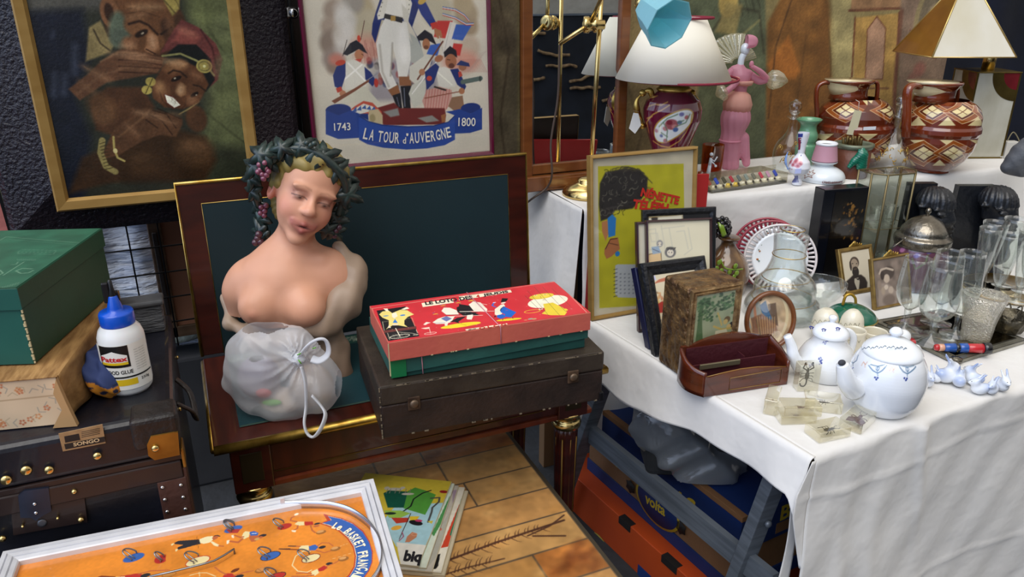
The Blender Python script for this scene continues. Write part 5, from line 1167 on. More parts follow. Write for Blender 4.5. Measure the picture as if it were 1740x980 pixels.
for cs_,m_,s_ in((((441,280),(450,277),(443,288),(452,287),(446,296),(453,297),(448,303),(439,292),(456,291)),m_grp,.0062),(((444,352),(450,358),(443,362),(452,349),(449,366)),m_grp,.0060),(((438,405),(443,411),(434,412),(440,398)),m_grp2,.008),(((565,388),(571,392),(568,400),(576,386),(562,396)),m_grp2,.0065),(((528,247),(534,244),(522,243)),m_leaf,.006)):
 g=MB()
 for(x,y)in cs_:g.ell(b(x,y,-.062 if y<320 else(.03 if x<500 else-.01)),s_,12,8)
 g.build('grape_cluster',m_,t)
dr_='#a08a76';dk='#7a6352'
drape=[K(b(573,420,.03),b(600,462,.02),.014,.026,.03,dr_),K(b(600,462,.02),b(584,520,-.01),.028,.036,.03,dr_),K(b(590,500,-.02),b(548,545,-.045),.030,.034,.03,dr_),K(b(548,545,-.045),b(500,572,-.06),.032,.024,.02,dr_),K(b(500,572,-.06),b(440,582,-.06),.020,.016,.02,dr_),K(b(440,582,-.055),b(392,545,-.01),.014,.012,.02,dr_),K(b(392,548,-.01),b(384,505,.03),.013,.009,.02,dr_),K(b(495,560,.02),b(505,612,.02),.074,.060,.04,dr_),K(b(505,560,.03),b(490,480,.06),.085,.085,.04,dr_),K(b(430,500,.07),b(585,470,.07),.05,.05,.04,dr_),E((0.01,.0,.025),(.078,.070,.030),.03,dk),K(b(575,590,-.02),b(582,640,-.03),.020,.026,.02,dk),K(b(560,560,-.02),b(572,600,-.02),.024,.024,.02,dr_),E((0,0,-.03),(.2,.2,.031),.004,None,None,'-')]
def fold(G):
 x,y,z=G[...,0],G[...,1],G[...,2];return.0022*np.sin(70*(x*.75+z)+3*np.sin(30*y))+.0012*np.sin(150*(x-z*.4)+40*y)
sculpt('drapery',drape,(-.18,-.17,-.01),(.23,.18,.45),.0036,m_ter,t,base=dr_,smooth=1,extra=fold,ck=.01)
# white plastic bag leaning against the bust
t=vthing('plastic_carrier_bag','knotted translucent white plastic bag with handles, leaning against the bust','bag',490,700,GZ)
b=pmap(t)
kn=np.array(b(508,610,-.055))
bag=[E(b(440,628,.0),(.060,.060,.066),.04),E(b(430,590,.0),(.036,.045,.04),.05),E(b(490,590,.0),(.055,.045,.045),.05),K(b(440,645,-.01),b(388,650,-.01),.034,.010,.03),E(b(530,650,.0),(.062,.060,.062),.035),E(b(480,682,.0),(.055,.05,.032),.03),E(b(435,672,.01),(.04,.04,.03),.03),E(tuple(kn),.012,.03)]
def crease(G):
 q=G-kn;a=np.arctan2(q[...,2],q[...,0]);r=np.linalg.norm(q,axis=-1);w_=np.exp(-(r/.055)**2)
 return((.0085*np.abs(np.sin(a*7+1.3*np.sin(a*3)))-.003)*w_+.0030*np.abs(np.sin(a*11+r*40))*np.exp(-(r/.12)**2)+.0026*np.sin(90*G[...,0]+50*G[...,2])*np.sin(60*G[...,2]-40*G[...,0]))-.001
film=pane('milky_film',tint='#fbfcff',edge=.3,rough=.14,milky=.38,milkcol='#f6f8fc',bump=.9,bscale=22)
sculpt('bag_film',bag,(-.16,-.09,-.0),(.11,.08,.19),.0032,film,t,smooth=1,extra=crease)
def strap(pts,w_,name='handle'):
 c_=catmull([b(*p)for p in pts],8);return MB().tube(c_,w_,8,flat=.35).build(name,pane('milky_film_dense',tint='#f2f4f8',edge=.3,rough=.2,milky=.82,milkcol='#e6e9ef',bump=.4,bscale=60),t)
strap([(508,607,-.055),(522,588,-.062),(538,577,-.064),(552,577,-.060),(558,590,-.058),(556,603,-.06),(543,612,-.064),(530,609,-.062)],.0085)
strap([(512,622,-.06),(519,650,-.066),(520,690,-.068),(517,718,-.09),(522,736,-.098),(533,742,-.10),(545,728,-.098),(553,705,-.085),(546,690,-.072),(530,672,-.070)],.0075)
MB().ell(tuple(kn),(.012,.010,.012)).build('knot',pane('milky_film_dense'),t)
k_=MB()
for x0,y0,x1,y1 in((505,603,511,600),(507,611,512,618),(531,592,537,590)):k_.tube([b(x0,y0,-.068),b(x1,y1,-.068)],.0012,5)
k_.build('green_print',mat('bag_green_print','#5fae2c',.5),t)
t2=vthing('wrapped_parcel','grey and brown wrapped contents showing through the knotted plastic bag','parcel',490,700,GZ);c2=pmap(t2)
sculpt('wrapping',[E(c2(440,640,.005),(.042,.040,.044),.02,'#8d8a9a'),E(c2(530,655,.005),(.044,.042,.044),.02,'#a08f7e'),E(c2(480,680,.005),(.045,.035,.022),.02,'#b9a58f'),E((0,0,-.04),(.2,.2,.042),.002,None,None,'-')],(-.12,-.06,-.01),(.10,.07,.12),.005,mat('crumpled_paper',vcol=True,rough=.8,bump=.5,bscale=40),t2)
MB().ell(c2(448,668,-.034),(.016,.006,.010)).build('red_print',mat('bag_red_print','#b03238',.6),t2);MB().ell(c2(462,684,-.030),(.020,.006,.007)).build('green_print',mat('bag_green_print'),t2)
# suitcase and game boxes
ang=-math.radians(4.2);SA=(.264,1.232);sz0,sz1=GZ+.012,.862
t=rbox('old_suitcase','flat dark brown battered suitcase under the game boxes','suitcase',SA,ang,0,0,sz0,sz1);sh=sz1-sz0
m_case=mat('brown_fibre_case','#1e1512',.55,col2='#2f211b',nscale=14,bump=.5,bscale=110,bdist=.003)
MB().box(0,.452,.0,.285,0,sh*.62,.003).build('case_body',m_case,t)
MB().box(-.001,.453,-.0015,.286,sh*.63,sh,.004).build('case_lid',mat('brown_fibre_lid','#241c17',.5,col2='#3a3128',nscale=10,bump=.4,bscale=90,bdist=.003),t)
m_wr=mat('worn_edge','#6e6250',.8)
ed=MB();rr=random.Random(8)
for k in range(34):
 x=rr.uniform(0,.44);L=rr.uniform(.003,.02);ed.box(x,x+L,-.0022,-.0008,sh-.0025-rr.uniform(0,.001),sh-.0008,0)
for k in range(16):
 x=rr.uniform(0,.45);ed.box(x,x+rr.uniform(.002,.008),-.0012,.0002,.0,.0025,0)
for k in range(12):z=rr.uniform(0,sh);ed.box(-.0018,.0005,-.0022,-.0004,z,z+rr.uniform(.002,.01),0)
ed.build('worn_edges',m_wr,t)
for x in(.062,.385):
 z=sh*.60;l=MB().box(x-.012,x+.012,-.0045,-.0005,z-.014,z+.014,.002).build('latch_plate',mat('rusty_latch','#3a2a20',.6,.5,'#5a4636',60),t)
 MB().lathe([(.0085,0),(.0085,.003),(.005,.005)],(0,0,0),16,M=Matrix.Translation((x,-.004,z))@Matrix.Rotation(PI/2,4,'X')).build('latch_knob',mat('rusty_steel_knob','#6b5a4a',.5,.7),l)
MB().box(.445,.455,-.003,.03,-.001,.018,.002).build('metal_corner',mat('dark_steel'),t)
FT=MB();
for x in(.05,.40):
 for y in(.135,.26):FT.lathe([(.008,-.011),(.008,0)],(x,y,0),12)
FT.build('feet',BLACK,t)
t=rbox('green_game_box','flat green cardboard game box tied with pink string, under the red game box','game box',(.290,1.248),-math.radians(3.2),0,0,sz1+.001,.905)
m_gb=mat('green_game_card','#1d4a44',.55,col2='#2a5a52',nscale=10,bump=.15,bscale=60)
MB().box(.004,.398,.004,.206,0,.024,.0015).build('box_base',mat('dark_green_card','#123b36',.55,col2='#1c4a44',nscale=8),t)
MB().prism([(0,.010),(.402,.022),(.402,.042),(0,.042)],0,.21).build('lid',m_gb,t)
wo=MB()
for k in range(12):x=rr.uniform(0,.40);wo.box(x,x+.003,-.0006,.001,.0405,.0425,0)
wo.box(-.0008,.001,-.0008,.003,.008,.04,0).build('worn_edges',mat('bare_card'),t)
MB().tube([(.06,.21,.0425),(.06,-.001,.0425),(.061,-.0015,.003)],.0009,5).build('pink_string',mat('pink_string','#c98a96',.8),t)
MB().box(.001,.03,-.0012,.0,.004,.04,0).build('bright_green_patch',mat('bright_green_patch','#0f6a3c',.5),t)
rz0=.906;t=rbox('lotto_game_box','red cardboard lotto game box with circus pictures, topmost of the stack on the suitcase','game box',(.287,1.238),-math.radians(3.0),0,0,rz0,.944)
RH=.944-rz0;RWd=.405;RD=.185
M=OM[t.name]
MB().box(0,RWd,0,RD,0,RH,.0012).build('lid',mat('faded_red_card','#b5544a',.6,col2='#c0604f',nscale=8,bump=.1,bscale=80),t)
P=Paint(.002,RWd-.002,.002,RD-.002,520,240,'#cf2f38',crop(M@Matrix.Translation((0,0,RH)),580,460,3.267,0,2),1.5/1300/3.267)
t1=P.tr;tB=crop(M@Matrix.Translation((0,0,RH)),630,480,7.0,0,2);tC=crop(M@Matrix.Translation((0,0,RH)),780,480,7.909,0,2)
kB,kC,k1=1.5/1300/7,1.5/1300/7.909,P.k
P.line([(170,210),(1195,60),(1370,240),(240,405),(170,210)],6,'#d99080',3)
P.tr,P.k=tB,kB
P.poly([(70,335),(410,285),(580,640),(190,700)],'#15141a',3)
P.line([(140,465),(160,570),(160,590)],5,'#c9c3a4',2);P.line([(150,470),(490,420),(525,520)],5,'#b9b08c',3);P.poly([(140,575),(540,520),(545,550),(160,600)],'#6b3530',3);P.line([(200,600),(225,680)],5,'#c9c3a4',2);P.line([(540,560),(555,600)],5,'#d6cfb0',2)
P.poly([(100,380),(140,345),(215,335),(255,365),(300,345),(350,325),(430,330),(515,380),(440,410),(400,450),(400,500),(440,530),(330,510),(260,510),(180,560),(215,520),(215,450),(140,420)],'#ecd77c',4)
P.poly([(250,370),(300,355),(320,400),(280,430),(255,410)],'#efe6cc',3);P.poly([(150,310),(200,310),(215,345),(180,340)],'#efe6cc',3);P.poly([(360,320),(430,290),(460,310),(400,325)],'#efe6cc',3)
P.ell((180,398),34,12,'#3b82c4',0,3);P.ell((380,390),32,20,'#2f7ac8',0,3);P.poly([(260,480),(290,435),(320,480)],'#2f7ac8',3);P.ell((292,500),36,22,'#ecdcc0',0,4);P.line([(275,492),(310,492)],4,'#b0463c',3)
P.poly([(200,540),(220,500),(240,540)],'#ecdcc0',3);P.poly([(250,515),(330,515),(350,545),(240,545)],'#111015',3)
P.line([(295,545),(320,590),(350,640)],9,'#efe6cc',3);P.line([(330,590),(500,605),(550,620)],5,'#efe6cc',2);P.ell((345,640),110,44,'#efe6cc',0,3,1,0,9)
for k in range(14):a=k*2*PI/14;P.line([(345,640),(345+100*math.cos(a),640+40*math.sin(a))],2,'#efe6cc',1.5,.7)
P.ell((535,622),26,14,'#e0d6ba',0,3,1,0,6)
P.poly([(595,545),(700,530),(700,550),(650,555)],'#f0d9c4',3);P.line([(698,550),(710,600)],6,'#f0d9c4',2);P.ell((710,605),68,26,'#f0dcc8',0,3,1,0,7)
for k in range(8):a=k*PI/4;P.line([(710,605),(710+60*math.cos(a),605+22*math.sin(a))],2,'#f0dcc8',1.5,.7)
P.poly([(625,500),(660,470),(715,478),(680,490),(650,508)],'#eadcc8',3)
P.ell((1070,508),238,56,'#f0d52e',0,3)
P.poly([(735,475),(800,430),(880,405),(1000,400),(960,470),(900,490),(780,495)],'#ece4d0',3);P.poly([(835,430),(900,400),(965,430),(900,465)],'#6a74a8',3);P.line([(760,485),(880,478)],8,'#5b6ea8',3)
P.poly([(840,340),(870,300),(940,300),(1020,330),(1050,380),(900,385)],'#ece4d0',3);P.line([(890,385),(1060,385)],8,'#2a2628',3);P.poly([(1020,300),(1060,275),(1180,345),(1290,380),(1260,395),(1100,395),(1030,350)],'#16151a',3);P.line([(1060,350),(1290,345)],7,'#e8e0ce',3)
P.poly([(1165,260),(1230,230),(1300,250),(1330,320),(1220,330)],'#ece4d0',3);P.poly([(940,470),(1030,420),(1140,400),(1040,470),(1060,490),(1000,470)],'#15141a',3);P.poly([(1140,420),(1220,400),(1200,440),(1150,440)],'#ece4d0',3);P.line([(1040,480),(1160,495)],4,'#3a3420',2)
P.poly([(880,490),(920,480),(910,515),(880,515)],'#ece4d0',3);P.line([(1000,400),(1330,390)],10,'#e8e0ce',4)
for x,y in((860,275),(770,375),(1040,240),(1190,215)):P.ell((x,y),34,10,'#d9b43a',10,4);P.ell((x-25,y-10),14,8,'#7a5a8a',0,3);P.ell((x+25,y+8),12,7,'#7d8a6a',0,3)
P.tr,P.k=tC,kC
P.poly([(0,290),(190,320),(240,380),(0,390)],'#16151a',3);P.poly([(130,300),(190,255),(290,270),(380,360),(370,395),(200,385)],'#ece4d0',3);P.line([(10,390),(470,385)],12,'#e8e0ce',4);P.poly([(0,400),(260,400),(180,430),(40,425)],'#16151a',3)
P.poly([(100,490),(110,440),(190,430),(170,500)],'#ece4d0',3);P.ell((120,560),172,52,'#f0d52e',-4,3);P.line([(0,555),(100,575)],5,'#4a4420',2);P.ell((160,248),40,12,'#d9a03a',0,4);P.line([(300,285),(375,300)],10,'#ece4d0',4)
P.ell((672,498),172,34,'#e8cc2c',-6,3)
P.poly([(480,360),(560,300),(600,290),(620,315),(560,360),(580,420),(520,450),(480,430)],'#efe8d0',3);P.poly([(550,370),(600,320),(650,345),(700,370),(770,400),(720,450),(700,470),(600,460),(620,430),(560,400)],'#1f63c0',3);P.line([(600,325),(565,350),(555,380)],10,'#17151c',3)
P.poly([(510,440),(600,425),(620,470),(560,490),(510,470)],'#1f63c0',3);P.ell((645,372),14,10,'#b0487a',0,4,1,0,6);P.poly([(560,265),(580,212),(660,215),(640,250),(600,265)],'#15141a',3);P.ell((595,275),40,22,'#efe8d0',20,4)
P.line([(470,275),(445,310),(490,330)],20,'#2b6cc4',4);P.ell((475,270),24,12,'#e8e0ee',0,4);P.poly([(470,470),(480,445),(505,460)],'#15141a',3);P.line([(590,490),(585,510)],8,'#2a2a50',3);P.line([(715,465),(725,485)],8,'#2a2a50',3);P.line([(650,240),(720,205),(820,250)],3,'#e0766e',3,.7)
P.ell((1195,255),318,190,'#efe9cf',14,3)
P.ell((1110,185),190,92,'#e0c437',5,5);P.ell((1110,185),120,66,'#e9cf48',5,6)
P.poly([(1130,290),(1260,270),(1400,340),(1450,400),(1420,440),(1240,440),(1110,420),(1160,380)],'#e6cb38',4);P.ell((1435,365),24,38,'#e6cb38',0,4)
for x in(1030,1155):P.ell((x,172-10*(x>1100)),26,11,'#efe9cf',0,3);P.ell((x,172-10*(x>1100)),9,8,'#15141a',0,2)
P.line([(1090,180),(1105,215)],4,'#5a5020',2);P.ell((1145,228),26,9,'#b09a2c',0,3);P.line([(1120,240),(1180,243)],5,'#3a3420',2);P.ell((1100,358),34,18,'#efe9cf',0,3);P.ell((1098,356),16,11,'#15141a',0,3)
for a_,b__ in(((920,110),(1210,450)),((1010,60),(1355,445)),((1120,60),(1440,400)),((1245,80),(1500,320)),((890,180),(1060,345))):P.line([a_,b__],4,'#3c3a2c',2)
P.ell((985,388),112,50,'#e9b83a',0,3,1,0,12);P.poly([(985,330),(1120,330),(1120,400),(1000,340)],'#efe9cf',3,.0)
P.ell((960,490),40,22,'#9a9a8a',10,5);P.ell((1010,490),36,20,'#b89a6a',0,5);P.ell((895,505),24,12,'#c98a5a',0,4)
P.poly([(0,190),(690,98),(710,132),(0,240)],'#efe6c8',2)
P.poly([(85,630),(640,548),(665,572),(105,662)],'#efe0c0',2)
P.tr,P.k=t1,k1
P.poly([(445,180),(620,155),(625,178),(452,202)],'#efe6c8',2)
for k in range(60):P.ell((200+RNG.rand()*1100,90+RNG.rand()*280),2.5,2,'#ecd0c4',0,1.5,.8)
P.noise(.06,.02,4)
P.mesh('lid_picture',mat('printed_card_top',vcol=True,rough=.4,coat=.1),t,warp=lambda V:np.stack([V[:,0],V[:,2],np.full(len(V),RH+.0004)],-1))
def flattext(name,st,f,p0,p1,p2,m,parent,z,bold=.03):
 a=Vector((*f(*p0),z));b_=Vector((*f(*p1),z));c_=Vector((*f(*p2),z));V,Fs,asp=textmesh(st,bold)
 return MB().add([a+(b_-a)*x+(c_-a)*y for x,y,_ in V],Fs).build(name,m,parent)
flattext('title_lettering','LE LOTO DES',t1,(468,192),(733,157),(462,173),m_lk,t,RH+.0008,.04)
flattext('title_number','4',t1,(752,152),(770,149),(746,136),m_lr,t,RH+.0008,.04)
flattext('title_lettering','JEUDIS',t1,(790,147),(930,126),(784,130),m_lk,t,RH+.0008,.04)
flattext('lower_lettering','JEUX',tC,(125,650),(235,633),(118,632),m_lk,t,RH+.0008,.02)
flattext('lower_lettering','O L C G',tC,(275,630),(640,574),(262,606),m_lr,t,RH+.0008,.04)
MB().tube([(.205,RD,RH+.0012),(.213,0,RH+.0012),(.215,-.0012,RH-.001),(.216,-.0012,.002)],.0009,5).build('pink_string',mat('pink_string'),t)
wo=MB()
for k in range(10):x=rr.uniform(0,.40);wo.box(x,x+.004,-.0006,.001,-.0003,.0015,0)
wo.box(-.0005,.0012,-.0005,.0012,.0,RH-.002,0).build('worn_edges',mat('bare_card'),t)
# UNDER THE WHITE TABLE
def uplane(x0,y0,x1,y1):d=Vector((x1-x0,y1-y0,0)).normalized();return d
A=Vector((1.085,1.15,.135));Bk=Vector((1.02,1.775,.135));dv=(Bk-A);L=dv.length;an=math.atan2(dv.y,dv.x)-PI/2
M=Matrix.Translation(A)@Matrix.Rotation(an,4,'Z');t=thing('banana_box','blue and brown cardboard banana box on top of the orange box under the white table','box',M=M)
bh=.245;m_kr=mat('kraft_card','#6e4c2e',.8,col2='#7a5636',nscale=4,bump=.2,bscale=40);m_bl=mat('blue_printed_card','#0b2250',.6,col2='#0e2a60',nscale=4)
MB().box(.002,.40,.002,L-.002,0,bh-.03,.001).build('box_body',m_kr,t)
MB().box(-.003,.403,-.003,L+.003,bh*.56,bh,.002).build('lid',m_bl,t)
MB().box(-.002,.402,-.002,L+.002,0,.040,.001).build('blue_bottom_band',m_bl,t)
MB().box(-.0042,.014,-.0042,L+.0042,bh-.014,bh+.001,.001).build('kraft_edge',m_kr,t)
MB().box(-.0034,-.0025,.12,L-.01,bh*.46,bh*.60,0).build('kraft_window',m_kr,t)
fy=lambda px,py:planetr(M,0,0)(px,py)
def sidetext(name,st,p0,p1,h,m,xo,bold=.04,depth_=0):
 a=fy(*p0);b_=fy(*p1);V,Fs,asp=textmesh(st,bold);dz=(b_[1]-a[1])
 return MB().add([(xo,a[0]+(b_[0]-a[0])*x,a[1]+dz*x+h*y)for x,y,_ in V],Fs).build(name,m,t)
m_yl=mat('yellow_print','#b59a22',.6)
sidetext('banana_lettering','BANANAS',(1048,792),(1182,876),.046,m_yl,-.0038)
a=fy(1118,860);r0=.075
MB().lathe([(0,0),(.062,0),(.062,.0006)],(0,0,0),32,M=Matrix.Translation((-.0034,a[0],a[1]+.004))@Matrix.Rotation(-PI/2,4,'Y'),sq=1.5).build('yellow_oval',m_yl,t)
MB().lathe([(0,0),(.056,0),(.056,.0006)],(0,0,0),32,M=Matrix.Translation((-.0042,a[0],a[1]+.004))@Matrix.Rotation(-PI/2,4,'Y'),sq=1.5).build('blue_oval',m_bl,t)
sidetext('brand_lettering','volta',(1098,852),(1132,877),.034,m_yl,-.005,.03)
for p in((1073,826),(1158,895)):
 a=fy(*p);MB().lathe([(0,0),(.020,0),(.020,.0006)],(0,0,0),12,M=Matrix.Translation((-.0034,a[0],a[1]))@Matrix.Rotation(-PI/2,4,'Y'),flute=.15,nf=6).build('recycling_print',mat('dark_print','#16130f',.7),t)
fx=planetr(M,0)
a=fx(1323,884);c_=fx(1352,868);V,Fs,asp=textmesh('BA',.03)
MB().add([(a[0]+(c_[0]-a[0])*1.3*x,-.0036,a[1]+.045*y)for x,y,_ in V],Fs).build('banana_lettering',m_yl,t)
MB().box(.12,.20,-.0038,-.0028,.15,.18,0).build('kraft_panel',m_kr,t)
A2=Vector((1.03,1.09,0));M=Matrix.Translation(Vector((1.055,1.20,0)))@Matrix.Rotation(an,4,'Z');M=Matrix.Translation(Vector((1.035,1.185,0)))@Matrix.Rotation(math.radians(7),4,'Z')
t=thing('orange_fruit_box','orange cardboard fruit box on the ground beneath the banana box','box',M=M)
m_or=mat('orange_card','#a83c10',.6,col2='#b5440f',nscale=5);OH=.134
MB().box(0,.36,0,.66,0,OH,.002).build('box_body',m_or,t)
f2=planetr(M,0,0)
for p,w_ in(((1060,912),.026),((1136,970),.03)):
 a=f2(*p);MB().box(-.002,.02,a[0]-w_,a[0]+w_,OH-.022,OH+.001,.001).build('hand_slot',mat('slot_shadow_card','#120a08',.9),t)
a=f2(1018,925);MB().lathe([(0,0),(.035,0),(.035,.0006)],(0,0,0),24,M=Matrix.Translation((-.001,a[0],a[1]))@Matrix.Rotation(-PI/2,4,'Y'),sq=1.3).build('yellow_fruit_print',mat('yellow_fruit_print','#8d7a1c',.6),t)
a=f2(1032,942);MB().lathe([(0,0),(.022,0),(.022,.0006)],(0,0,0),16,M=Matrix.Translation((-.0018,a[0],a[1]))@Matrix.Rotation(-PI/2,4,'Y'),flute=.1,nf=4).build('white_animal_print',mat('white_print','#a7a299',.6),t)
a=f2(1092,975);MB().box(-.002,-.0008,a[0]-.035,a[0]+.02,0,a[1]+.02,0).build('blue_print_panel',mat('blue_print','#12306a',.6),t)
t=thing('white_green_box','white cardboard box with a green lid edge on the ground by the cloth corner','box',(1.19,.955,0),(0,0,math.radians(3)))
MB().box(0,.26,.02,.17,0,.118,.002).build('box_body',mat('white_card','#b9b8b2',.7),t);MB().box(-.003,.263,.017,.173,.100,.122,.002).build('green_lid_edge',mat('green_card_edge','#3e5a3c',.6),t)
MB().box(.05,.13,.0185,.020,.02,.07,.0).build('printed_panel',mat('grey_card_print','#8f9088',.7),t)
t=vthing('clear_plastic_sack','clear grey plastic sack of belongings lying on the banana box','bag',1160,800,.383)
b=pmap(t);t2=t
s0=[E(b(1140,735,.02),(.10,.085,.080),.06),E(b(1195,785,.01),(.11,.09,.085),.06),E(b(1255,830,.02),(.10,.08,.065),.06),E(b(1105,700,.03),(.05,.06,.05),.05),E(b(1225,840,-.03),(.05,.05,.04),.04)]
sculpt('sack_film',s0,(-.22,-.12,.002),(.26,.16,.26),.007,pane('grey_film',tint='#b3b8bd',edge=.6,rough=.10,milky=.42,milkcol='#a9afb6',bump=1.0,bscale=14,base=.05),t,smooth=1,extra=lambda G:-.004+.012*np.abs(np.sin(22*G[...,0]+18*G[...,2]+3*np.sin(20*G[...,1])))+.005*np.abs(np.sin(45*G[...,2]-28*G[...,0]+10*G[...,1]))+.003*np.sin(60*G[...,2]-35*G[...,0]))
t3=thing('folded_dark_cloth','dark folded cloth inside the clear plastic sack','cloth',M=OM[t.name])
MB().box(-.10,.12,-.03,.09,.0,.10,.02,seg=3).build('cloth_block',mat('dark_cloth','#1d2024',.9,col2='#2b2a28',nscale=10,bump=.6,bscale=12),t3)
# HELPERS FOR TURNED THINGS
def tthing(name,label,cat,px,py,z=RZ,group=None):
 q=onz(px,py,z);t=thing(name,label,cat,q,group=group);t_xy[t.name]=(q.x,q.y);return t
t_xy={}
def turned(t,L,m,part,seg=40,z0=None,flute=0,nf=0,px=None,shell=None,y=None,smooth=True):
 """turned part standing on the thing's axis; L = (half width, row) pairs; px shifts the axis to another photo column"""
 x,yy=t_xy[t.name]
 if px is not None:d=(px-(870+FPX*((x*cY-yy*sY)/depth(x,yy,zat(x,yy,L[0][1])))))*depth(x,yy,zat(x,yy,L[0][1]))/FPX;x+=d*cY;yy-=d*sY
 pr=[(hw*depth(x,yy,zat(x,yy,py))/FPX,zat(x,yy,py))for hw,py in L]
 if z0 is not None:dz=z0-pr[0][1];pr=[(r,z+dz*(1-i/max(1,len(pr)-1)))for i,(r,z)in enumerate(pr)]
 if shell:pr=pr+[(max(r-shell,.0005),z)for r,z in reversed(pr)]
 o=MB().lathe(pr,(x,yy,0),seg,flute=flute,nf=nf,sm=smooth).build(part,m,t,True)
 OM[o.name]=OM[t.name];return o
def smoothp(L,n=5):
 """round off a profile"""
 P_=catmull([(a,b_,0)for a,b_ in L],n);return[(max(p.x,.05),p.y)for p in P_]
def plathe(t,L,part,m,ops,ox,oy,sc,nx=260,nz=120,bg='#ffffff',z0=None):
 x,y=t_xy[t.name];pr=[(hw*depth(x,y,zat(x,y,py))/FPX,zat(x,y,py))for hw,py in L]
 if z0 is not None:pr[0]=(pr[0][0],z0)
 zs=np.array([p[1]for p in pr]);rs=np.array([p[0]for p in pr]);Rm=float(rs.max());fa0=math.atan2(-y,-x)
 rf=lambda z:np.interp(z,zs,rs)
 def tr(a,b_):
  d=ray(ox+a/sc,oy+b_/sc);r=Rm
  zc=0
  for _ in range(6):
   A_=d.x**2+d.y**2;B_=-2*(d.x*x+d.y*y);C_=x*x+y*y-r*r;D_=B_*B_-4*A_*C_
   s_=(-B_-math.sqrt(max(D_,0)))/(2*A_);zc=CAMH+d.z*s_;r=float(rf(zc))
  an=math.atan2(d.y*s_-y,d.x*s_-x)-fa0;an=(an+PI)%(2*PI)-PI
  return(an*Rm,zc)
 P=Paint(-PI*Rm,PI*Rm,zs[0],zs[-1],nx,nz,bg,tr,depth(x,y,(zs[0]+zs[-1])/2)/FPX/sc)
 ops(P)
 inv=np.array(OM[t.name].inverted().translation)
 def warp(V):
  a=V[:,0]/Rm+fa0;r=rf(V[:,2]);return np.stack([x+r*np.cos(a),y+r*np.sin(a),V[:,2]],-1)+inv
 o=P.mesh(part,m,t,warp=warp)
 o.data.flip_normals()if False else None
 return o,zs,rs
def vcyl(t,L,m,part,seg=24,**k):return turned(t,L,m,part,seg,**k)
def relz(t,px,py):x,y=t_xy[t.name];return zat(x,y,py)
def wm(t,px,py,off=0.0):
 """point above the thing's axis plane (plane facing the camera through its axis, moved 'off' toward the camera)"""
 x,y=t_xy[t.name];n=Vector((-sY,-cY,0));o=Vector((0,0,CAMH));p0=Vector((x,y,0))+n*off;d=ray(px,py)
 s_=(p0-o).dot(n)/d.dot(n);return o+d*s_
 # BACK BENCH
 # brass reading lamp with turquoise glass shade
t=tthing('brass_reading_lamp','adjustable brass lamp with a turquoise glass shade, in front of the mirror','lamp',1002,330)
turned(t,[(47,330),(47,326),(44,320),(36,314),(26,311),(22,308),(22,304),(15,301),(8,300)],BRASS,'base',48,z0=RZ)
MB().tube([wm(t,1003,304),wm(t,1024,-40)],.0062,14).build('pole',BRASS,t,True)
j=wm(t,1004,42,.02);jm=Matrix.Translation(j)
jt=MB();jt.lathe([(.012,-.004),(.020,-.004),(.021,0),(.021,.010),(.017,.012),(.015,.020),(.020,.022),(.020,.03),(.012,.034),(.012,.05),(.009,.052)],(0,0,0),28,M=jm@Matrix.Rotation(-YAW,4,'Z')@Matrix.Rotation(math.radians(90),4,'Y')@Matrix.Translation((0,0,-.015)))
jt.build('swivel_joint',BRASS,t,True)
MB().lathe([(0,0),(.016,0),(.015,.006),(.006,.007),(.006,.010)],(0,0,0),24,M=Matrix.Translation(wm(t,1000,41,.02))@Matrix.Rotation(-YAW,4,'Z')@Matrix.Rotation(math.radians(62),4,'X')@Matrix.Rotation(-.5,4,'Y')).build('joint_knob',BRASS,t,True)
MB().tube([wm(t,950,75,.03),wm(t,1004,40,.03)],.0058,12).tube([wm(t,1004,38,.03),wm(t,1026,-12,.05),wm(t,1034,-40,.08)],.0058,12).build('swing_arm',BRASS,t,True)
MB().tube(catmull([wm(t,1034,-40,.08),wm(t,1050,-62,.14),wm(t,1070,-50,.20),wm(t,1078,-20,.24)],6),.0055,10).build('curved_arm',BRASS,t,True)
ax0=wm(t,1096,8,.24);ax1=wm(t,1162,60,.36);axd=(ax1-ax0).normalized()
q_=axd.to_track_quat('Z','Y').to_matrix().to_4x4();q_.translation=ax0
MB().lathe([(.006,-.02),(.018,-.016),(.020,-.004),(.016,0),(.022,.006),(.022,.016),(.016,.022)],(0,0,0),24,M=q_).build('shade_holder',BRASS,t,True)
turq=pane('turquoise_glass',tint='#8fd6e2',edge=.35,rough=.12,milky=.6,milkcol='#b4e8f1',bump=.6,bscale=60)
L8=0
prs=[(.016,.0),(.034,.012),(.044,.035),(.050,.065),(.060,.098),(.057,.098),(.047,.065),(.041,.035),(.031,.014)]
MB().lathe(prs,(0,0,0),8,M=q_@Matrix.Rotation(.2,4,'Z'),sm=False).build('glass_shade',turq,t,True)
crd=catmull([wm(t,951,76,.03),wm(t,950,120,.02),wm(t,947,173,.01),wm(t,936,243,.0),wm(t,938,295,.0),wm(t,929,319,-.02),wm(t,905,337,-.02),wm(t,888,350,-.06)],8)
MB().tube(crd,.003,8).build('electric_cord',mat('brown_cord','#4d4038',.6),t,True)
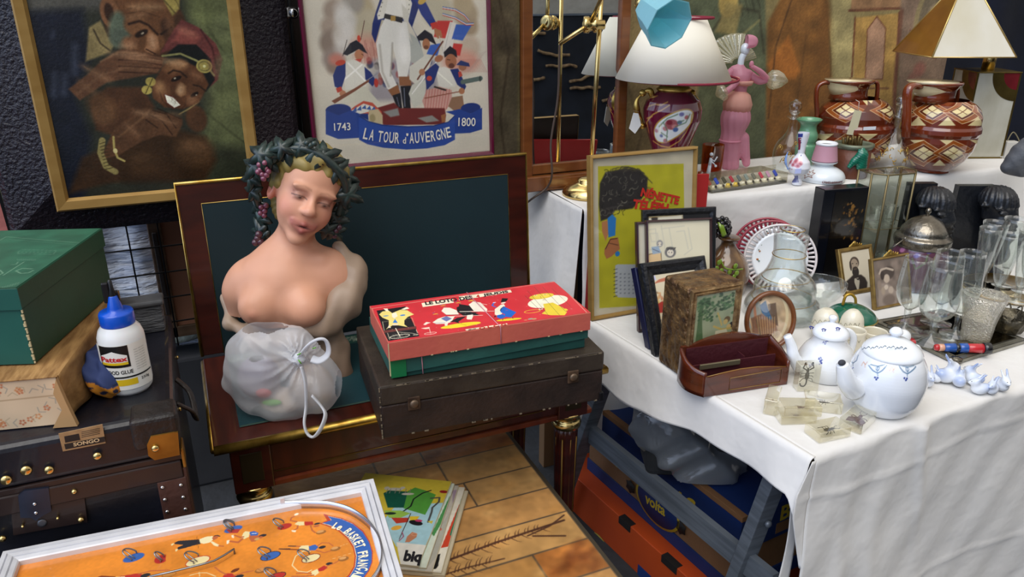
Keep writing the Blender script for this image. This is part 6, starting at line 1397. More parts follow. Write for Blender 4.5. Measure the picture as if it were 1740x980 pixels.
# burgundy vase lamp
t=tthing('vase_table_lamp','burgundy porcelain vase lamp with gilt handles and a cream shade trimmed in maroon','lamp',1133,315)
m_burg=mat('burgundy_porcelain',vcol=True,rough=.12,coat=.8)
def vops(P):
 P.noise(.1,.02,4)
 P.ell((812,622),124,62,'#b08a3c',33,4);P.ell((812,622),117,55,'#dfe3e2',33,4)
 for x,y,r,c_ in((810,610,32,'#a05a5e'),(800,600,14,'#7c2f3a'),(825,620,14,'#c98a86'),(780,630,14,'#b87478'),(850,600,12,'#5d6d94'),(885,575,12,'#b9706e'),(735,640,12,'#b98a9a'),(760,665,10,'#6c7ba4'),(830,635,14,'#4d6a9a'),(780,690,14,'#a86a72'),(860,560,12,'#7c7aa8')):P.ell((x,y),r,r*.8,c_,0,6)
 for a in([(750,620),(790,580),(840,560)],[(830,620),(880,600),(900,560)],[(760,650),(790,670)],[(840,600),(870,590)],[(770,600),(790,640),(785,690)]):P.line(a,6,'#5d7a5c',5,.8)
 for a in([(700,650),(690,600),(720,560),(760,540),(800,515)],[(700,520),(730,510),(760,515),(790,500)],[(910,560),(905,600),(880,650),(850,690),(800,720)],[(720,690),(760,715),(800,722)],[(705,480),(740,470)],[(690,580),(715,570)]):P.line(a,7,'#c49a48',4,.9)
bl=[(22,313),(27,306),(21,292),(24,275),(30,252),(40,225),(48,202),(49.5,184),(45,170),(35,161),(27,154)]
plathe(t,bl,'vase_body',m_burg,vops,860,0,2.8825,300,160,'#64102e',z0=RZ)
turned(t,[(30,318),(31,312),(24,309)],GOLD,'gilt_foot',40,z0=RZ)
turned(t,[(27,155),(30,151),(24,146),(20,142)],GOLD,'gilt_rim',40)
for s_ in(-1,1):
 cx=1134
 hp=[wm(t,cx+s_*(25),166),wm(t,cx+s_*30,154),wm(t,cx+s_*42,158),wm(t,cx+s_*52,172),wm(t,cx+s_*51,190),wm(t,cx+s_*44,202),wm(t,cx+s_*42,214)]
 MB().tube(catmull(hp,6),[.006+.003*math.sin(i*.35)for i in range(37)],10).ell(hp[2],.010).ell(hp[6],.009).build('gilt_handle',GOLD,t,True)
m_shade=pane('cream_lampshade',edge=0,milky=.99,milkcol='#fffbee')
sh=turned(t,[(97,133),(49,30)],m_shade,'lampshade',72,px=1143,shell=.002)
x,y=t_xy[t.name]
for hw,py,nm in((97,133,'maroon_trim'),(49,30,'maroon_trim')):
 z=zat(x,y,py);r=hw*depth(x,y,z)/FPX;dd=8*depth(x,y,z)/FPX;cx_,cy_=x+dd*cY,y-dd*sY
 MB().tube([(cx_+r*math.cos(a*PI/36),cy_+r*math.sin(a*PI/36),z)for a in range(72)],.0034,8,closed=True).build(nm,mat('maroon_ribbon','#7d1f33',.7),t,True)
OMS=sh
pt=wm(t,1083,200,.02)
t3=thing('price_tag','white card price tag hanging from the gilt handle of the burgundy lamp','tag',pt)
MB().prism([(-.022,-.03),(-.004,-.045),(.012,-.02),(.002,.012),(-.012,.014)],-.0005,.0005,M=Matrix.Rotation(-YAW,4,'Z')).build('card',mat('card_white','#dcdcd8',.8),t3)
MB().tube([(-.006,0,.008),(-.012,0,.02),(.004,.0,.016)],.0006,5,M=Matrix.Rotation(-YAW,4,'Z')).build('string',mat('tan_string','#b09a78',.8),t3)
# pink glass lady
t=vthing('glass_figurine','tall pink blown glass lady with a clear ribbed collar and cuffs','figurine',1243,287,RZ)
b=pmap(t);pk=pane('pink_glass',tint='#f2c6d4',edge=.4,rough=.12,milky=.62,milkcol='#e3a4b8',bump=.25,bscale=30)
pkg=pane('pink_gold_glass',tint='#f0cdb8',edge=.3,rough=.2,milky=.7,milkcol='#e3b3a4',bump=.6,bscale=120)
clr=pane('clear_gold_glass',tint='#f2f0e2',edge=.5,rough=.05,milky=.28,milkcol='#d9d4b8',base=.08)
body=[K(b(1241,281),b(1241,240),.027,.030,.01),K(b(1241,240),b(1250,200),.030,.041,.01),K(b(1250,200),b(1253,178),.041,.034,.02),K(b(1253,178),b(1259,162),.026,.016,.02),K(b(1268,277),b(1262,235),.012,.020,.01),E((0,0,-.04),(.2,.2,.041),.002,None,None,'-')]
sculpt('skirt',body,(-.07,-.06,-.005),(.08,.06,.30),.0032,pk,t,smooth=2,extra=lambda G:.0012*np.sin(np.arctan2(G[...,1],G[...,0]-.01)*16))
MB().lathe([(.034,0),(.037,.003),(.034,.006)],b(1241,240),36).build('hem_ring',pk,t)
MB().lathe([(.041,0),(.045,.02),(.036,.048),(.020,.060)],b(1252,188),36,flute=.04,nf=14).build('gold_flecked_waistband',pkg,t)
tor=[K(b(1259,162),b(1258,142),.016,.022,.015),E(b(1258,132),(.027,.021,.024),.02),K(b(1258,126),b(1258,112),.022,.011,.02),E(b(1247,120),(.014,.014,.016),.01),E(b(1272,126),(.014,.014,.014),.01)]
sculpt('bodice',tor,(-.06,-.05,.16),(.10,.05,.40),.003,pk,t,smooth=1)
MB().lathe([(.012,0),(.030,.006),(.034,.016),(.030,.018)],b(1261,147),24,flute=.08,nf=8).build('gold_flecked_ruffle',pkg,t)
def limb(p,r,nm='arm',m=pk):return MB().tube(catmull([b(*q)for q in p],6),[r[0]+(r[1]-r[0])*i/(6*(len(p)-1))for i in range(6*(len(p)-1)+1)],12).build(nm,m,t)
limb([(1275,128),(1290,137),(1303,135)],(.013,.011));limb([(1303,135,-.0),(1292,122,-.02),(1276,112,-.03)],(.011,.006),'forearm')
limb([(1245,120),(1238,128),(1240,138)],(.013,.012));limb([(1254,138,-.03),(1245,147,-.03),(1232,157,-.03)],(.008,.010),'forearm')
MB().ell(b(1277,109,-.03),(.007,.006,.010)).build('hand',pk,t);MB().ell(b(1250,134,-.035),(.014,.008,.007)).build('hand',pkg,t)
M3=Matrix.Translation(b(1303,133))@Matrix.Rotation(math.radians(98),4,'Y')
MB().lathe([(.012,0),(.026,.012),(.029,.028),(.022,.046),(.004,.066)],(0,0,0),32,M=M3,flute=.07,nf=9).build('shell_cuff',clr,t)
M3=Matrix.Translation(b(1235,153,-.03))@Matrix.Rotation(math.radians(-115),4,'Y')
MB().lathe([(.010,0),(.024,.008),(.026,.02),(.004,.036)],(0,0,0),32,M=M3,flute=.07,nf=9).build('shell_cuff',clr,t)
MB().tube(catmull([b(1258,112),b(1260,100),b(1264,92)],4),.010,12).ell(b(1266,84),(.014,.015,.019)).build('white_head',mat('white_glass','#c9d2dc',.15,coat=.5),t)
sculpt('hat',[K(b(1262,64,0),b(1268,68,-.01),.010,.014,.02),E(b(1278,70,-.01),(.018,.014,.016),.02),E(b(1272,76,-.01),(.022,.018,.008),.01)],(.0,-.05,.35),(.12,.05,.52),.003,pk,t,smooth=1)
def fan(a,r):
 def f(u,v):
  an=math.radians(a[0]+(a[1]-a[0])*u);rr=r*(.15+.85*v);return Vector(b(1256,108,.0))+Vector((rr*math.cos(an)*1.0,.02+.03*v+.004*math.sin(u*60)*v,rr*math.sin(an)*.85))
 return f
MB().grid(fan((75,185),.10),48,10).build('fan_collar',clr,t,mods=[('SOLIDIFY',dict(thickness=.004))])
MB().grid(fan((10,72),.065),24,10).build('fan_collar',clr,t,mods=[('SOLIDIFY',dict(thickness=.004))])
# amber tumbler with white enamel figure
amber=pane('amber_glass',tint='#dd9a38',edge=.35,rough=.04,milky=.05,milkcol='#8a4a10')
t=tthing('amber_glass_tumbler','amber glass tumbler with a white enamel figure of a child','glass',1207,303)
turned(t,[(16,302),(17,296),(18.5,245)],amber,'glass_cup',36,z0=RZ,shell=.002)
we=mat('white_enamel','#cfd6de',.5);c0=wm(t,1205,300,.034)
def W2(px,py,o=.034):return wm(t,px,py,o)
MB().ell(W2(1209,262),.0055).tube([W2(1208,268),W2(1206,280)],[.005,.007],8,flat=.5).tube([W2(1206,280),W2(1203,298)],[.007,.010],8,flat=.4).tube([W2(1208,270),W2(1214,274),W2(1219,266)],.0022,6).tube([W2(1208,273),W2(1215,280)],.0022,6).ell(W2(1216,282),.004).build('enamel_child',we,t,True)
t=tthing('small_amber_glass','small ribbed amber glass just right of the yellow poster frame','glass',1190,327)
turned(t,[(5,327),(6,318),(7,300),(7,292)],amber,'glass_cup',20,z0=RZ,shell=.0012,flute=.03,nf=10)
t=tthing('clear_glass_bottle','small clear glass bottle beside the amber tumbler','bottle',1186,303)
turned(t,[(7,303),(8,296),(7,282),(3,274),(3,265),(4,263)],GLASS,'bottle_body',20,z0=RZ)
# display case with ten enamel pins
p0=Vector((1.352,1.722,RZ));p1=Vector((1.640,1.742,RZ));d=p1-p0;ca=math.atan2(d.y,d.x)
t=thing('acrylic_display_case','open clear acrylic case on a black strip holding a row of coloured pins','case',M=Matrix.Translation(p0)@Matrix.Rotation(ca,4,'Z'));CW=d.length
acr=pane('acrylic',tint='#f4f3ec',edge=.4,rough=.05,milky=.10,milkcol='#b9b49c',base=.04)
MB().box(0,CW,0,.045,.0005,.006,.001).build('black_base',BLACK,t)
cb=MB().box(0,CW,-.002,0,0,.016).box(-.002,0,0,.05,0,.04).box(CW,CW+.002,0,.05,0,.03).build('case_sides',acr,t)
MB().box(0,CW,.048,.050,0,.045,M=None).box(0,CW,.050,.11,.028,.030).build('open_lid',acr,t)
cols=[('#c4453a','red'),('#2c46a8','blue'),('#4a4632','striped olive'),('#a3303a','red and grey'),('#5d6560','dark grey'),('#7d867c','pale grey'),('#6c6a5a','olive grey'),('#b03a4a','red and white'),('#b58a9c','pink'),('#3a4a9c','blue and red')]
for k,(c_,nm)in enumerate(cols):
 f_=(k+.55)/10.2;M=OM[t.name]@Matrix.Translation((CW*f_,.014,.006))@Matrix.Rotation(math.radians(-14),4,'Z')
 pn=thing('enamel_pin',nm+' headed enamel pin in the acrylic case','pin',M=M,group='enamel pins in the acrylic case')
 pl_=mat('cream_plastic','#cfc8ac',.4)if k not in(2,3)else mat('yellow_plastic','#d2b23c',.4)
 MB().lathe([(.009,0),(.0095,.003),(.006,.006),(.005,.012)],(0,0,0),14,sq=.8).build('foot',pl_,pn)
 MB().box(-.0055,.0055,-.002,.002,.006,.030,.0015,M=Matrix.Rotation(math.radians(-28),4,'X')@Matrix.Rotation(math.radians(-25),4,'Y')).build('stem',mat('cream_plastic','#cfc8ac',.4),pn)
 Mh=Matrix.Rotation(math.radians(-28),4,'X')@Matrix.Rotation(math.radians(-25),4,'Y')
 hd=MB().box(-.005,.005,-.004,-.0015,.014,.034,.002,M=Mh)
 hd.build('coloured_head',mat('enamel_'+nm.replace(' ','_'),c_,.35),pn)
 # decanters, vases
def decanter(px,py,label,L,stop):
 t=tthing('glass_decanter',label,'decanter',px,py)
 turned(t,smoothp(L,4),GLASS,'decanter_body',40,z0=RZ)
 turned(t,smoothp(stop,4),pane('facet_crystal',tint='#eef1f2',edge=.5,rough=.02,base=.08),'stopper',16,smooth=False)
 return t
t=decanter(1337,292,'round glass decanter with gilt scrolls and ball stopper, behind the flowered vase',[(20,292),(24,284),(27,262),(23,244),(13,230),(7.5,218),(6.5,205),(7,202),(12,199),(11,197)],[(5,203),(4.5,196),(9,190),(10.5,182),(9,174),(3,170),(2,168)])
gs=MB()
for(x,y)in((1325,250),(1340,262),(1352,245),(1330,272),(1348,270)):
 gs.tube(catmull([wm(t,x-5,y+4,.047),wm(t,x,y-4,.049),wm(t,x+5,y,.049),wm(t,x+2,y+5,.049)],4),.0012,5).ell(wm(t,x+1,y,.049),(.003,.002,.003))
gs.build('gilt_scrolls',GOLD,t,True)
t=decanter(1511,291,'round glass decanter with gilt tendrils and ball stopper, between the two brown jars',[(17,288),(22,282),(27,262),(24,246),(15,232),(8.5,222),(7.5,205),(8,200),(15,197),(14,195)],[(6,200),(5,190),(4.5,184),(9,178),(10,171),(8,165),(3,162)])
gs=MB();rg=random.Random(5)
for k in range(26):
 a=math.radians(-150+rg.random()*120);z_=RZ+.035+.045*rg.random();x,y=t_xy[t.name];r=.051-.0*abs(z_-RZ-.05);a0=rg.random()*6
 fa_=math.atan2(-y,-x)+rg.uniform(-1.1,1.1);pts=[]
 for i in range(5):an=fa_+.10*math.cos(a0+i*.9);zz_=z_+.006*math.sin(a0+i*.9);rr_=float(np.interp(zz_,[RZ,RZ+.02,RZ+.045,RZ+.08,RZ+.10],[.036,.046,.0515,.046,.03]));pts.append((x+rr_*math.cos(an),y+rr_*math.sin(an),zz_))
 gs.tube(pts,.0013,5)
gs.build('gilt_tendrils',GOLD,t,True)
t=tthing('green_vase','pale green glazed pottery vase behind the flowered vase','vase',1364,286)
turned(t,smoothp([(12,286),(13,280),(16.5,262),(17,248),(15,243),(17,236),(17,228),(14,220),(14,212),(20,205),(21,202),(19,201)],4)+[(17,203),(12,212)],mat('green_glaze','#5d9270',.2,col2='#74a684',nscale=8,coat=.6),'vase_body',44,z0=RZ)
t=tthing('flowered_vase','small faience vase with pink flowers and pale blue side handles','vase',1354,313)
def fops(P):
 rg=random.Random(3)
 for k in range(60):P.ell((rg.uniform(720,930),rg.uniform(420,840)),rg.uniform(5,12),rg.uniform(4,8),rg.choice(['#2c3a84','#9a2c3c','#c98a94','#e3e3ea','#e3e3ea','#3a4a3c','#e8e4e0']),rg.uniform(0,90),4)
 P.poly([(805,425),(905,425),(900,455),(810,455)],'#2c3a8c',4);P.poly([(815,460),(890,460),(880,560),(820,560)],'#7d2438',5)
 for k in range(20):P.ell((rg.uniform(820,890),rg.uniform(460,560)),6,5,rg.choice(['#dcd6dc','#a84a5c','#2c3a84']),0,3)
 P.poly([(790,600),(870,600),(900,640),(780,640)],'#dfe4ee',8)
 for x,y,r in((800,660,26),(845,655,30),(880,675,24),(820,685,20),(860,695,22)):P.ell((x,y),r,r*.8,'#c98a94',0,8);P.ell((x,y),r*.5,r*.4,'#a34a58',0,6,.8)
 P.poly([(735,700),(770,690),(800,770),(760,760)],'#2f3a2c',8,.9);P.poly([(795,780),(860,775),(870,830),(790,830)],'#2f3670',8,.7)
plathe(t,[(8,313),(8.5,309),(5,302),(7,298),(16,292),(18.5,284),(16,274),(9,265),(5.5,260),(6,250),(8,238),(9.5,228),(9.5,225)],'vase_body',VCG,fops,1180,140,4.9,120,110,'#dfe1e8',z0=RZ)
for s_,cx in((-1,1337),(1,1366)):
 MB().tube(catmull([wm(t,cx-s_*2,288),wm(t,cx+s_*2,276),wm(t,cx+s_*1,266),wm(t,cx-s_*2,258)],5),[.003]*4+[.006]*4+[.005]*4+[.002]*4,8,flat=.6).build('side_handle',mat('pale_blue_glaze','#7f9fd4',.2,coat=.5),t,True)
MB().prism([(-.009,-.007),(.009,-.006),(.009,.008),(-.008,.007)],-.0005,.0005,M=Matrix.Translation(wm(t,1356,291,.035))@Matrix.Rotation(-YAW,4,'Z')).build('price_sticker',mat('lilac_sticker','#b9c2ec',.6),t,True)
t=tthing('match_striker','white porcelain match striker with a pink band and brown distillery lettering','match holder',1396,305)
def mops(P):
 for a in([(185,780),(215,800),(240,770),(255,790),(300,760),(285,795),(315,800),(270,830),(280,855),(235,835),(190,860),(200,830),(160,810),(185,780)],):P.line(a,7,'#7d4a3c',4)
 for a in([(215,800),(235,820),(240,770)],[(255,790),(240,815),(270,830)]):P.line(a,4,'#7d4a3c',3)
plathe(t,smoothp([(36,304),(37,299),(33,291),(24,285),(16,281),(16,278),(21,275),(21.5,273)],4),'bell_base',VCG,mops,1340,180,7,200,60,'#dbe2e6',z0=RZ)
turned(t,[(21,273),(21,271),(17,246),(17.5,244),(16.5,243),(15,246)],mat('pink_glaze_matt','#c795a4',.5),'pink_striker_band',44)
turned(t,[(17.5,246),(18,243),(16.5,241.5),(15,246)],WHITE,'white_rim',44)
def lathetext(t,st,p0,p1,h,m,R,part,bold=.02):
 x,y=t_xy[t.name];fa0=math.atan2(-y,-x);V,Fs,asp=textmesh(st,bold)
 def w_(px,py):
  q=wm(t,px,py,0);s_=((q.x-x)*cY-(q.y-y)*sY);return s_,zat(x,y,py)
 s0,z0=w_(*p0);s1,z1=w_(*p1);out=[]
 for a,b__,_ in V:
  s_=s0+(s1-s0)*a;z=z0+(z1-z0)*a+h*b__;r=R(z)if callable(R)else R
  an=math.asin(max(-.99,min(.99,s_/r)));va=math.atan2(-y,-x);out.append((x+r*math.cos(va+an),y+r*math.sin(va+an),z))
 return MB().add(out,Fs).build(part,m,t,True)
Rb=lambda z:float(np.interp(z,[RZ,RZ+.009,RZ+.02,RZ+.032],[.0665,.0668,.058,.044]))+.0006
m_bt=mat('brown_lettering','#6e3a34',.5)
lathetext(t,'Distillateurs',(1398,303),(1429,303),.008,m_bt,Rb,'lower_lettering');lathetext(t,'LA FON',(1401,296),(1424,296),.007,m_bt,Rb,'upper_lettering')
t=tthing('leather_pot','brown leather covered pot with a green horse head on its side','pot',1443,299)
m_lp=mat('brown_leather_pot','#5b3323',.45,col2='#6b3d2a',nscale=8,bump=.15,bscale=90)
turned(t,[(27,299),(28,296),(29,250)],m_lp,'pot_body',48,z0=RZ)
turned(t,[(29,251),(32,247),(32,243),(28,242),(26,246),(24,262)],mat('green_bronze_rim','#6d7460',.35,.3),'pot_rim',48)
hb=vthing('x','x','x',1443,299,RZ);OMx=OM[hb.name];bpy.data.objects.remove(hb)
fpl=planetr(OMx,-.056)
def hh_(px,py,dy=0):x_,z_=fpl(px,py);return(x_,-.054+dy,z_)
gh_='#0f6a52'
horse=[K(hh_(1462,284),hh_(1466,264),.012,.013,.01,gh_),K(hh_(1464,262),hh_(1452,274),.0125,.010,.01,gh_),K(hh_(1452,274),hh_(1444,283),.009,.007,.008,gh_),E(hh_(1466,256),(.008,.006,.012),.008,gh_),E(hh_(1459,257,-.003),(.003,.003,.008),.003,gh_),K(hh_(1470,284),hh_(1471,262),.006,.007,.01,'#0b5040'),E(hh_(1457,267,-.012),.002,.001,'#06382c')]
o=sculpt('horse_head',horse,(-.06,-.10,.0),(.09,-.03,.13),.002,mat('green_glazed',vcol=True,rough=.25,coat=.6),None,smooth=1,extra=lambda G:.0007*np.sin(G[...,2]*900+G[...,0]*400))
o.parent=t;o.matrix_parent_inverse=OM[t.name].inverted()@OMx;
rg=random.Random(9)
for k in range(13):
 x,y=t_xy[t.name];a=2*PI*k/13*1.618;r0=.026*math.sqrt((k+.5)/13)
 M=Matrix.Translation((x+r0*math.cos(a),y+r0*math.sin(a),RZ+.035))@Matrix.Rotation(rg.uniform(-.22,.22),4,'X')@Matrix.Rotation(rg.uniform(-.22,.22),4,'Y')
 s_=thing('brass_tube','thin aged brass tube standing in the leather pot','tube',M=M,group='brass tubes in the leather pot')
 MB().lathe([(.0042,0),(.0045,.07),(.0042,.084),(.003,.086),(.003,.07)],(0,0,0),12).build('tube_wall',mat('aged_brass_tube','#8a7448',.35,.8,'#5f4e2c',60),s_)
 # the two big jars
def jar(px,py,label,body,neck,hl,hr,ops,ox,oy,sc,cx_n):
 t=tthing('patterned_jar',label,'jar',px,py)
 m_j=mat('glazed_slipware',vcol=True,rough=.1,coat=.9);m_b=mat('brown_glaze','#5e2410',.1,col2='#7a3516',nscale=6,coat=.9)
 o,zs,rs=plathe(t,body,'jar_body',m_j,ops,ox,oy,sc,420,230,'#6a2a14',z0=RZ+.002)
 turned(t,neck,m_b,'neck',56,px=cx_n)
 turned(t,[(neck[-1][0]-.5,neck[-1][1]-.2),(neck[-1][0]-5,neck[-1][1]+3),(neck[-2][0]-8,neck[-2][1]+12),(neck[1][0]-5,neck[1][1])],mat('cream_glaze','#d9c79c',.2,coat=.5),'cream_lining',56,px=cx_n)
 for hd in(hl,hr):
  P_=catmull([wm(t,a,b__,o_)for a,b__,o_ in hd[0]],8);MB().tube(P_,hd[1],12,flat=.7).build('handle',m_b,t,True)
 x,y=t_xy[t.name];z=zat(x,y,hd[2]);
 return t
cr='#d8c590';og='#8e4a1c';br_='#55200e'
def diamond(P,cx,cy,w_,h_,tilt=0,grid=True):
 D=lambda s_:[(cx-w_*s_,cy+tilt*s_),(cx,cy-h_*s_),(cx+w_*s_,cy-tilt*s_),(cx,cy+h_*s_)]
 P.poly(D(1.0),'#d9b98a',2);P.poly(D(.96),og,2);P.poly(D(.70),'#d9b98a',2);P.poly(D(.66),br_,2);P.poly(D(.50),cr,2)
 if grid:P.line([(cx-w_*.25,cy-h_*.25),(cx+w_*.25,cy+h_*.25)],4,br_,2);P.line([(cx-w_*.25,cy+h_*.25),(cx+w_*.25,cy-h_*.25)],4,br_,2)
def bandops(P,y0,y1):
 P.poly([(-2000,y0),(3000,y0),(3000,y1),(-2000,y1)],'#6a2a12',4)
def jL(P):
 for k in range(-4,5):
  cx=800+k*215;
  P.poly([(cx-215,610),(cx-108,490),(cx,610)],'#55200e',3)
  diamond(P,cx-108+108,540,100,62);P.poly([(cx+70,600),(cx+108,540),(cx+146,600)],cr,3);P.poly([(cx+80,488),(cx+108,520),(cx+136,488)],cr,3)
  P.poly([(cx+60,655),(cx+108,690),(cx+156,655)],cr,3);diamond(P,cx,715,92,62);P.poly([(cx+70,775),(cx+108,735),(cx+146,775)],cr,3)
def jR(P):
 for k in range(-4,5):
  cx=590+k*205
  diamond(P,cx,365,140,88,0);P.poly([(cx+40,462),(cx+108,400),(cx+160,462)],cr,3);P.poly([(cx+60,300),(cx+108,330),(cx+150,300)],'#7d3a18',3)
  P.poly([(cx+50,562),(cx+108,605),(cx+150,562)],cr,3);diamond(P,cx-60,655,150,92,0);P.poly([(cx,740),(cx+50,700),(cx+90,740)],cr,3)
t=jar(1440,281,'brown and cream slipware jar with a paper tag, left of the pair',[(25,285),(30,281),(45,268),(57,250),(61,236),(61,226),(62,224),(64.5,218),(64.5,211),(62,206),(62,195),(57,182),(46,172),(34,166)],[(33,168),(29.5,160),(29,152),(32,143),(38,139),(39,136.5),(38,135)],([(1418,142,0),(1402,140,0),(1390,147,.0),(1387,165,.0),(1388,195,.0),(1384,215,0)],.0105,0),([(1478,141,0),(1489,140,0),(1491,150,0),(1489,172,0)],.009,0),jL,1160,0,2.883,1441)
pt=wm(t,1452,208,.112)
t3=thing('paper_tag','tall cream paper tag hanging on a string over the left brown jar','tag',pt)
MB().prism([(-.019,-.036),(.010,-.040),(.017,.034),(-.006,.038)],-.0006,.0006,M=Matrix.Rotation(-YAW,4,'Z')).build('card',mat('cream_tag','#c4bd9c',.8),t3)
MB().tube([(.006,0,.034),(.004,.0,.062),(-.002,.012,.066)],.0008,5,M=Matrix.Rotation(-YAW,4,'Z')).build('string',mat('white_string','#d9d4c8',.8),t3)
MB().prism([(-.018,-.006),(.020,-.004),(.020,.006),(-.018,.004)],-.0006,.0006,M=Matrix.Translation(wm(t,1477,218,.122))@Matrix.Rotation(-YAW,4,'Z')).build('price_label',mat('white_paper_label','#cfd2d6',.7),t,True)
jar(1583,290,'brown and cream slipware jar beside the marble lamp, right of the pair',[(27,290),(27,286),(33,282),(46,268),(56,250),(59,236),(59,227),(60,226),(62.5,221),(62.5,214),(60,209),(60,196),(56,184),(46,174),(36,169)],[(35,172),(32,162),(33,152),(38,145),(41,143),(42,140),(41,138)],([(1562,147,.03),(1549,146,.05),(1542,156,.06),(1541,185,.06),(1540,215,.06),(1539,232,.055)],.0145,0),([(1622,146,-.02),(1626,152,-.03),(1625,168,-.04),(1622,178,-.05)],.009,0),jR,1440,100,4.083,1585)
# marble and brass lamp
t=vthing('marble_panel_lamp','square lamp of white marble panels edged in brass with a pyramid shade','lamp',1666,269,RZ)
bw=.0695;m_marb=mat('cream_marble','#a9a593',.2,col2='#bcbaac',nscale=7,ndetail=5,stretch=(2,2,1),coat=.4);m_aged=mat('brushed_brass','#83703c',.3,.85,'#6a5a30',14)
bh_=zat(*[OM[t.name].translation.x,OM[t.name].translation.y],122)-RZ
MB().box(-bw,bw,0,.14,.004,bh_-.004,.001).build('marble_body',m_marb,t)
ed=MB()
for x in(-bw,bw):
 for y in(0,.14):ed.box(x-.0025,x+.0025,y-.0025,y+.0025,0,bh_,0)
ed.box(-bw-.004,bw+.004,-.004,.144,bh_-.004,bh_,.001).box(-bw-.003,bw+.003,-.003,.143,0,.005,.001);ed.build('brass_edging',m_aged,t)
def arcband(r0,r1,y,m,nm,mirror=False,side=False):
 mb=MB();pts=[(bw-r1*math.cos(a*PI/2/14)+0,bh_-.004-r1*math.sin(a*PI/2/14))for a in range(15)]+([(bw,bh_-.004)]if r0==0 else[(bw-r0*math.cos(a*PI/2/14),bh_-.004-r0*math.sin(a*PI/2/14))for a in range(14,-1,-1)])
 if side:mb.prism([(p[0]-bw+0,p[1])for p in pts][::-1],-.0012,.0,M=Matrix.Translation((-bw,0,0))@Matrix.Rotation(-PI/2,4,'Z'))
 else:mb.prism(pts[::-1],y-.0012,y)
 return mb.build(nm,m,t)
m_redp=mat('red_enamel_panel','#4a1116',.25,col2='#6a1c22',nscale=9,coat=.5)
arcband(.054,.090,0,m_aged,'brass_quarter_ring');arcband(0,.054,0,m_redp,'red_quarter_disc');
arcband(.054,.090,0,m_aged,'brass_quarter_ring',side=True);arcband(0,.054,0,m_redp,'red_quarter_disc',side=True)
MB().lathe([(.020,0),(.020,.045),(.018,.05)],(0,.07,bh_),32).build('brass_stem',BRASS,t)
b=pmap(t);sy0,sy1=-.10,.20
FLc=Vector(b(1585,92,sy0));FRc=Vector(b(1726,103,sy0));zc_=(FLc.z+FRc.z)/2;FLc.z=FRc.z=zc_
dpt=(FRc-FLc).length;cxm=(FLc.x+FRc.x)/2;ap=Vector((cxm,sy0+dpt/2,zc_+.255));BLc=FLc+Vector((0,dpt,0));BRc=FRc+Vector((0,dpt,0))
def face(a,b__,m,nm):
 n=(b__-a).cross(ap-a).normalized();f0=[a,b__,ap];cen=(a+b__+ap)/3;V=[cen+(p-cen)*.985 for p in f0];V=V+[v-n*.003 for v in V]
 MB().add(V,[(0,1,2),(5,4,3),(0,3,4,1),(1,4,5,2),(2,5,3,0)]).build(nm,m,t)
m_sh=mat('white_alabaster','#d3cfc2',.25,col2='#c5bda4',nscale=5,ndetail=5,stretch=(1,1,.5),coat=.4);m_amb=mat('amber_slag_glass','#6a4312',.25,col2='#8a5c1e',nscale=6,ndetail=5,coat=.4)
face(FLc,FRc,m_sh,'front_shade_panel');face(FRc,BRc,m_amb,'side_shade_panel');face(BRc,BLc,m_sh,'back_shade_panel');face(BLc,FLc,m_amb,'side_shade_panel')
be=MB()
for p in(FLc,FRc,BLc,BRc):be.tube([p,ap],.0028,6)
be.tube([FLc,FRc,BRc,BLc],.0022,6,closed=True);be.build('shade_brass_edges',mat('bright_brass_edge','#c9ab6a',.3,.8),t)
MB().tube([(0.0,.07,bh_+.045),(0,.07,zc_+.08)],.005,8).build('inner_rod',BRASS,t)
q=onz(1710,272,RZ)
t=thing('white_plug_block','small white plug block with a trailing cord at the right end of the bench','plug',(q.x+.03,q.y+.01,RZ),(0,0,-YAW))
MB().box(-.02,.022,0,.03,0,.058,.003).build('block',mat('white_block','#bdbab2',.5),t);MB().box(-.03,.03,.005,.03,0,.008,.001).build('plate',mat('white_block'),t)
MB().tube(catmull([(-.01,.02,.055),(.01,.03,.085),(.035,.03,.06),(.05,.02,.02),(.06,.0,.004)],6),.002,6).build('cord',mat('tan_cord','#7d7458',.6),t)
t=vthing('grey_carved_head','grey carved animal head cut off by the right edge of the photo','sculpture',1735,300,RZ)
b=pmap(t)
sculpt('head',[K(b(1714,282),b(1738,262),.020,.034,.02,'#4a4c50'),K(b(1738,268),b(1760,250),.036,.045,.02,'#5a5c60'),K(b(1716,284),b(1730,292),.016,.024,.02,'#3a3c42'),K(b(1750,290),b(1755,270),.034,.036,.02,'#6a6a66'),E((.03,0,-.02),(.2,.2,.024),.002,None,None,'-')],(-.08,-.08,-.01),(.12,.08,.16),.004,mat('grey_stone',vcol=True,rough=.6,bump=.5,bscale=40),t,smooth=1,extra=lambda G:.0012*np.sin(G[...,0]*160+G[...,2]*120))
# FRONT TABLE
TZ2=.7425
def corner_frame(name,label,cat,BL,TL,TR,group=None):
 BL,TL,TR=Vector(BL),Vector(TL),Vector(TR);x=(TR-TL);W=x.length;x.normalize();z=TL-BL;z-=x*z.dot(x);Hh=z.length;z.normalize();y=z.cross(x)
 M=Matrix((x,y,z)).transposed().to_4x4();M.translation=BL;return thing(name,label,cat,M=M,group=group),W,Hh
def pic(t,W,Hh,fw,prof,m,nx,nz,bg,ops,cr_,cm=None,back=True):
 fr=MB();frame_ring(fr,0,W,0,Hh,prof);fr.build('frame',m,t)
 P=Paint(fw,W-fw,fw,Hh-fw,nx,nz,bg,crop(OM[t.name],*cr_),depth(*OM[t.name].translation)/1300/cr_[2]);ops(P);P.mesh('picture',cm or mat('printed_paper'),t,y=0)
 if back:MB().box(.001,W-.001,.003,.010,.001,Hh-.001).build('back_board',mat('dark_batten'),t)
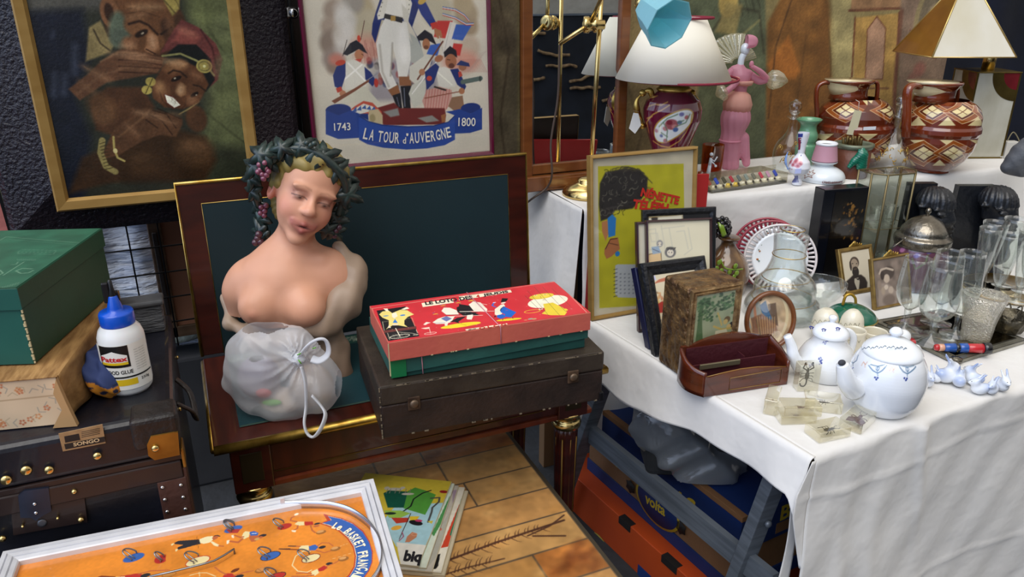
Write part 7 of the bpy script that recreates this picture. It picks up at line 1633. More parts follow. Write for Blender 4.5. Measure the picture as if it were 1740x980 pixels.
def stock(w_,d=.010,f=.006):return[(0,d),(0,-f+.002),(.002,-f),(w_*.6,-f*1.1),(w_,-.001),(w_,.003)]
BLn=ony(1003,545,1.585);BLn.z=TZ2;TLn=ony(998,265,1.625);TRn=ony(1180,258,1.625);TRn.z=TLn.z
t,W,Hh=corner_frame('red_board','red board standing behind the yellow telephone poster','board',ony(997,540,1.606)*1,ony(989,300,1.642),ony(1187,296,1.642));
MB().box(0,W,.0,.012,0,Hh,.001).build('board',mat('red_card','#a51f20',.5),t);MB().box(-.001,.0,.001,.011,.02,Hh-.02).build('spine_edge',mat('dark_red_card','#7c1418',.5),t)
t,W,Hh=corner_frame('framed_poster','gilt framed yellow poster of a curly haired woman telephoning, behind the black frames','poster',BLn,TLn,TRn)
def nops(P):
 P.poly([(110,130),(556,116),(566,840),(118,868)],'#b3ad26',3);P.noise(.08,.02,3)
 P.poly([(120,220),(150,160),(250,140),(330,150),(370,190),(365,260),(330,310),(290,350),(200,360),(170,400),(125,415),(115,330)],'#2a2725',10)
 rg=random.Random(2)
 for k in range(70):
  x,y=rg.uniform(130,350),rg.uniform(155,380);
  if x>260 and y>320:continue
  a=rg.uniform(0,6);r=rg.uniform(8,20);P.line([(x+r*math.cos(a+i*.6),y+r*math.sin(a+i*.6))for i in range(5)],rg.uniform(2,5),rg.choice(['#6b665a','#1b1918','#8b8672','#141312']),4,.7)
 for k in range(24):a=rg.uniform(-2.4,.4);P.line([(240+115*math.cos(a),250+100*math.sin(a)),(245+140*math.cos(a+.1),250+118*math.sin(a+.1)),(250+150*math.cos(a+.3),255+120*math.sin(a+.3))],4,'#3a352c',4,.6)
 P.poly([(130,420),(160,410),(165,480),(150,520),(132,470)],'#b0764a',3);P.poly([(160,400),(185,380),(205,400),(200,490),(165,500)],'#2a76b8',4);P.poly([(145,560),(175,505),(215,500),(225,560),(180,600),(155,612),(143,585)],'#a96a42',4);P.line([(150,560),(175,510),(210,505)],4,'#3a2418',3);P.line([(170,530),(215,540)],3,'#3a2418',3);P.ell((212,585),14,14,'#2a76b8',0,4)
 P.poly([(200,645),(215,640),(330,640),(330,815),(215,812),(200,795)],'#aeb2b4',3)
 for k in range(8):P.line([(193,668+20*k),(210,664+20*k)],4,'#3a3c40',2);
 for k in range(6):
  for j in range(4):P.ell((228+22*j,690+20*k),6,4,'#7d8288',0,3)
pic(t,W,Hh,.006,stock(.009,.012,.010),mat('gilt_painted_wood'),200,250,'#c4bca4',nops,(980,240,3.0625))
MB().box(.008,W-.008,-.0035,-.0025,.008,Hh-.008).build('glass',GLASSPANE,t)
tn=crop(OM[t.name],980,240,3.0625)
letters('title_lettering','NÉNETTE',(328,285),(525,330),46,m_lr,t,tn,bold=.05,y=-.0015);letters('title_lettering','TÉLÉPH',(286,348),(470,372),50,m_lr,t,tn,bold=.05,y=-.0015)
z1=1.018
def lean(name,label,BLp,BLy,TLp,TLy,TRp,**k):
 TL=ony(*TLp,TLy);TR=onz(*TRp,TL.z);BL=ony(*BLp,BLy);BL=TL+(BL-TL)*((TL.z-TZ2)/(TL.z-BL.z));return corner_frame(name,label,'picture frame',BL,TL,TR,'picture frames leaning at the left of the white table')
m_blkf=mat('black_ornate_frame','#14161b',.4,bump=.7,bscale=90,bdist=.004)
t,W,Hh=lean('picture_frame','black picture frame with a pale mount, rearmost of the leaning frames',(1090,545),1.50,(1046,359),1.57,(1172,353))
def bops(P):P.poly([(225,400),(560,375),(560,700),(240,700)],'#3a3028',3,.0);P.poly([(232,403),(552,375),(556,600),(240,640)],'#b9ad8c',3);P.poly([(244,412),(546,386),(550,600),(250,640)],'#d8d1bb',3);P.ell((405,403),18,10,'#3a3430',0,3);P.line([(240,408),(550,380)],4,'#8a713c',2)
pic(t,W,Hh,.012,stock(.016),m_blkf,90,120,'#1a1a1c',bops,(980,240,3.0625))
m_marf=mat('thin_maroon_frame','#2c0e16',.3,coat=.3)
t,W,Hh=lean('picture_frame','thin maroon frame showing only as a second edge behind the cartoon drawing',(1084,562),1.475,(1050,379),1.545,(1120,375))
pic(t,W+.03,Hh,.004,stock(.006),m_marf,20,20,'#d6cfb8',lambda P:P.noise(.05,.02),(980,240,3.0625))
t,W,Hh=lean('picture_frame','thin maroon frame with a pale pencil cartoon of two children',(1102,580),1.44,(1061,376),1.525,(1174,371))
def cops(P):
 P.noise(.05,.01,3)
 for a in([(320,470),(410,455),(420,560),(330,570),(320,470)],[(380,480),(420,478),(425,520),(390,522),(380,480)],[(440,440),(460,560)],[(280,520),(310,515),(320,580)],[(520,470),(560,465),(580,560)],[(480,450),(500,560)],[(440,455),(560,440)],[(340,490),(350,560)],[(580,450),(600,560),(560,590)]):P.line(a,5,'#bdb9a8',5,.7)
 P.poly([(368,590),(438,575),(442,640),(372,645)],'#d9b98a',3);P.line([(368,590),(438,575),(442,630)],4,'#7c6448',2)
 P.ell((432,532),17,18,'#8d8a88',0,6);P.ell((432,534),10,11,'#d8cdb8',0,4);P.poly([(388,550),(425,545),(440,580),(395,588)],'#93a4b4',4);P.line([(395,560),(430,575)],3,'#4a4c52',2);P.ell((487,577),30,28,'#6f6c6a',0,7);P.ell((487,580),18,17,'#d9ceba',0,4)
 for k in range(10):P.line([(465+5*k,560+3*(k%3)),(470+5*k,552)],3,'#3a3836',2)
 for x in(425,438,480,494):P.ell((x,535 if x<450 else 578),2.5,2.5,'#2a2826',0,1.5)
pic(t,W,Hh,.004,stock(.006),m_marf,130,160,'#d8d0b4',cops,(980,240,3.0625))
t,W,Hh=lean('picture_frame','navy blue edged frame hidden behind the black ornate frame',(1104,600),1.375,(1058,458),1.465,(1110,450))
pic(t,W+.05,Hh,.004,stock(.008,.014),mat('navy_frame','#0b1038',.35),10,10,'#0b1038',lambda P:None,(980,240,3.0625))
t,W,Hh=lean('picture_frame','black ornate frame with a coloured print of children, frontmost of the leaning frames',(1113,608),1.34,(1061,451),1.44,(1171,437))
def kops(P):
 P.poly([(172,102),(425,72),(500,530),(300,535)],'#d6cbae',3);P.poly([(200,112),(275,105),(285,135),(215,142)],'#c3c2dc',3);P.poly([(265,160),(300,130),(370,110),(390,130),(300,150)],'#b5583e',6,.8)
 rg=random.Random(1)
 for k in range(90):P.ell((rg.uniform(240,360)+.25*(200),rg.uniform(180,500))if 0 else(rg.uniform(230,370),rg.uniform(180,480)),rg.uniform(5,16),rg.uniform(5,14),rg.choice(['#c98a4a','#b5643c','#d8b98a','#8a9a4c','#d9a44c','#7c5a3c','#e0d2b4']),0,8,.6)
 P.poly([(290,290),(320,270),(350,290),(345,340),(305,345)],'#a53228',6);P.poly([(280,400),(370,390),(370,480),(310,480)],'#d9cba8',8,.7);P.poly([(300,430),(380,440),(360,480),(310,470)],'#5c8a34',8,.8)
pic(t,W,Hh,.030,[(0,.014),(0,-.004),(.003,-.010),(.010,-.011),(.018,-.005),(.026,-.004),(.031,-.001),(.031,.003)],m_blkf,140,200,'#d6cbae',kops,(1040,440,3.769))
x0=onz(1170,642,TZ2);yF=x0.y;TLt=ony(1173,492,yF);TRt=ony(1262,488,yF)
t=thing('embossed_tin_box','embossed gilt tin box with a picture of two figures under a tree, standing on end','tin',M=Matrix.Translation((TLt.x,yF,TZ2)))
Wt=TRt.x-TLt.x;Ht=TLt.z-TZ2;m_emb=mat('embossed_tin','#4a3424',.35,.5,'#8a6a42',nscale=38,ndetail=5,bump=1.0,bscale=55,bdist=.012)
MB().box(0,Wt,0,.098,0,Ht,.008,seg=3).build('tin_body',m_emb,t)
fr=MB();frame_ring(fr,.002,Wt-.002,.002,Ht-.002,[(0,.002),(0,-.004),(.004,-.006),(.008,-.003),(.010,-.006),(.015,-.004),(.017,0),(.017,.004)]);fr.build('lid_rim',mat('gilt_tin_rim','#7a5e42',.3,.7,'#b09268',50,bump=.5,bscale=80),t)
def tops(P):
 P.noise(.12,.02,3);rg=random.Random(6)
 P.poly([(530,540),(560,300),(590,250),(575,400),(580,560)],'#3d5a34',8,.9)
 for k in range(90):P.ell((rg.uniform(550,800),rg.gauss(290,32)-.06*rg.uniform(0,200)),rg.uniform(8,18),rg.uniform(5,10),rg.choice(['#2c4a2c','#3d5f38','#54764a','#22381f']),rg.uniform(-30,30),6,.75)
 for k in range(40):P.ell((rg.uniform(545,640),rg.uniform(330,400)),10,7,rg.choice(['#2c4a2c','#48683c']),0,6,.7)
 P.ell((735,385),24,22,'#5a4424',0,5);P.ell((765,420),22,22,'#11131c',0,4);P.ell((725,400),18,18,'#b39a5c',0,5);P.ell((745,430),18,18,'#b89c62',0,5)
 P.line([(700,420),(690,385),(676,345)],12,'#b09a58',4);P.line([(760,440),(700,450),(650,430)],14,'#ad9650',4);P.poly([(660,460),(730,445),(745,490),(690,520),(655,500)],'#c3bb9a',5);P.poly([(650,500),(690,515),(640,570),(600,580),(620,540)],'#8f7a2c',5);P.poly([(680,515),(730,490),(720,540),(670,560)],'#34607a',5)
 P.ell((550,555),20,14,'#1c2a20',20,5)
P=Paint(.017,Wt-.017,.017,Ht-.017,130,190,'#8c9474',crop(OM[t.name],1040,440,3.769),1.7/1300/3.769);tops(P);P.mesh('lid_picture',VCG,t,y=-.001)
a=onz(1178,672,TZ2);b_=onz(1331,648,TZ2);d=b_-a;an=math.atan2(d.y,d.x);LW=d.length
t=thing('letter_holder','curved mahogany letter holder lined with maroon leather at the table edge','letter holder',M=Matrix.Translation(a+Vector((.0,-.012,0)))@Matrix.Rotation(an,4,'Z'))
m_lh=mat('inlaid_mahogany','#42180c',.22,col2='#5e2814',nscale=9,stretch=(1,1,6),coat=.6);LD=.085
def wall(u0,u1,hf,y0,y1,nm,m=m_lh):
 mb=MB();n=24;V=[];
 for i in range(n+1):
  u=u0+(u1-u0)*i/n;V.append((u,hf(u)))
 mb.prism([(u0,0)]+[(u1,0)]+V[::-1],y0,y1);return mb.build(nm,m,t)
hf=lambda u:.040+.012*math.sin(PI*u/LW)+.016*max(0,1-u/.03)**2;hb_=lambda u:.082+.018*math.sin(PI*min(1,max(0,(u-.02)/(LW-.04))))
wall(.018,LW-.004,hf,0,.006,'front_panel');wall(0.0,LW,hb_,LD-.008,LD,'back_panel')
def endc(sx,nm):
 def f(u,v):
  y=(LD-.004)*u;x=(0 if sx<0 else LW)+sx*.006*math.sin(PI*u)+(.018*(1-u)**3 if sx<0 else-.004*(1-u)**2);h_=hf(.0)+(hb_(0)-hf(0))*u**1.5;return(x,y,h_*v)
 MB().grid(f,16,6).build(nm,m_lh,t,mods=[('SOLIDIFY',dict(thickness=.006,offset=0))])
endc(-1,'end_panel');endc(1,'end_panel')
m_lm=mat('maroon_leather','#43181f',.5,bump=.2,bscale=80);MB().box(.012,LW-.006,.006,LD-.008,.0,.014).box(.010,LW-.008,LD-.011,LD-.008,.01,.078).build('leather_lining',m_lm,t)
MB().box(.012,LW-.006,.044,.0475,.01,.052).box(LW*.62,LW*.63,.0475,LD-.01,.01,.056).build('divider',m_lm,t);MB().box(.024,LW*.55,.036,.041,.044,.0555,.001).build('metal_blade',mat('pale_metal','#a39a7c',.3,.8),t)
ln=MB();ln.tube([(.075,-.0008,.008),(.075,-.0008,.036),(LW-.02,-.0008,.040),(LW-.02,-.0008,.008)],.0009,5,closed=True).tube([(u,.003,hf(u)+.0005)for u in(.02,.06,.1,.14,LW-.006)],.0012,5);ln.build('light_inlay_line',mat('boxwood_inlay','#8d6a34',.4),t)
t=vthing('oval_framed_picture','small round wooden framed picture of a blue coated man, behind the letter holder','picture',1304,594,TZ2);MM=OM[t.name]@Matrix.Rotation(math.radians(-14),4,'X')@Matrix.Rotation(math.radians(6),4,'Y');t.matrix_basis=MM;OM[t.name]=MM.copy()
R0=Matrix.Translation((-.004,0,.0705))@Matrix.Rotation(PI/2,4,'X')
MB().lathe([(.051,-.006),(.060,-.005),(.0605,.004),(.056,.009),(.051,.005),(.050,-.002)],(0,0,0),56,M=R0,sq=1.18).build('wooden_ring',m_fruit,t)
P=Paint(-.058,.050,.008,.134,100,110,'#b39a78',crop(MM,1040,440,3.769),1.85/1300/3.769)
def oops(P):
 P.noise(.3,.03,4);P.ell((980,380),138,182,'#d2c29a',0,3,1,0,18);P.poly([(840,240),(900,220),(960,300),(950,460),(840,430)],'#8f9a98',10,.8);P.line([(905,240),(930,460)],16,'#b0785a',5);P.line([(860,300),(900,440)],10,'#d9b98c',4);P.line([(925,390),(950,480)],12,'#22544a',4);P.poly([(1000,290),(1050,280),(1065,430),(1010,400)],'#5c4430',6)
 P.poly([(948,296),(985,266),(1000,320),(1025,380),(1010,400),(985,370),(960,345)],'#23557c',4);P.ell((945,255),16,15,'#3a2a24',0,4);P.poly([(890,380),(960,350),(1050,410),(1060,460),(1000,500),(900,470)],'#74472c',10,.8)
 for k in range(8):P.line([(930+16*k,370),(945+14*k,500)],4,'#c9a870',3,.7)
 P.poly([(860,500),(1060,500),(1000,560),(900,560)],'#b3a27c',10)
oops(P);mm_=MB();
o=P.mesh('picture',mat('printed_paper'),t,y=.001)
bm=bmesh.new();bm.from_mesh(o.data);bmesh.ops.delete(bm,geom=[v for v in bm.verts if((v.co.x+.004)/.0525)**2+((v.co.z-.0705)/.0620)**2>1],context='VERTS');bm.to_mesh(o.data);bm.free()
MB().lathe([(0,0),(.052,0),(.052,.0008)],(0,.0,0),40,M=R0@Matrix.Translation((0,0,.003)),sq=1.18).build('glass',GLASSPANE,t);MB().lathe([(0,0),(.056,0),(.056,.004)],(0,0,0),40,M=R0@Matrix.Translation((0,0,-.009)),sq=1.18).build('back_board',mat('dark_batten'),t)
t=tthing('ceramic_flask','brown glazed ceramic flask with a black grape stopper and green vine sprig','flask',1229,494,TZ2)
m_fl=mat('streaky_brown_glaze','#3a2214',.15,col2='#7a5a34',nscale=14,ndetail=5,stretch=(2,2,.5),coat=.7)
turned(t,smoothp([(30,492),(36,484),(39,468),(38,450),(30,434),(18,422),(12.5,414),(13,408),(18.5,404),(18.5,402),(13,401)],4),m_fl,'flask_body',44,z0=TZ2)
g=MB();rg=random.Random(4)
for k in range(46):
 f_=k/46;a=k*2.4;yy=401-31*f_;hw=16*math.sin(math.acos(min(1,max(-1,(f_-.45)/.62))));q=wm(t,1224+hw*math.cos(a),yy,hw*.0017*math.sin(a));g.ell(q,.0072,10,7)
g.build('grape_stopper',mat('black_grape_glaze','#121014',.25,coat=.6),t,True)
MB().tube(catmull([wm(t,1222,371,.01),wm(t,1226,385,.032),wm(t,1231,400,.03)],4),[.003]+[.008]*7+[.009],8,flat=.4).build('green_stopper_leaf',mat('leaf_green_glaze','#6f8c22',.25,coat=.5),t,True)
sp=MB();sp.tube(catmull([wm(t,1224,440,.058),wm(t,1232,455,.064),wm(t,1248,458,.060),wm(t,1262,457,.05)],5),.0022,6)
for x,y in((1240,462),(1248,470),(1244,476),(1252,464),(1222,446),(1226,460),(1250,452),(1218,456)):sp.ell(wm(t,x,y,.062),(.008,.003,.008),8,6)
sp.build('vine_sprig',mat('leaf_green_glaze'),t,True)
def plate(px,py,dz,label,rimc,ring_m):
 q=onz(px,py,TZ2);M=Matrix.Translation(q)@Matrix.Rotation(-YAW-.25,4,'Z')@Matrix.Rotation(math.radians(-14),4,'X');t=thing('pierced_plate',label,'plate',M=M,group='pierced plates behind the glass bell');R0=Matrix.Translation((0,0,.0975))@Matrix.Rotation(PI/2,4,'X')
 MB().lathe([(0,-.001),(.056,-.001),(.066,.004),(.074,.007),(.075,.010),(.066,.008),(.056,.003),(0,.003)],(0,0,0),60,M=R0).build('plate_well',mat('white_glaze'),t)
 rm=MB()
 rm.tube([(.095*math.cos(a*PI/32),.095*math.sin(a*PI/32),.016)for a in range(64)],.0034,6,M=R0,closed=True);n=44
 for k in range(n):
  a=2*PI*k/n;rm.tube([(.074*math.cos(a),.074*math.sin(a),.0085),(.096*math.cos(a),.096*math.sin(a),.016)],.0036,5,M=R0,flat=.5)
 rm.build('pierced_rim',ring_m,t)
 return t,M
m_rr=mat('red_rim_glaze','#93283a',.3,coat=.4);m_wr2=mat('white_rim_glaze','#d8d0d0',.2,coat=.5)
plate(1296,484,0,'pierced plate with a red openwork rim, rearmost of the three',0,m_rr);plate(1304,490,0,'pierced plate with a red openwork rim, between the other two plates',0,m_rr)
t,M=plate(1318,498,0,'pierced white plate painted with small flowers, frontmost of the three',0,m_wr2)
fb=MB();f=planetr(M,-.006)
for(x,y,c_)in((470,355,0),(460,400,1),(455,470,0),(520,270,1),(700,300,0),(560,240,1)):
 p=f(1180+x/4.26,330+y/4.26);fb.ell((p[0],-.0058,p[1]),(.004,.0008,.003),8,5,mi=c_)
 fb.ell((p[0]+.005,-.0058,p[1]-.004),(.003,.0008,.002),8,5,mi=1-c_)
fb.build('painted_flowers',[mat('orange_enamel','#a8683a',.4),mat('green_enamel','#6d8a7c',.4)],t)
GL2=pane('heavy_crystal',tint='#f9fbfa',edge=.62,rough=.03,base=.02,milky=.02,milkcol='#dfe3e4')
t=tthing('glass_bell','large clear glass bell shaped vase with gilt bands','vase',1327,533,TZ2)
turned(t,smoothp([(60,533),(64,526),(60,512),(52,500),(51,484),(46,474),(36,462),(29,445),(27,425),(29,405),(28,398),(20,394),(19,391),(20,388)],4),GL2,'glass_body',56,z0=TZ2,shell=.003)
x,y=t_xy[t.name]
for hw,py in((51.5,505),(31,466 if 0 else 470),(27.5,432),(20,389)):
 z=zat(x,y,py);r=hw*depth(x,y,z)/FPX*(1.28 if hw==31 else 1)
 MB().tube([(x+r*math.cos(a*PI/24),y+r*math.sin(a*PI/24),z)for a in range(48)],.0012,5,closed=True).build('gilt_band',GOLD,t,True)
t=tthing('glass_bowl','clear glass bowl on a narrow foot in front of the bearded portrait','bowl',1389,522,TZ2)
turned(t,smoothp([(16,530),(18,526),(20,516),(32,504),(40,490),(42,478)],4),GL2,'glass_body',48,z0=TZ2,shell=.003)
t=tthing('biscuit_jar','purple glass biscuit jar painted with irises under a silver lid','jar',1552,484,TZ2)
def iops(P):
 P.noise(.3,.02,2)
 for x,y,c_ in((560,570,'#7464ac'),(590,590,'#8c7cc0'),(480,630,'#6a5aa0'),(570,600,'#5c4c94'),(380,590,'#a86a90')):P.ell((x,y),22,16,c_,20,8)
 for a in([(430,540),(440,590),(500,600)],[(560,620),(540,680),(480,720)],[(450,650),(470,720)],[(600,640),(600,740)]):P.line(a,8,'#5a8a4a',5,.8)
plathe(t,smoothp([(40,484),(44,478),(47,460),(46,440),(43,424),(40,414)],3),'glass_body',mat('iris_painted_glass',vcol=True,rough=.12,coat=.7),iops,1440,280,4.083,140,90,'#5c3446',z0=TZ2)
m_sil=mat('tarnished_silver','#8d877c',.25,.95,'#6a655c',30,bump=.25,bscale=70)
turned(t,smoothp([(42,416),(45,410),(45,402),(42,399),(38,396),(36,388),(26,376),(12,368),(5,365)],4),m_sil,'silver_lid',56);turned(t,[(3,366),(3,363),(5,359),(3.5,355),(1.5,353)],m_sil,'lid_finial',16)
MB().tube([wm(t,1538,405,.06),wm(t,1514,422,.07)],.0022,8).ell(wm(t,1538,405,.06),.004).build('bail_handle',m_sil,t,True)
def stand_frame(name,label,TL,TR,BL,y1,y0,fw,m,ops,cr_,bg,nx=90,nz=130):
 T=ony(*TL,y1);T2=ony(*TR,y1);T2.z=T.z;B=ony(*BL,y0);B=T+(B-T)*((T.z-TZ2)/(T.z-B.z));t,W,Hh=corner_frame(name,label,'photo frame',B,T,T2);
 pic(t,W,Hh,fw,stock(fw+.001,.008,.004),m,nx,nz,bg,ops,cr_);return t,W,Hh
m_gf=mat('antique_gilt_metal','#7c6336',.35,.7,'#9b8048',40)
def man(P,s_=1,ox=0,oy=0):
 q=lambda x,y:(ox+x*s_,oy+y*s_);e=lambda x,y,a,b__,c_,sf:P.ell(q(x,y),a*s_,b__*s_,c_,0,sf*s_)
 P.poly([q(345,610),q(400,560),(q(430,530)),q(510,530),q(550,560),q(575,610),q(570,680),q(500,720),q(420,715),q(350,680)],'#2c241f',16*s_)
 P.poly([q(440,570),q(480,560),q(495,600),q(485,690),q(470,690),q(440,610)],'#b3aa96',6*s_);P.poly([q(455,570),q(490,568),q(480,590)],'#1f1a18',4*s_)
 e(440,405,62,62,'#4a3d33',10);e(440,425,50,62,'#978672',8);e(452,500,46,56,'#2b241f',8);e(400,440,14,50,'#3a302a',8);e(448,468,24,10,'#5d4f43',6);e(420,415,9,5,'#2a221e',5);e(462,415,9,5,'#2a221e',5);P.line([q(440,415),q(444,445)],6*s_,'#a8987f',5*s_);e(445,465,20,6,'#3a2f28',5)
t,W,Hh=stand_frame('photo_frame','gilt metal frame with a sepia portrait of a bearded man, a bow on top',(1420,424),(1477,418),(1434,505),1.50,1.45,.011,m_gf,man,(1380,380,6.122),'#c7bda6')
def bow(t,W,Hh,s_=1):
 g=MB()
 for k in range(9):a=k*.7;g.tube(catmull([(W/2+(k-4)*.0055*s_,-.002,Hh),(W/2+(k-4)*.0055*s_+.004*math.cos(a),-.003,Hh+.006*s_+.002*(4-abs(k-4))*s_),(W/2+(k-3.2)*.0055*s_,-.002,Hh+.001)],4),.0013*s_,5)
 g.ell((W/2,-.003,Hh+.010*s_),(.006*s_,.002,.006*s_));g.build('gilt_bow',GOLD,t)
bow(t,W,Hh)
def mother(P):
 P.noise(.3,.02,2);P.ell((790,510),90,70,'#4a3f39',0,20);P.poly([(690,620),(780,620),(880,700),(880,860),(690,860)],'#94857a',20);P.line([(700,520),(715,480),(770,462),(840,480)],22,'#b5a593',8);P.ell((775,570),42,46,'#b8a795',0,12);P.ell((730,540),26,44,'#3c312c',0,12);P.ell((770,660),30,26,'#c4b5a4',0,12);P.ell((820,690),36,40,'#b3a292',0,14);P.ell((740,700),26,40,'#a3927f',0,16);P.ell((700,640),30,50,'#8a7a6c',0,24);P.ell((800,790),90,60,'#75665c',0,30)
t,W,Hh=stand_frame('photo_frame','gilt metal frame with a sepia picture of a mother kissing her baby',(1482,440),(1544,436),(1486,525),1.385,1.345,.0055,m_gf,mother,(1380,380,6.122),'#786a60')
bow(t,W,Hh,1.1)
def small(P):P.rect(810,470,970,570,'#8d7c68',3);P.ell((895,510),16,20,'#c3b49e',0,4);P.poly([(860,570),(880,535),(915,535),(940,570)],'#2a211c',4);P.ell((893,498),17,10,'#3a2f28',0,3)
t,W,Hh=stand_frame('photo_frame','tiny black carved frame with a portrait photo, beside the plates',(1355,424),(1412,415),(1368,490),1.60,1.57,.020,m_blkf,small,(1180,330,4.26),'#121216',60,70)
g=MB()
for k in range(40):a=k*.61;e_=[(W*((k%10)/9),Hh),(W,Hh*((k%10)/9)),(0,Hh*((k%10)/9)),(W*((k%10)/9),.01)][k//10];g.tube(catmull([(e_[0],-.004,e_[1]),(e_[0]+.007*math.cos(a),-.008,e_[1]+.008*math.sin(a)),(e_[0]+.006*math.cos(a+2),-.004,e_[1]+.006*math.sin(a+2))],3),.0024,5)
g.tube(catmull([(W*.25,0,Hh),(W*.3,-.004,Hh+.022),(W*.5,-.004,Hh+.010),(W*.72,-.004,Hh+.024),(W*.78,0,Hh)],5),.003,6);g.build('carved_scrollwork',mat('carved_ebony','#0e0f13',.35),t)
p=onz(1380,482,TZ2);p1=ony(1376,326,p.y+.0);H_=p1.z-TZ2
t=thing('lacquer_panel','black lacquer panel block with gilt figures, standing behind the small frames','panel',M=Matrix.Translation((p.x-.005,p.y,TZ2))@Matrix.Rotation(math.radians(-8),4,'Z'))
MB().box(0,.145,0,.045,0,H_,.002).build('block',mat('black_lacquer','#0a0d15',.22,coat=.3),t);
P=Paint(.035,.138,.01,H_-.008,90,110,'#0b0a0a',crop(OM[t.name],1180,330,4.26),1.65/1000/4.26);rg=random.Random(7)
for k in range(30):P.line([(rg.uniform(950,1060),rg.uniform(20,330)),(rg.uniform(950,1100),rg.uniform(20,330))],3,'#4a3a20',4,.5)
for k in range(60):x,y=rg.gauss(1135,32),rg.uniform(40,330);P.ell((x,y),rg.uniform(5,16),rg.uniform(4,12),rg.choice(['#6e4a1c','#8a6228','#5a3c18','#3a2810']),rg.uniform(0,90),6,.8)
P.mesh('gilt_picture',VCG,t,y=-.001)
q=onz(1478,472,TZ2);hC=zat(q.x,q.y,298)-TZ2;t=thing('glass_curio_cabinet','small brass edged glass display cabinet with chamfered corners holding tumblers','cabinet',M=Matrix.Translation((q.x,q.y,TZ2))@Matrix.Rotation(math.radians(-6),4,'Z'))
foot=[(0,0),(.095,0),(.125,.03),(.125,.085),(-.028,.085),(-.028,.032)]
g=MB();
for zz in(.003,hC*.48,hC):g.tube([(a,b__,zz)for a,b__ in foot],.0022 if zz!=hC*.48 else.001,6,closed=True)
for a,b__ in foot:g.tube([(a,b__,0),(a,b__,hC)],.0032,6)
g.tube([(.047,0,0),(.047,0,hC)],.0018,6);g.build('brass_edging',mat('dull_brass_edge','#6e6244',.4,.7),t)
cp_=pane('cabinet_pane',tint='#dde1da',edge=.5,rough=.02,base=.07)
for i in range(6):
 a,b__=foot[i],foot[(i+1)%6];MB().add([(*a,.003),(*b__,.003),(*b__,hC),(*a,hC)],[(0,1,2,3)]).build('glass_side',cp_,t)
MB().add([(a,b__,hC)for a,b__ in foot],[tuple(range(6))]).build('glass_top',cp_,t);MB().add([(a,b__,hC*.48)for a,b__ in foot],[tuple(range(6))]).build('glass_shelf',cp_,t);MB().slab(foot,0,.003).build('mirror_floor',mat('silvered_glass'),t)
pr0=None
for k,(a,b__,zz)in enumerate(((.025,.04,.004),(.075,.04,.004),(.02,.04,hC*.48+.001),(.075,.045,hC*.48+.001))):
 M=OM[t.name]@Matrix.Translation((a,b__,zz));g=thing('small_tumbler','ribbed glass tumbler on the %s of the curio cabinet'%('mirror floor' if k<2 else 'upper glass shelf'),'glass',M=M,group='tumblers in the curio cabinet')
 MB().lathe([(.017,0),(.018,.012),(.020,.055),(.0188,.055),(.0165,.012),(.001,.010)],(0,0,0),24,flute=.03,nf=12).build('glass_cup',GL2,g)
m_ebo=mat('black_carved_wood','#14161b',.38,col2='#171a20',nscale=10,bump=.3,bscale=60,coat=.15)
def bookend(px,py,label,cx,cy,slab,flip):
 t=vthing('carved_head_bookend',label,'bookend',px,py,TZ2,'carved head bookends');b=pmap(t)
 s0,s1,s2=[Vector(b(*p))for p in slab];dx=.035
 MB().prism([(s0.x,0),(s0.x+.03,0),(s1.x+.03,s1.z),(s1.x,s1.z)]if 0 else[(s1.x-.004,0),(s2.x,0),(s2.x,s1.z),(s1.x,s1.z)],.03,.055).box(s1.x-.01,s2.x+.03,-.05,.055,0,.012,.002).build('slab',m_ebo,t)
 B=lambda x,y,d=0:b(cx+x,cy+y,d)
 hd=[E(B(-2,-16,-.008),(.048,.050,.040),.015),E(B(4,14,-.015),(.042,.046,.050),.03),K(B(21,0,-.046),B(27,17,-.050),.006,.011,.010),E(B(23,29,-.040),(.015,.016,.006),.004),E(B(22,35,-.038),(.014,.015,.006),.004),E(B(16,46,-.024),(.020,.020,.016),.015),E(B(8,8,-.060),(.013,.008,.006),.003),E(B(27,6,-.034),(.008,.010,.006),.003),K(B(-2,1,-.058),B(18,0,-.054),.005,.004,.004),E(B(6,22,-.048),(.016,.014,.014),.012),K(B(-8,40,.0),B(-4,75,.0),.030,.036,.03),E(B(-22,8,-.01),(.010,.014,.020),.008),K(B(-26,-6,-.03),B(28,-10,-.02),.005,.005,.006)]
 if flip:hd=[pr for pr in hd]
 def hr(G):up=np.clip((G[...,2]-B(0,-8)[2])/.003,0,1);return up*(.0022*np.sin(np.arctan2(G[...,0]-B(0,0)[0]+.01,-G[...,1]+.03)*34)-.002)
 sculpt('carved_head',hd,(B(-45,0)[0],-.11,0),(B(45,0)[0],.06,B(0,-60)[2]),.0038,m_ebo,t,smooth=1,extra=hr)
bookend(1588,464,'black carved head bookend just right of the glass cabinet',1591,357,((1575,476),(1556,316),(1604,312)),0)
bookend(1680,458,'black carved head bookend with a broad slab, at the right edge',1697,355,((1640,476),(1640,320),(1707,312)),1)
def glass(px,py,label,L,nm='wine_goblet',cat='glass',group=None,nf=8,fl=.02,sh=.0016):
 t=tthing(nm,label,cat,px,py,TZ2+.012,group);foot_,bowl=L;turned(t,foot_,GL2,'foot_and_stem',28,z0=TZ2+.012);o=turned(t,smoothp(bowl,4),GL2,'bowl',40,shell=sh,flute=fl,nf=nf);return t
def goblet(px,py,hw,top,bb,fh,label,g='cut wine goblets on the mirror tray'):return glass(px,py,label,([(fh,py),(fh,py-1),(5,py-6),(4,(py+bb)/2),(6,bb+1)],[(5,bb+1),(hw*.75,bb-12),(hw*1.0,bb-32),(hw*.98,(bb+top)/2-10),(hw*.86,top)]),group=g,nf=10,fl=.03)
goblet(1537,557,25,438,524,27,'cut crystal goblet, leftmost on the mirror tray in front of the mother and baby frame')
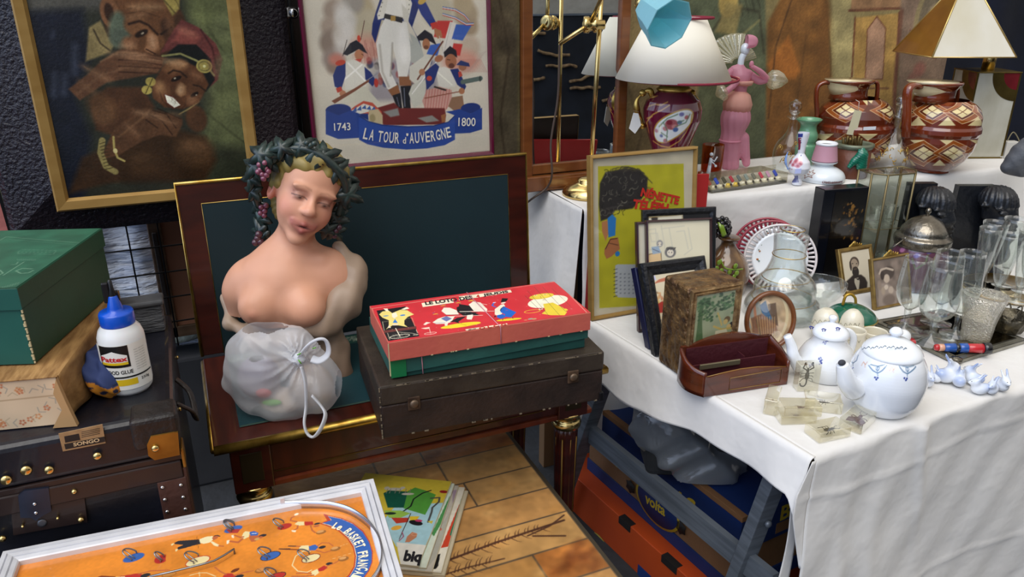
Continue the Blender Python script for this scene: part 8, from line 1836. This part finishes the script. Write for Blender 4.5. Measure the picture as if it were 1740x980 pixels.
goblet(1581,577,31,450,545,40,'cut crystal goblet, largest, at the front of the mirror tray')
goblet(1622,568,24,428,530,24,'cut crystal goblet behind the crystal tumbler');goblet(1590,548,26,428,515,24,'cut crystal goblet, rearmost on the mirror tray')
t=tthing('crystal_tumbler','short cut crystal tumbler with a diamond pattern behind the toy soldier','glass',1657,574,TZ2+.012)
turned(t,[(22,574),(23,566),(25,545),(29,525),(36,500)],pane('cut_crystal',tint='#f7f5ee',edge=.6,rough=.08,base=.06,milky=.12,milkcol='#eeeae0',bump=1.0,bscale=260),'cup',40,z0=TZ2+.012,shell=.003,flute=.02,nf=20)
def flute(px,py,hw,top,bb,fh,label):return glass(px,py,label,([(fh,py),(fh,py-1),(4,py-5),(6,py-9),(4,bb+2),(6,bb)],[(5,bb),(hw*.45,bb-12),(hw*.72,(bb+top)/2),(hw,top)]),'champagne_flute','glass','champagne flutes on the gilt tray',12,.02)
t0=MB
flute(1655,512,17.5,387,478,16,'champagne flute, frontmost left on the gilt tray');flute(1666,494,20,377,462,16,'champagne flute behind the left front flute');flute(1692,503,23,398,485,20,'champagne flute, front centre on the gilt tray');flute(1702,484,20,371,455,16,'champagne flute, rearmost, by the broad bookend slab')
flute(1727,512,22,392,488,18,'champagne flute, front right, partly outside the photo');flute(1738,494,22,378,470,18,'champagne flute at the far right edge, mostly outside the photo')
def quad(ps,z):return[tuple(onz(*p,z))[:2]for p in ps]
t=thing('mirror_tray','rectangular mirror tray with a wide glass border under the goblets','tray',onz(1600,575,TZ2));Q=quad(((1484,545),(1625,613),(1745,577),(1600,525)),TZ2+.010)
cx_=sum(p[0]for p in Q)/4;cy_=sum(p[1]for p in Q)/4;Qi=[(cx_+(p[0]-cx_)*.86,cy_+(p[1]-cy_)*.86)for p in Q]
MB().slab(Q,TZ2+.001,TZ2+.010).build('glass_border',mat('bevelled_glass_border','#6d6a5c',.12,.6,'#9a978a',10),t,True);MB().slab(Qi,TZ2+.0102,TZ2+.0112).build('mirror_plate',mat('aged_mirror','#a89e86',.06,1,'#8a806a',5),t,True)
ed=MB();ed.tube([(*p,TZ2+.011)for p in Qi],.0016,6,closed=True);ed.tube([(*p,TZ2+.010)for p in Q],.0012,6,closed=True);ed.build('metal_edge',mat('dark_metal_edge','#4a463a',.3,.8),t,True)
q=onz(1625,611,TZ2+.006);MB().ell(q,(.014,.014,.008)).build('corner_rosette',m_sil,t,True)
t=thing('gilt_mirror_tray','gilt rimmed round mirror tray under the champagne flutes','tray',onz(1700,495,TZ2));q=onz(1712,494,TZ2);R_=.115
MB().lathe([(R_,0),(R_+.003,.004),(R_+.003,.010),(R_,.0115),(R_-.004,.010)],(q.x,q.y,TZ2+.0005),64).build('gilt_rim',GOLD,t,True);MB().lathe([(0,0),(R_-.002,0),(R_-.002,.010),(0,.0102)],(q.x,q.y,TZ2+.001),64).build('mirror_plate',mat('aged_mirror'),t,True)
q=onz(1712,562,TZ2+.011);t=thing('pewter_basket','dark pewter openwork basket behind the toy soldier at the right edge','basket',M=Matrix.Translation(q)@Matrix.Rotation(-YAW,4,'Z'));m_pw=mat('dark_pewter','#3a362e',.4,.8,'#5c5648',40,bump=.5,bscale=90)
g=MB();g.lathe([(.026,0),(.028,.004),(.034,.02),(.046,.045),(.044,.045),(.032,.02),(.024,.005)],(0,0,0),24,flute=.10,nf=8)
g.build('basket',m_pw,t);sc=MB()
for k in range(12):a=k*PI/6;sc.tube(catmull([(.044*math.cos(a),.044*math.sin(a),.043),(.050*math.cos(a+.1),.050*math.sin(a+.1),.054),(.046*math.cos(a+.25),.046*math.sin(a+.25),.048)],4),.002,5)
sc.build('scroll_edge',m_pw,t)
a=onz(1588,590,TZ2+.022);b_=onz(1682,592,TZ2+.022);d=b_-a;L=d.length;M=Matrix.Translation(a-Vector((0,0,.0)))@d.to_track_quat('Z','Y').to_matrix().to_4x4()
t=thing('toy_soldier','turned wooden toy soldier in blue and red lying on the mirror tray','toy',M=M);r=.0105
for nm,c_,z0_,z1_,rr_ in(('red_cap','#b3242a',0,.07,(.007,.0085)),('face','#d09a80',.07,.17,(.0085,.0085)),('blue_coat','#1f4f9c',.17,.37,(.009,.0115)),('black_belt','#141418',.37,.44,(.0105,.0105)),('blue_coat_tail','#1f4f9c',.44,.59,(.0105,.012)),('red_trousers','#b8242c',.59,.87,(.0105,.0115)),('black_base','#141418',.87,1.0,(.0135,.0145))):
 MB().lathe([(rr_[0]*.85,z0_*L),(rr_[0],z0_*L+.001),(rr_[1],z1_*L-.001),(rr_[1]*.85,z1_*L)],(0,0,0),24).build(nm,mat('toy_'+nm,c_,.25,coat=.5),t)
MB().lathe([(0,L),(.010,L+.0006)],(0,0,0),20).build('wooden_underside',mat('bare_wood','#c79f74',.6),t)
t=vthing('toy_dog_head','small white toy dog head with a red collar behind the round teapot','toy',1538,598,TZ2);b=pmap(t)
MB().ell(b(1534,572),(.018,.016,.018)).ell(b(1524,577),(.010,.010,.010)).build('head',m_pl,t);MB().lathe([(.017,0),(.019,.008),(.016,.012)],b(1541,584),20).build('red_collar',mat('toy_red_cap'),t);MB().ell(b(1533,574,-.016),(.004,.003,.004)).ell(b(1531,562,-.012),(.002,.002,.002)).build('eye',BLACK,t);MB().lathe([(.012,0),(.009,.02)],(.003,.004,0),16).build('stand',m_pl,t)
PW_=mat('white_porcelain',vcol=True,rough=.12,coat=.7)
def sprg(P,pts,c_='#2c3a8c',r=7):
 rg=random.Random(len(pts))
 for x,y in pts:
  for k in range(9):P.ell((x+rg.uniform(-14,14),y+rg.uniform(-12,12)),rg.uniform(3,r),rg.uniform(2,r*.8),c_,rg.uniform(0,90),3,.9)
t=tthing('tall_coffee_pot','tall white coffee pot with blue sprigs, behind the scorpion block','coffee pot',1400,634,TZ2)
plathe(t,smoothp([(33,645),(38,641),(47,625),(48,610),(40,592),(30,580),(27.5,572),(28,566)],4),'pot_body',PW_,lambda P:sprg(P,((470,135),(575,170),(590,160),(545,285),(545,310),(680,360),(675,385),(480,330))),1260,540,4.083,200,120,'#dfe1e3',z0=TZ2)
turned(t,smoothp([(29.5,568),(29.5,563),(25,557),(12,550),(6,548),(4,546),(7,541),(6,537),(1,535)],3),WHITE,'lid',44)
sb=MB()
for x,y in((1379,556),(1400,560),(1424,558)):
 for k in range(6):sb.ell(wm(t,x+3*math.cos(k),y+2*math.sin(k*2),.028),(.002,.0015,.0015),6,4)
sb.build('blue_lid_sprigs',mat('cobalt_print','#27338a',.3),t,True)
MB().tube(catmull([wm(t,1358,622,.01),wm(t,1348,605,.02),wm(t,1345,588,.02),wm(t,1338,570,.02)],5),[.016-.0005*i for i in range(16)],14).build('spout',WHITE,t,True);MB().tube(catmull([wm(t,1420,572,-.01),wm(t,1438,562,-.02),wm(t,1450,572,-.02),wm(t,1447,592,-.02),wm(t,1438,604,-.01)],6),.0055,10,flat=1.4).build('handle',WHITE,t,True)
t=tthing('round_teapot','round white teapot with pale blue garlands and a spout to the left','teapot',1497,693,TZ2)
def gops(P):
 for x,y,w_ in((775,285,50),(945,355,62),(1150,360,56)):
  P.line([(x-w_,y-25),(x-w_*.5,y+12),(x,y+28),(x+w_*.5,y+10),(x+w_,y-25)],8,'#5f7c98',3,.95);P.line([(x-w_*.8,y-32),(x,y-20),(x+w_*.8,y-32)],7,'#6f8698',3,.9);P.line([(x,y-20),(x,y+45)],6,'#5f7c98',3,.9);P.ell((x,y-4),12,12,'#5f7c98',0,3,1,0,5)
  for dx,dy in((-9,58),(8,60),(0,72)):P.ell((x-10+dx,y+dy),7,7,'#33468f',0,3)
 for x,y in((855,315),(1050,350)):P.line([(x-22,y+15),(x-8,y-10),(x+6,y+10),(x+18,y-10)],6,'#c99a84',4,.8);P.line([(x,y),(x+3,y+28)],5,'#c99a84',4,.7)
plathe(t,smoothp([(34,693),(42,690),(54,675),(60,655),(62,637),(58,617),(51,604),(46,599)],4),'pot_body',PW_,gops,1260,540,4.083,260,130,'#dfe3e9',z0=TZ2)
turned(t,smoothp([(47,600),(48,596),(42,588),(26,578),(10,573),(7,571),(6,570),(10.5,566),(10.5,562),(6,557),(1,556)],3),WHITE,'lid',52)
lg=MB()
for a in range(-5,6):s_=wm(t,1500+7*a,590+abs(a)*.4+1.5*(a%2),.036);lg.tube([s_,s_+Vector((.005,0,.003)),s_+Vector((.009,0,0))],.0009,4)
lg.build('lid_garland',mat('grey_blue_print','#6d8090',.4),t,True)
MB().tube(catmull([wm(t,1452,660,.02),wm(t,1440,648,.035),wm(t,1435,632,.04),wm(t,1431,618,.04)],5),[.0245-.0009*i for i in range(16)],16).build('spout',WHITE,t,True);MB().ell(wm(t,1430.5,616,.044),(.008,.006,.006)).build('spout_hole',mat('dark_hole','#3a3c44',.8),t,True)
MB().tube(catmull([wm(t,1540,605,-.03),wm(t,1556,590,-.05),wm(t,1562,605,-.05),wm(t,1556,630,-.03)],6),.007,10).build('handle',WHITE,t,True)
t=tthing('green_sugar_bowl','green and gilt lidded sugar bowl with a gold loop handle','sugar bowl',1442,560,TZ2);m_gg=mat('green_gilt_glaze','#0d5a44',.15,coat=.7)
turned(t,smoothp([(22,560),(28,556),(36,546),(38,540)],3),mat('green_gilt_glaze'),'bowl_body',44,z0=TZ2);turned(t,smoothp([(41,540),(41,536),(34,528),(18,520),(1,518)],3),m_gg,'lid',44)
x,y=t_xy[t.name];z=zat(x,y,538);MB().tube([(x+.0615*math.cos(a*PI/20),y+.0615*math.sin(a*PI/20),z)for a in range(40)],.0018,5,closed=True).tube([(x+.045*math.cos(a*PI/20),y+.045*math.sin(a*PI/20),z+.013+.001*math.sin(a))for a in range(40)],.0014,5,closed=True).build('gilt_line',GOLD,t,True)
MB().tube(catmull([wm(t,1432,518),wm(t,1437,503),wm(t,1446,500),wm(t,1453,506),wm(t,1454,515)],5),.0035,8).build('loop_handle',mat('yellow_gilt','#b99238',.3,.7),t,True)
m_cp=mat('cream_porcelain','#dcd5c0',.2,coat=.5);m_gl=mat('grey_line','#8a8874',.5)
def creamer(px,py,hw,top,label,nm,cat,open_=False):
 t=tthing(nm,label,cat,px,py,TZ2);h_=py-top
 L=[(hw*.6,py),(hw,py-h_*.25),(hw*1.0,py-h_*.5)]+([(hw*1.05,top)]if open_ else[(hw*.85,py-h_*.8),(hw*.4,top+1),(1,top)])
 turned(t,smoothp(L,4),m_cp,'body',36,z0=TZ2,shell=.002 if open_ else None);g=MB()
 for k in range(5):x_=px-hw*.8+k*hw*.4;g.tube([wm(t,x_-hw*.18,py-h_*.62,hw*.0013),wm(t,x_,py-h_*.5,hw*.0015),wm(t,x_+hw*.18,py-h_*.62,hw*.0013)],.0007,4)
 g.build('scallop_line',m_gl,t,True)
creamer(1398,575,22,524,'cream porcelain jar with scalloped line, behind the coffee pot lid','cream_jar','jar');creamer(1441,586,20,526,'cream porcelain jar between the green bowl and the coffee pot handle','cream_jar','jar');creamer(1446,604,17,560,'open cream cup beside the coffee pot handle','cream_cup','cup',True);creamer(1482,592,19,562,'open cream cup behind the round teapot lid','cream_cup','cup',True)
m_res=pane('clear_resin',tint='#fefcf3',edge=.75,rough=.02,base=.09,milky=.05,milkcol='#f6efd6');m_bug=mat('beetle_black','#080605',.5);m_brn=mat('insect_brown','#4a1f10',.4);m_mar=mat('moth_maroon','#4a1018',.5)
def bug(t,c_,s_,m,wings=False,scorp=False,M0=None):
 s_*=1.35;g=MB();M=Matrix.Translation(c_)@(M0 or Matrix.Identity(4))@Matrix.Scale(s_,4)
 g.ell((0,0,0),(.9,.42,.25),12,8,M=M).ell((1.05,0,0),(.35,.3,.2),10,6,M=M).ell((1.4,0,0),(.18,.2,.14),8,6,M=M)
 for k in range(3):
  for s2 in(-1,1):g.tube([(.5-.5*k,.3*s2,0),(.6-.6*k,.9*s2,.12),(.5-.9*k,1.25*s2,-.1)],.06,5,M=M)
 for s2 in(-1,1):g.tube([(1.5,.1*s2,0),(2.0,.5*s2,.1),(2.5,.45*s2,.1)],.045,5,M=M)
 if scorp:
  g.tube(catmull([(-.8,0,0),(-1.5,.1,.2),(-2.0,.5,.3),(-1.9,1.1,.3),(-1.4,1.3,.3)],4),.14,6,M=M)
  for s2 in(-1,1):g.tube([(1.2,.3*s2,0),(1.7,1.0*s2,.1),(2.3,.8*s2,.1)],.12,6,M=M).ell((2.5,.7*s2,.1),(.35,.2,.15),8,6,M=M)
 if wings:
  for s2 in(-1,1):g.slab([(.6,.1*s2),(-1.2,.2*s2),(-1.6,1.2*s2),(-.3,1.3*s2)][::s2],.02,.08,M=M)
 g.build('insect',m,t)
def rblock(px,py,ang,w_,d_,h_,label,m,s_,z=TZ2,**k):
 q=onz(px,py,z);t=thing('resin_insect_block',label,'paperweight',M=Matrix.Translation(q)@Matrix.Rotation(math.radians(ang),4,'Z'),group='clear resin insect blocks');MB().box(-w_/2,w_/2,-d_/2,d_/2,0.0005,h_,.0022,seg=3,sm=False).build('resin_block',m_res,t);bug(t,(0,0,h_*.5),s_,m,**k);return t
RXf=Matrix.Rotation(math.radians(90),4,'X')@Matrix.Rotation(math.radians(90),4,'Z')
rblock(1368,660,-YAW*57.3+4,.046,.026,.062,'upright clear resin block with a black scorpion, in front of the coffee pot',m_bug,.0085,scorp=True,M0=RXf)
rblock(1311,692,42,.070,.026,.034,'clear empty looking resin block, leftmost of the blocks at the corner',m_brn,.002);rblock(1350,712,-20,.072,.042,.018,'clear resin block lying lowest at the front left of the pile',m_brn,.004)
rblock(1358,700,-24,.074,.040,.022,'clear resin block with a tiny red insect, on top of the pile',m_brn,.0042,z=TZ2+.020);rblock(1396,692,-38,.072,.044,.026,'clear resin block with a dark longhorn beetle, behind the pile',m_bug,.0062)
rblock(1405,738,-4,.074,.044,.022,'clear resin block with a black stag beetle, frontmost at the table corner',m_bug,.0075);rblock(1456,720,22,.072,.044,.022,'clear resin block with a maroon winged moth, nearest the teapot',m_mar,.0095,wings=True)
fig=((1573,655,.030,'leftmost of the row, sitting upright',20),(1588,648,.024,'second from the left, small'),(1606,648,.040,'third from the left with a raised ear'),(1628,655,.030,'in the middle of the row'),(1652,652,.034,'fifth, leaning to the right'),(1662,668,.030,'front right, with a pale blue back'),(1684,668,.026,'small one at the front right end'),(1700,662,.030,'rightmost, with a blue head'))
for k,e_ in enumerate(fig):
 px,py,h_=e_[:3];h_*=1.35;t=vthing('porcelain_figurine','tiny white and blue porcelain animal, '+e_[3],'figurine',px,py,TZ2,'tiny porcelain animals by the teapot',extra=k*.9)
 wv,bv='#e6eaee','#86a0d6';pr=[E((0,0,h_*.28),(h_*.34,h_*.42,h_*.30),.006,wv),E((0,-h_*.25,h_*.62),(h_*.24,h_*.24,h_*.24),.005,wv),E((0,-h_*.48,h_*.58),(h_*.10,h_*.14,h_*.10),.004,bv if k%3==0 else wv),K((h_*.10,-h_*.15,h_*.78),(h_*.14,h_*.12,h_*1.15),h_*.08,h_*.06,.004,bv),K((-h_*.10,-h_*.15,h_*.78),(-h_*.14,h_*.14,h_*1.1),h_*.08,h_*.06,.004,wv),E((0,h_*.30,h_*.42),(h_*.22,h_*.20,h_*.18),.006,bv),E((0,0,-.02),(.1,.1,.0205),.001,None,None,'-')]
 sculpt('body',pr,(-h_*.7,-h_*.9,-.002),(h_*.7,h_*.9,h_*1.35),h_/14,VCG,t,smooth=1);MB().ell((h_*.08,-h_*.46,h_*.68),h_*.03,6,4).ell((-h_*.08,-h_*.46,h_*.68),h_*.03,6,4).build('eyes',BLACK,t)
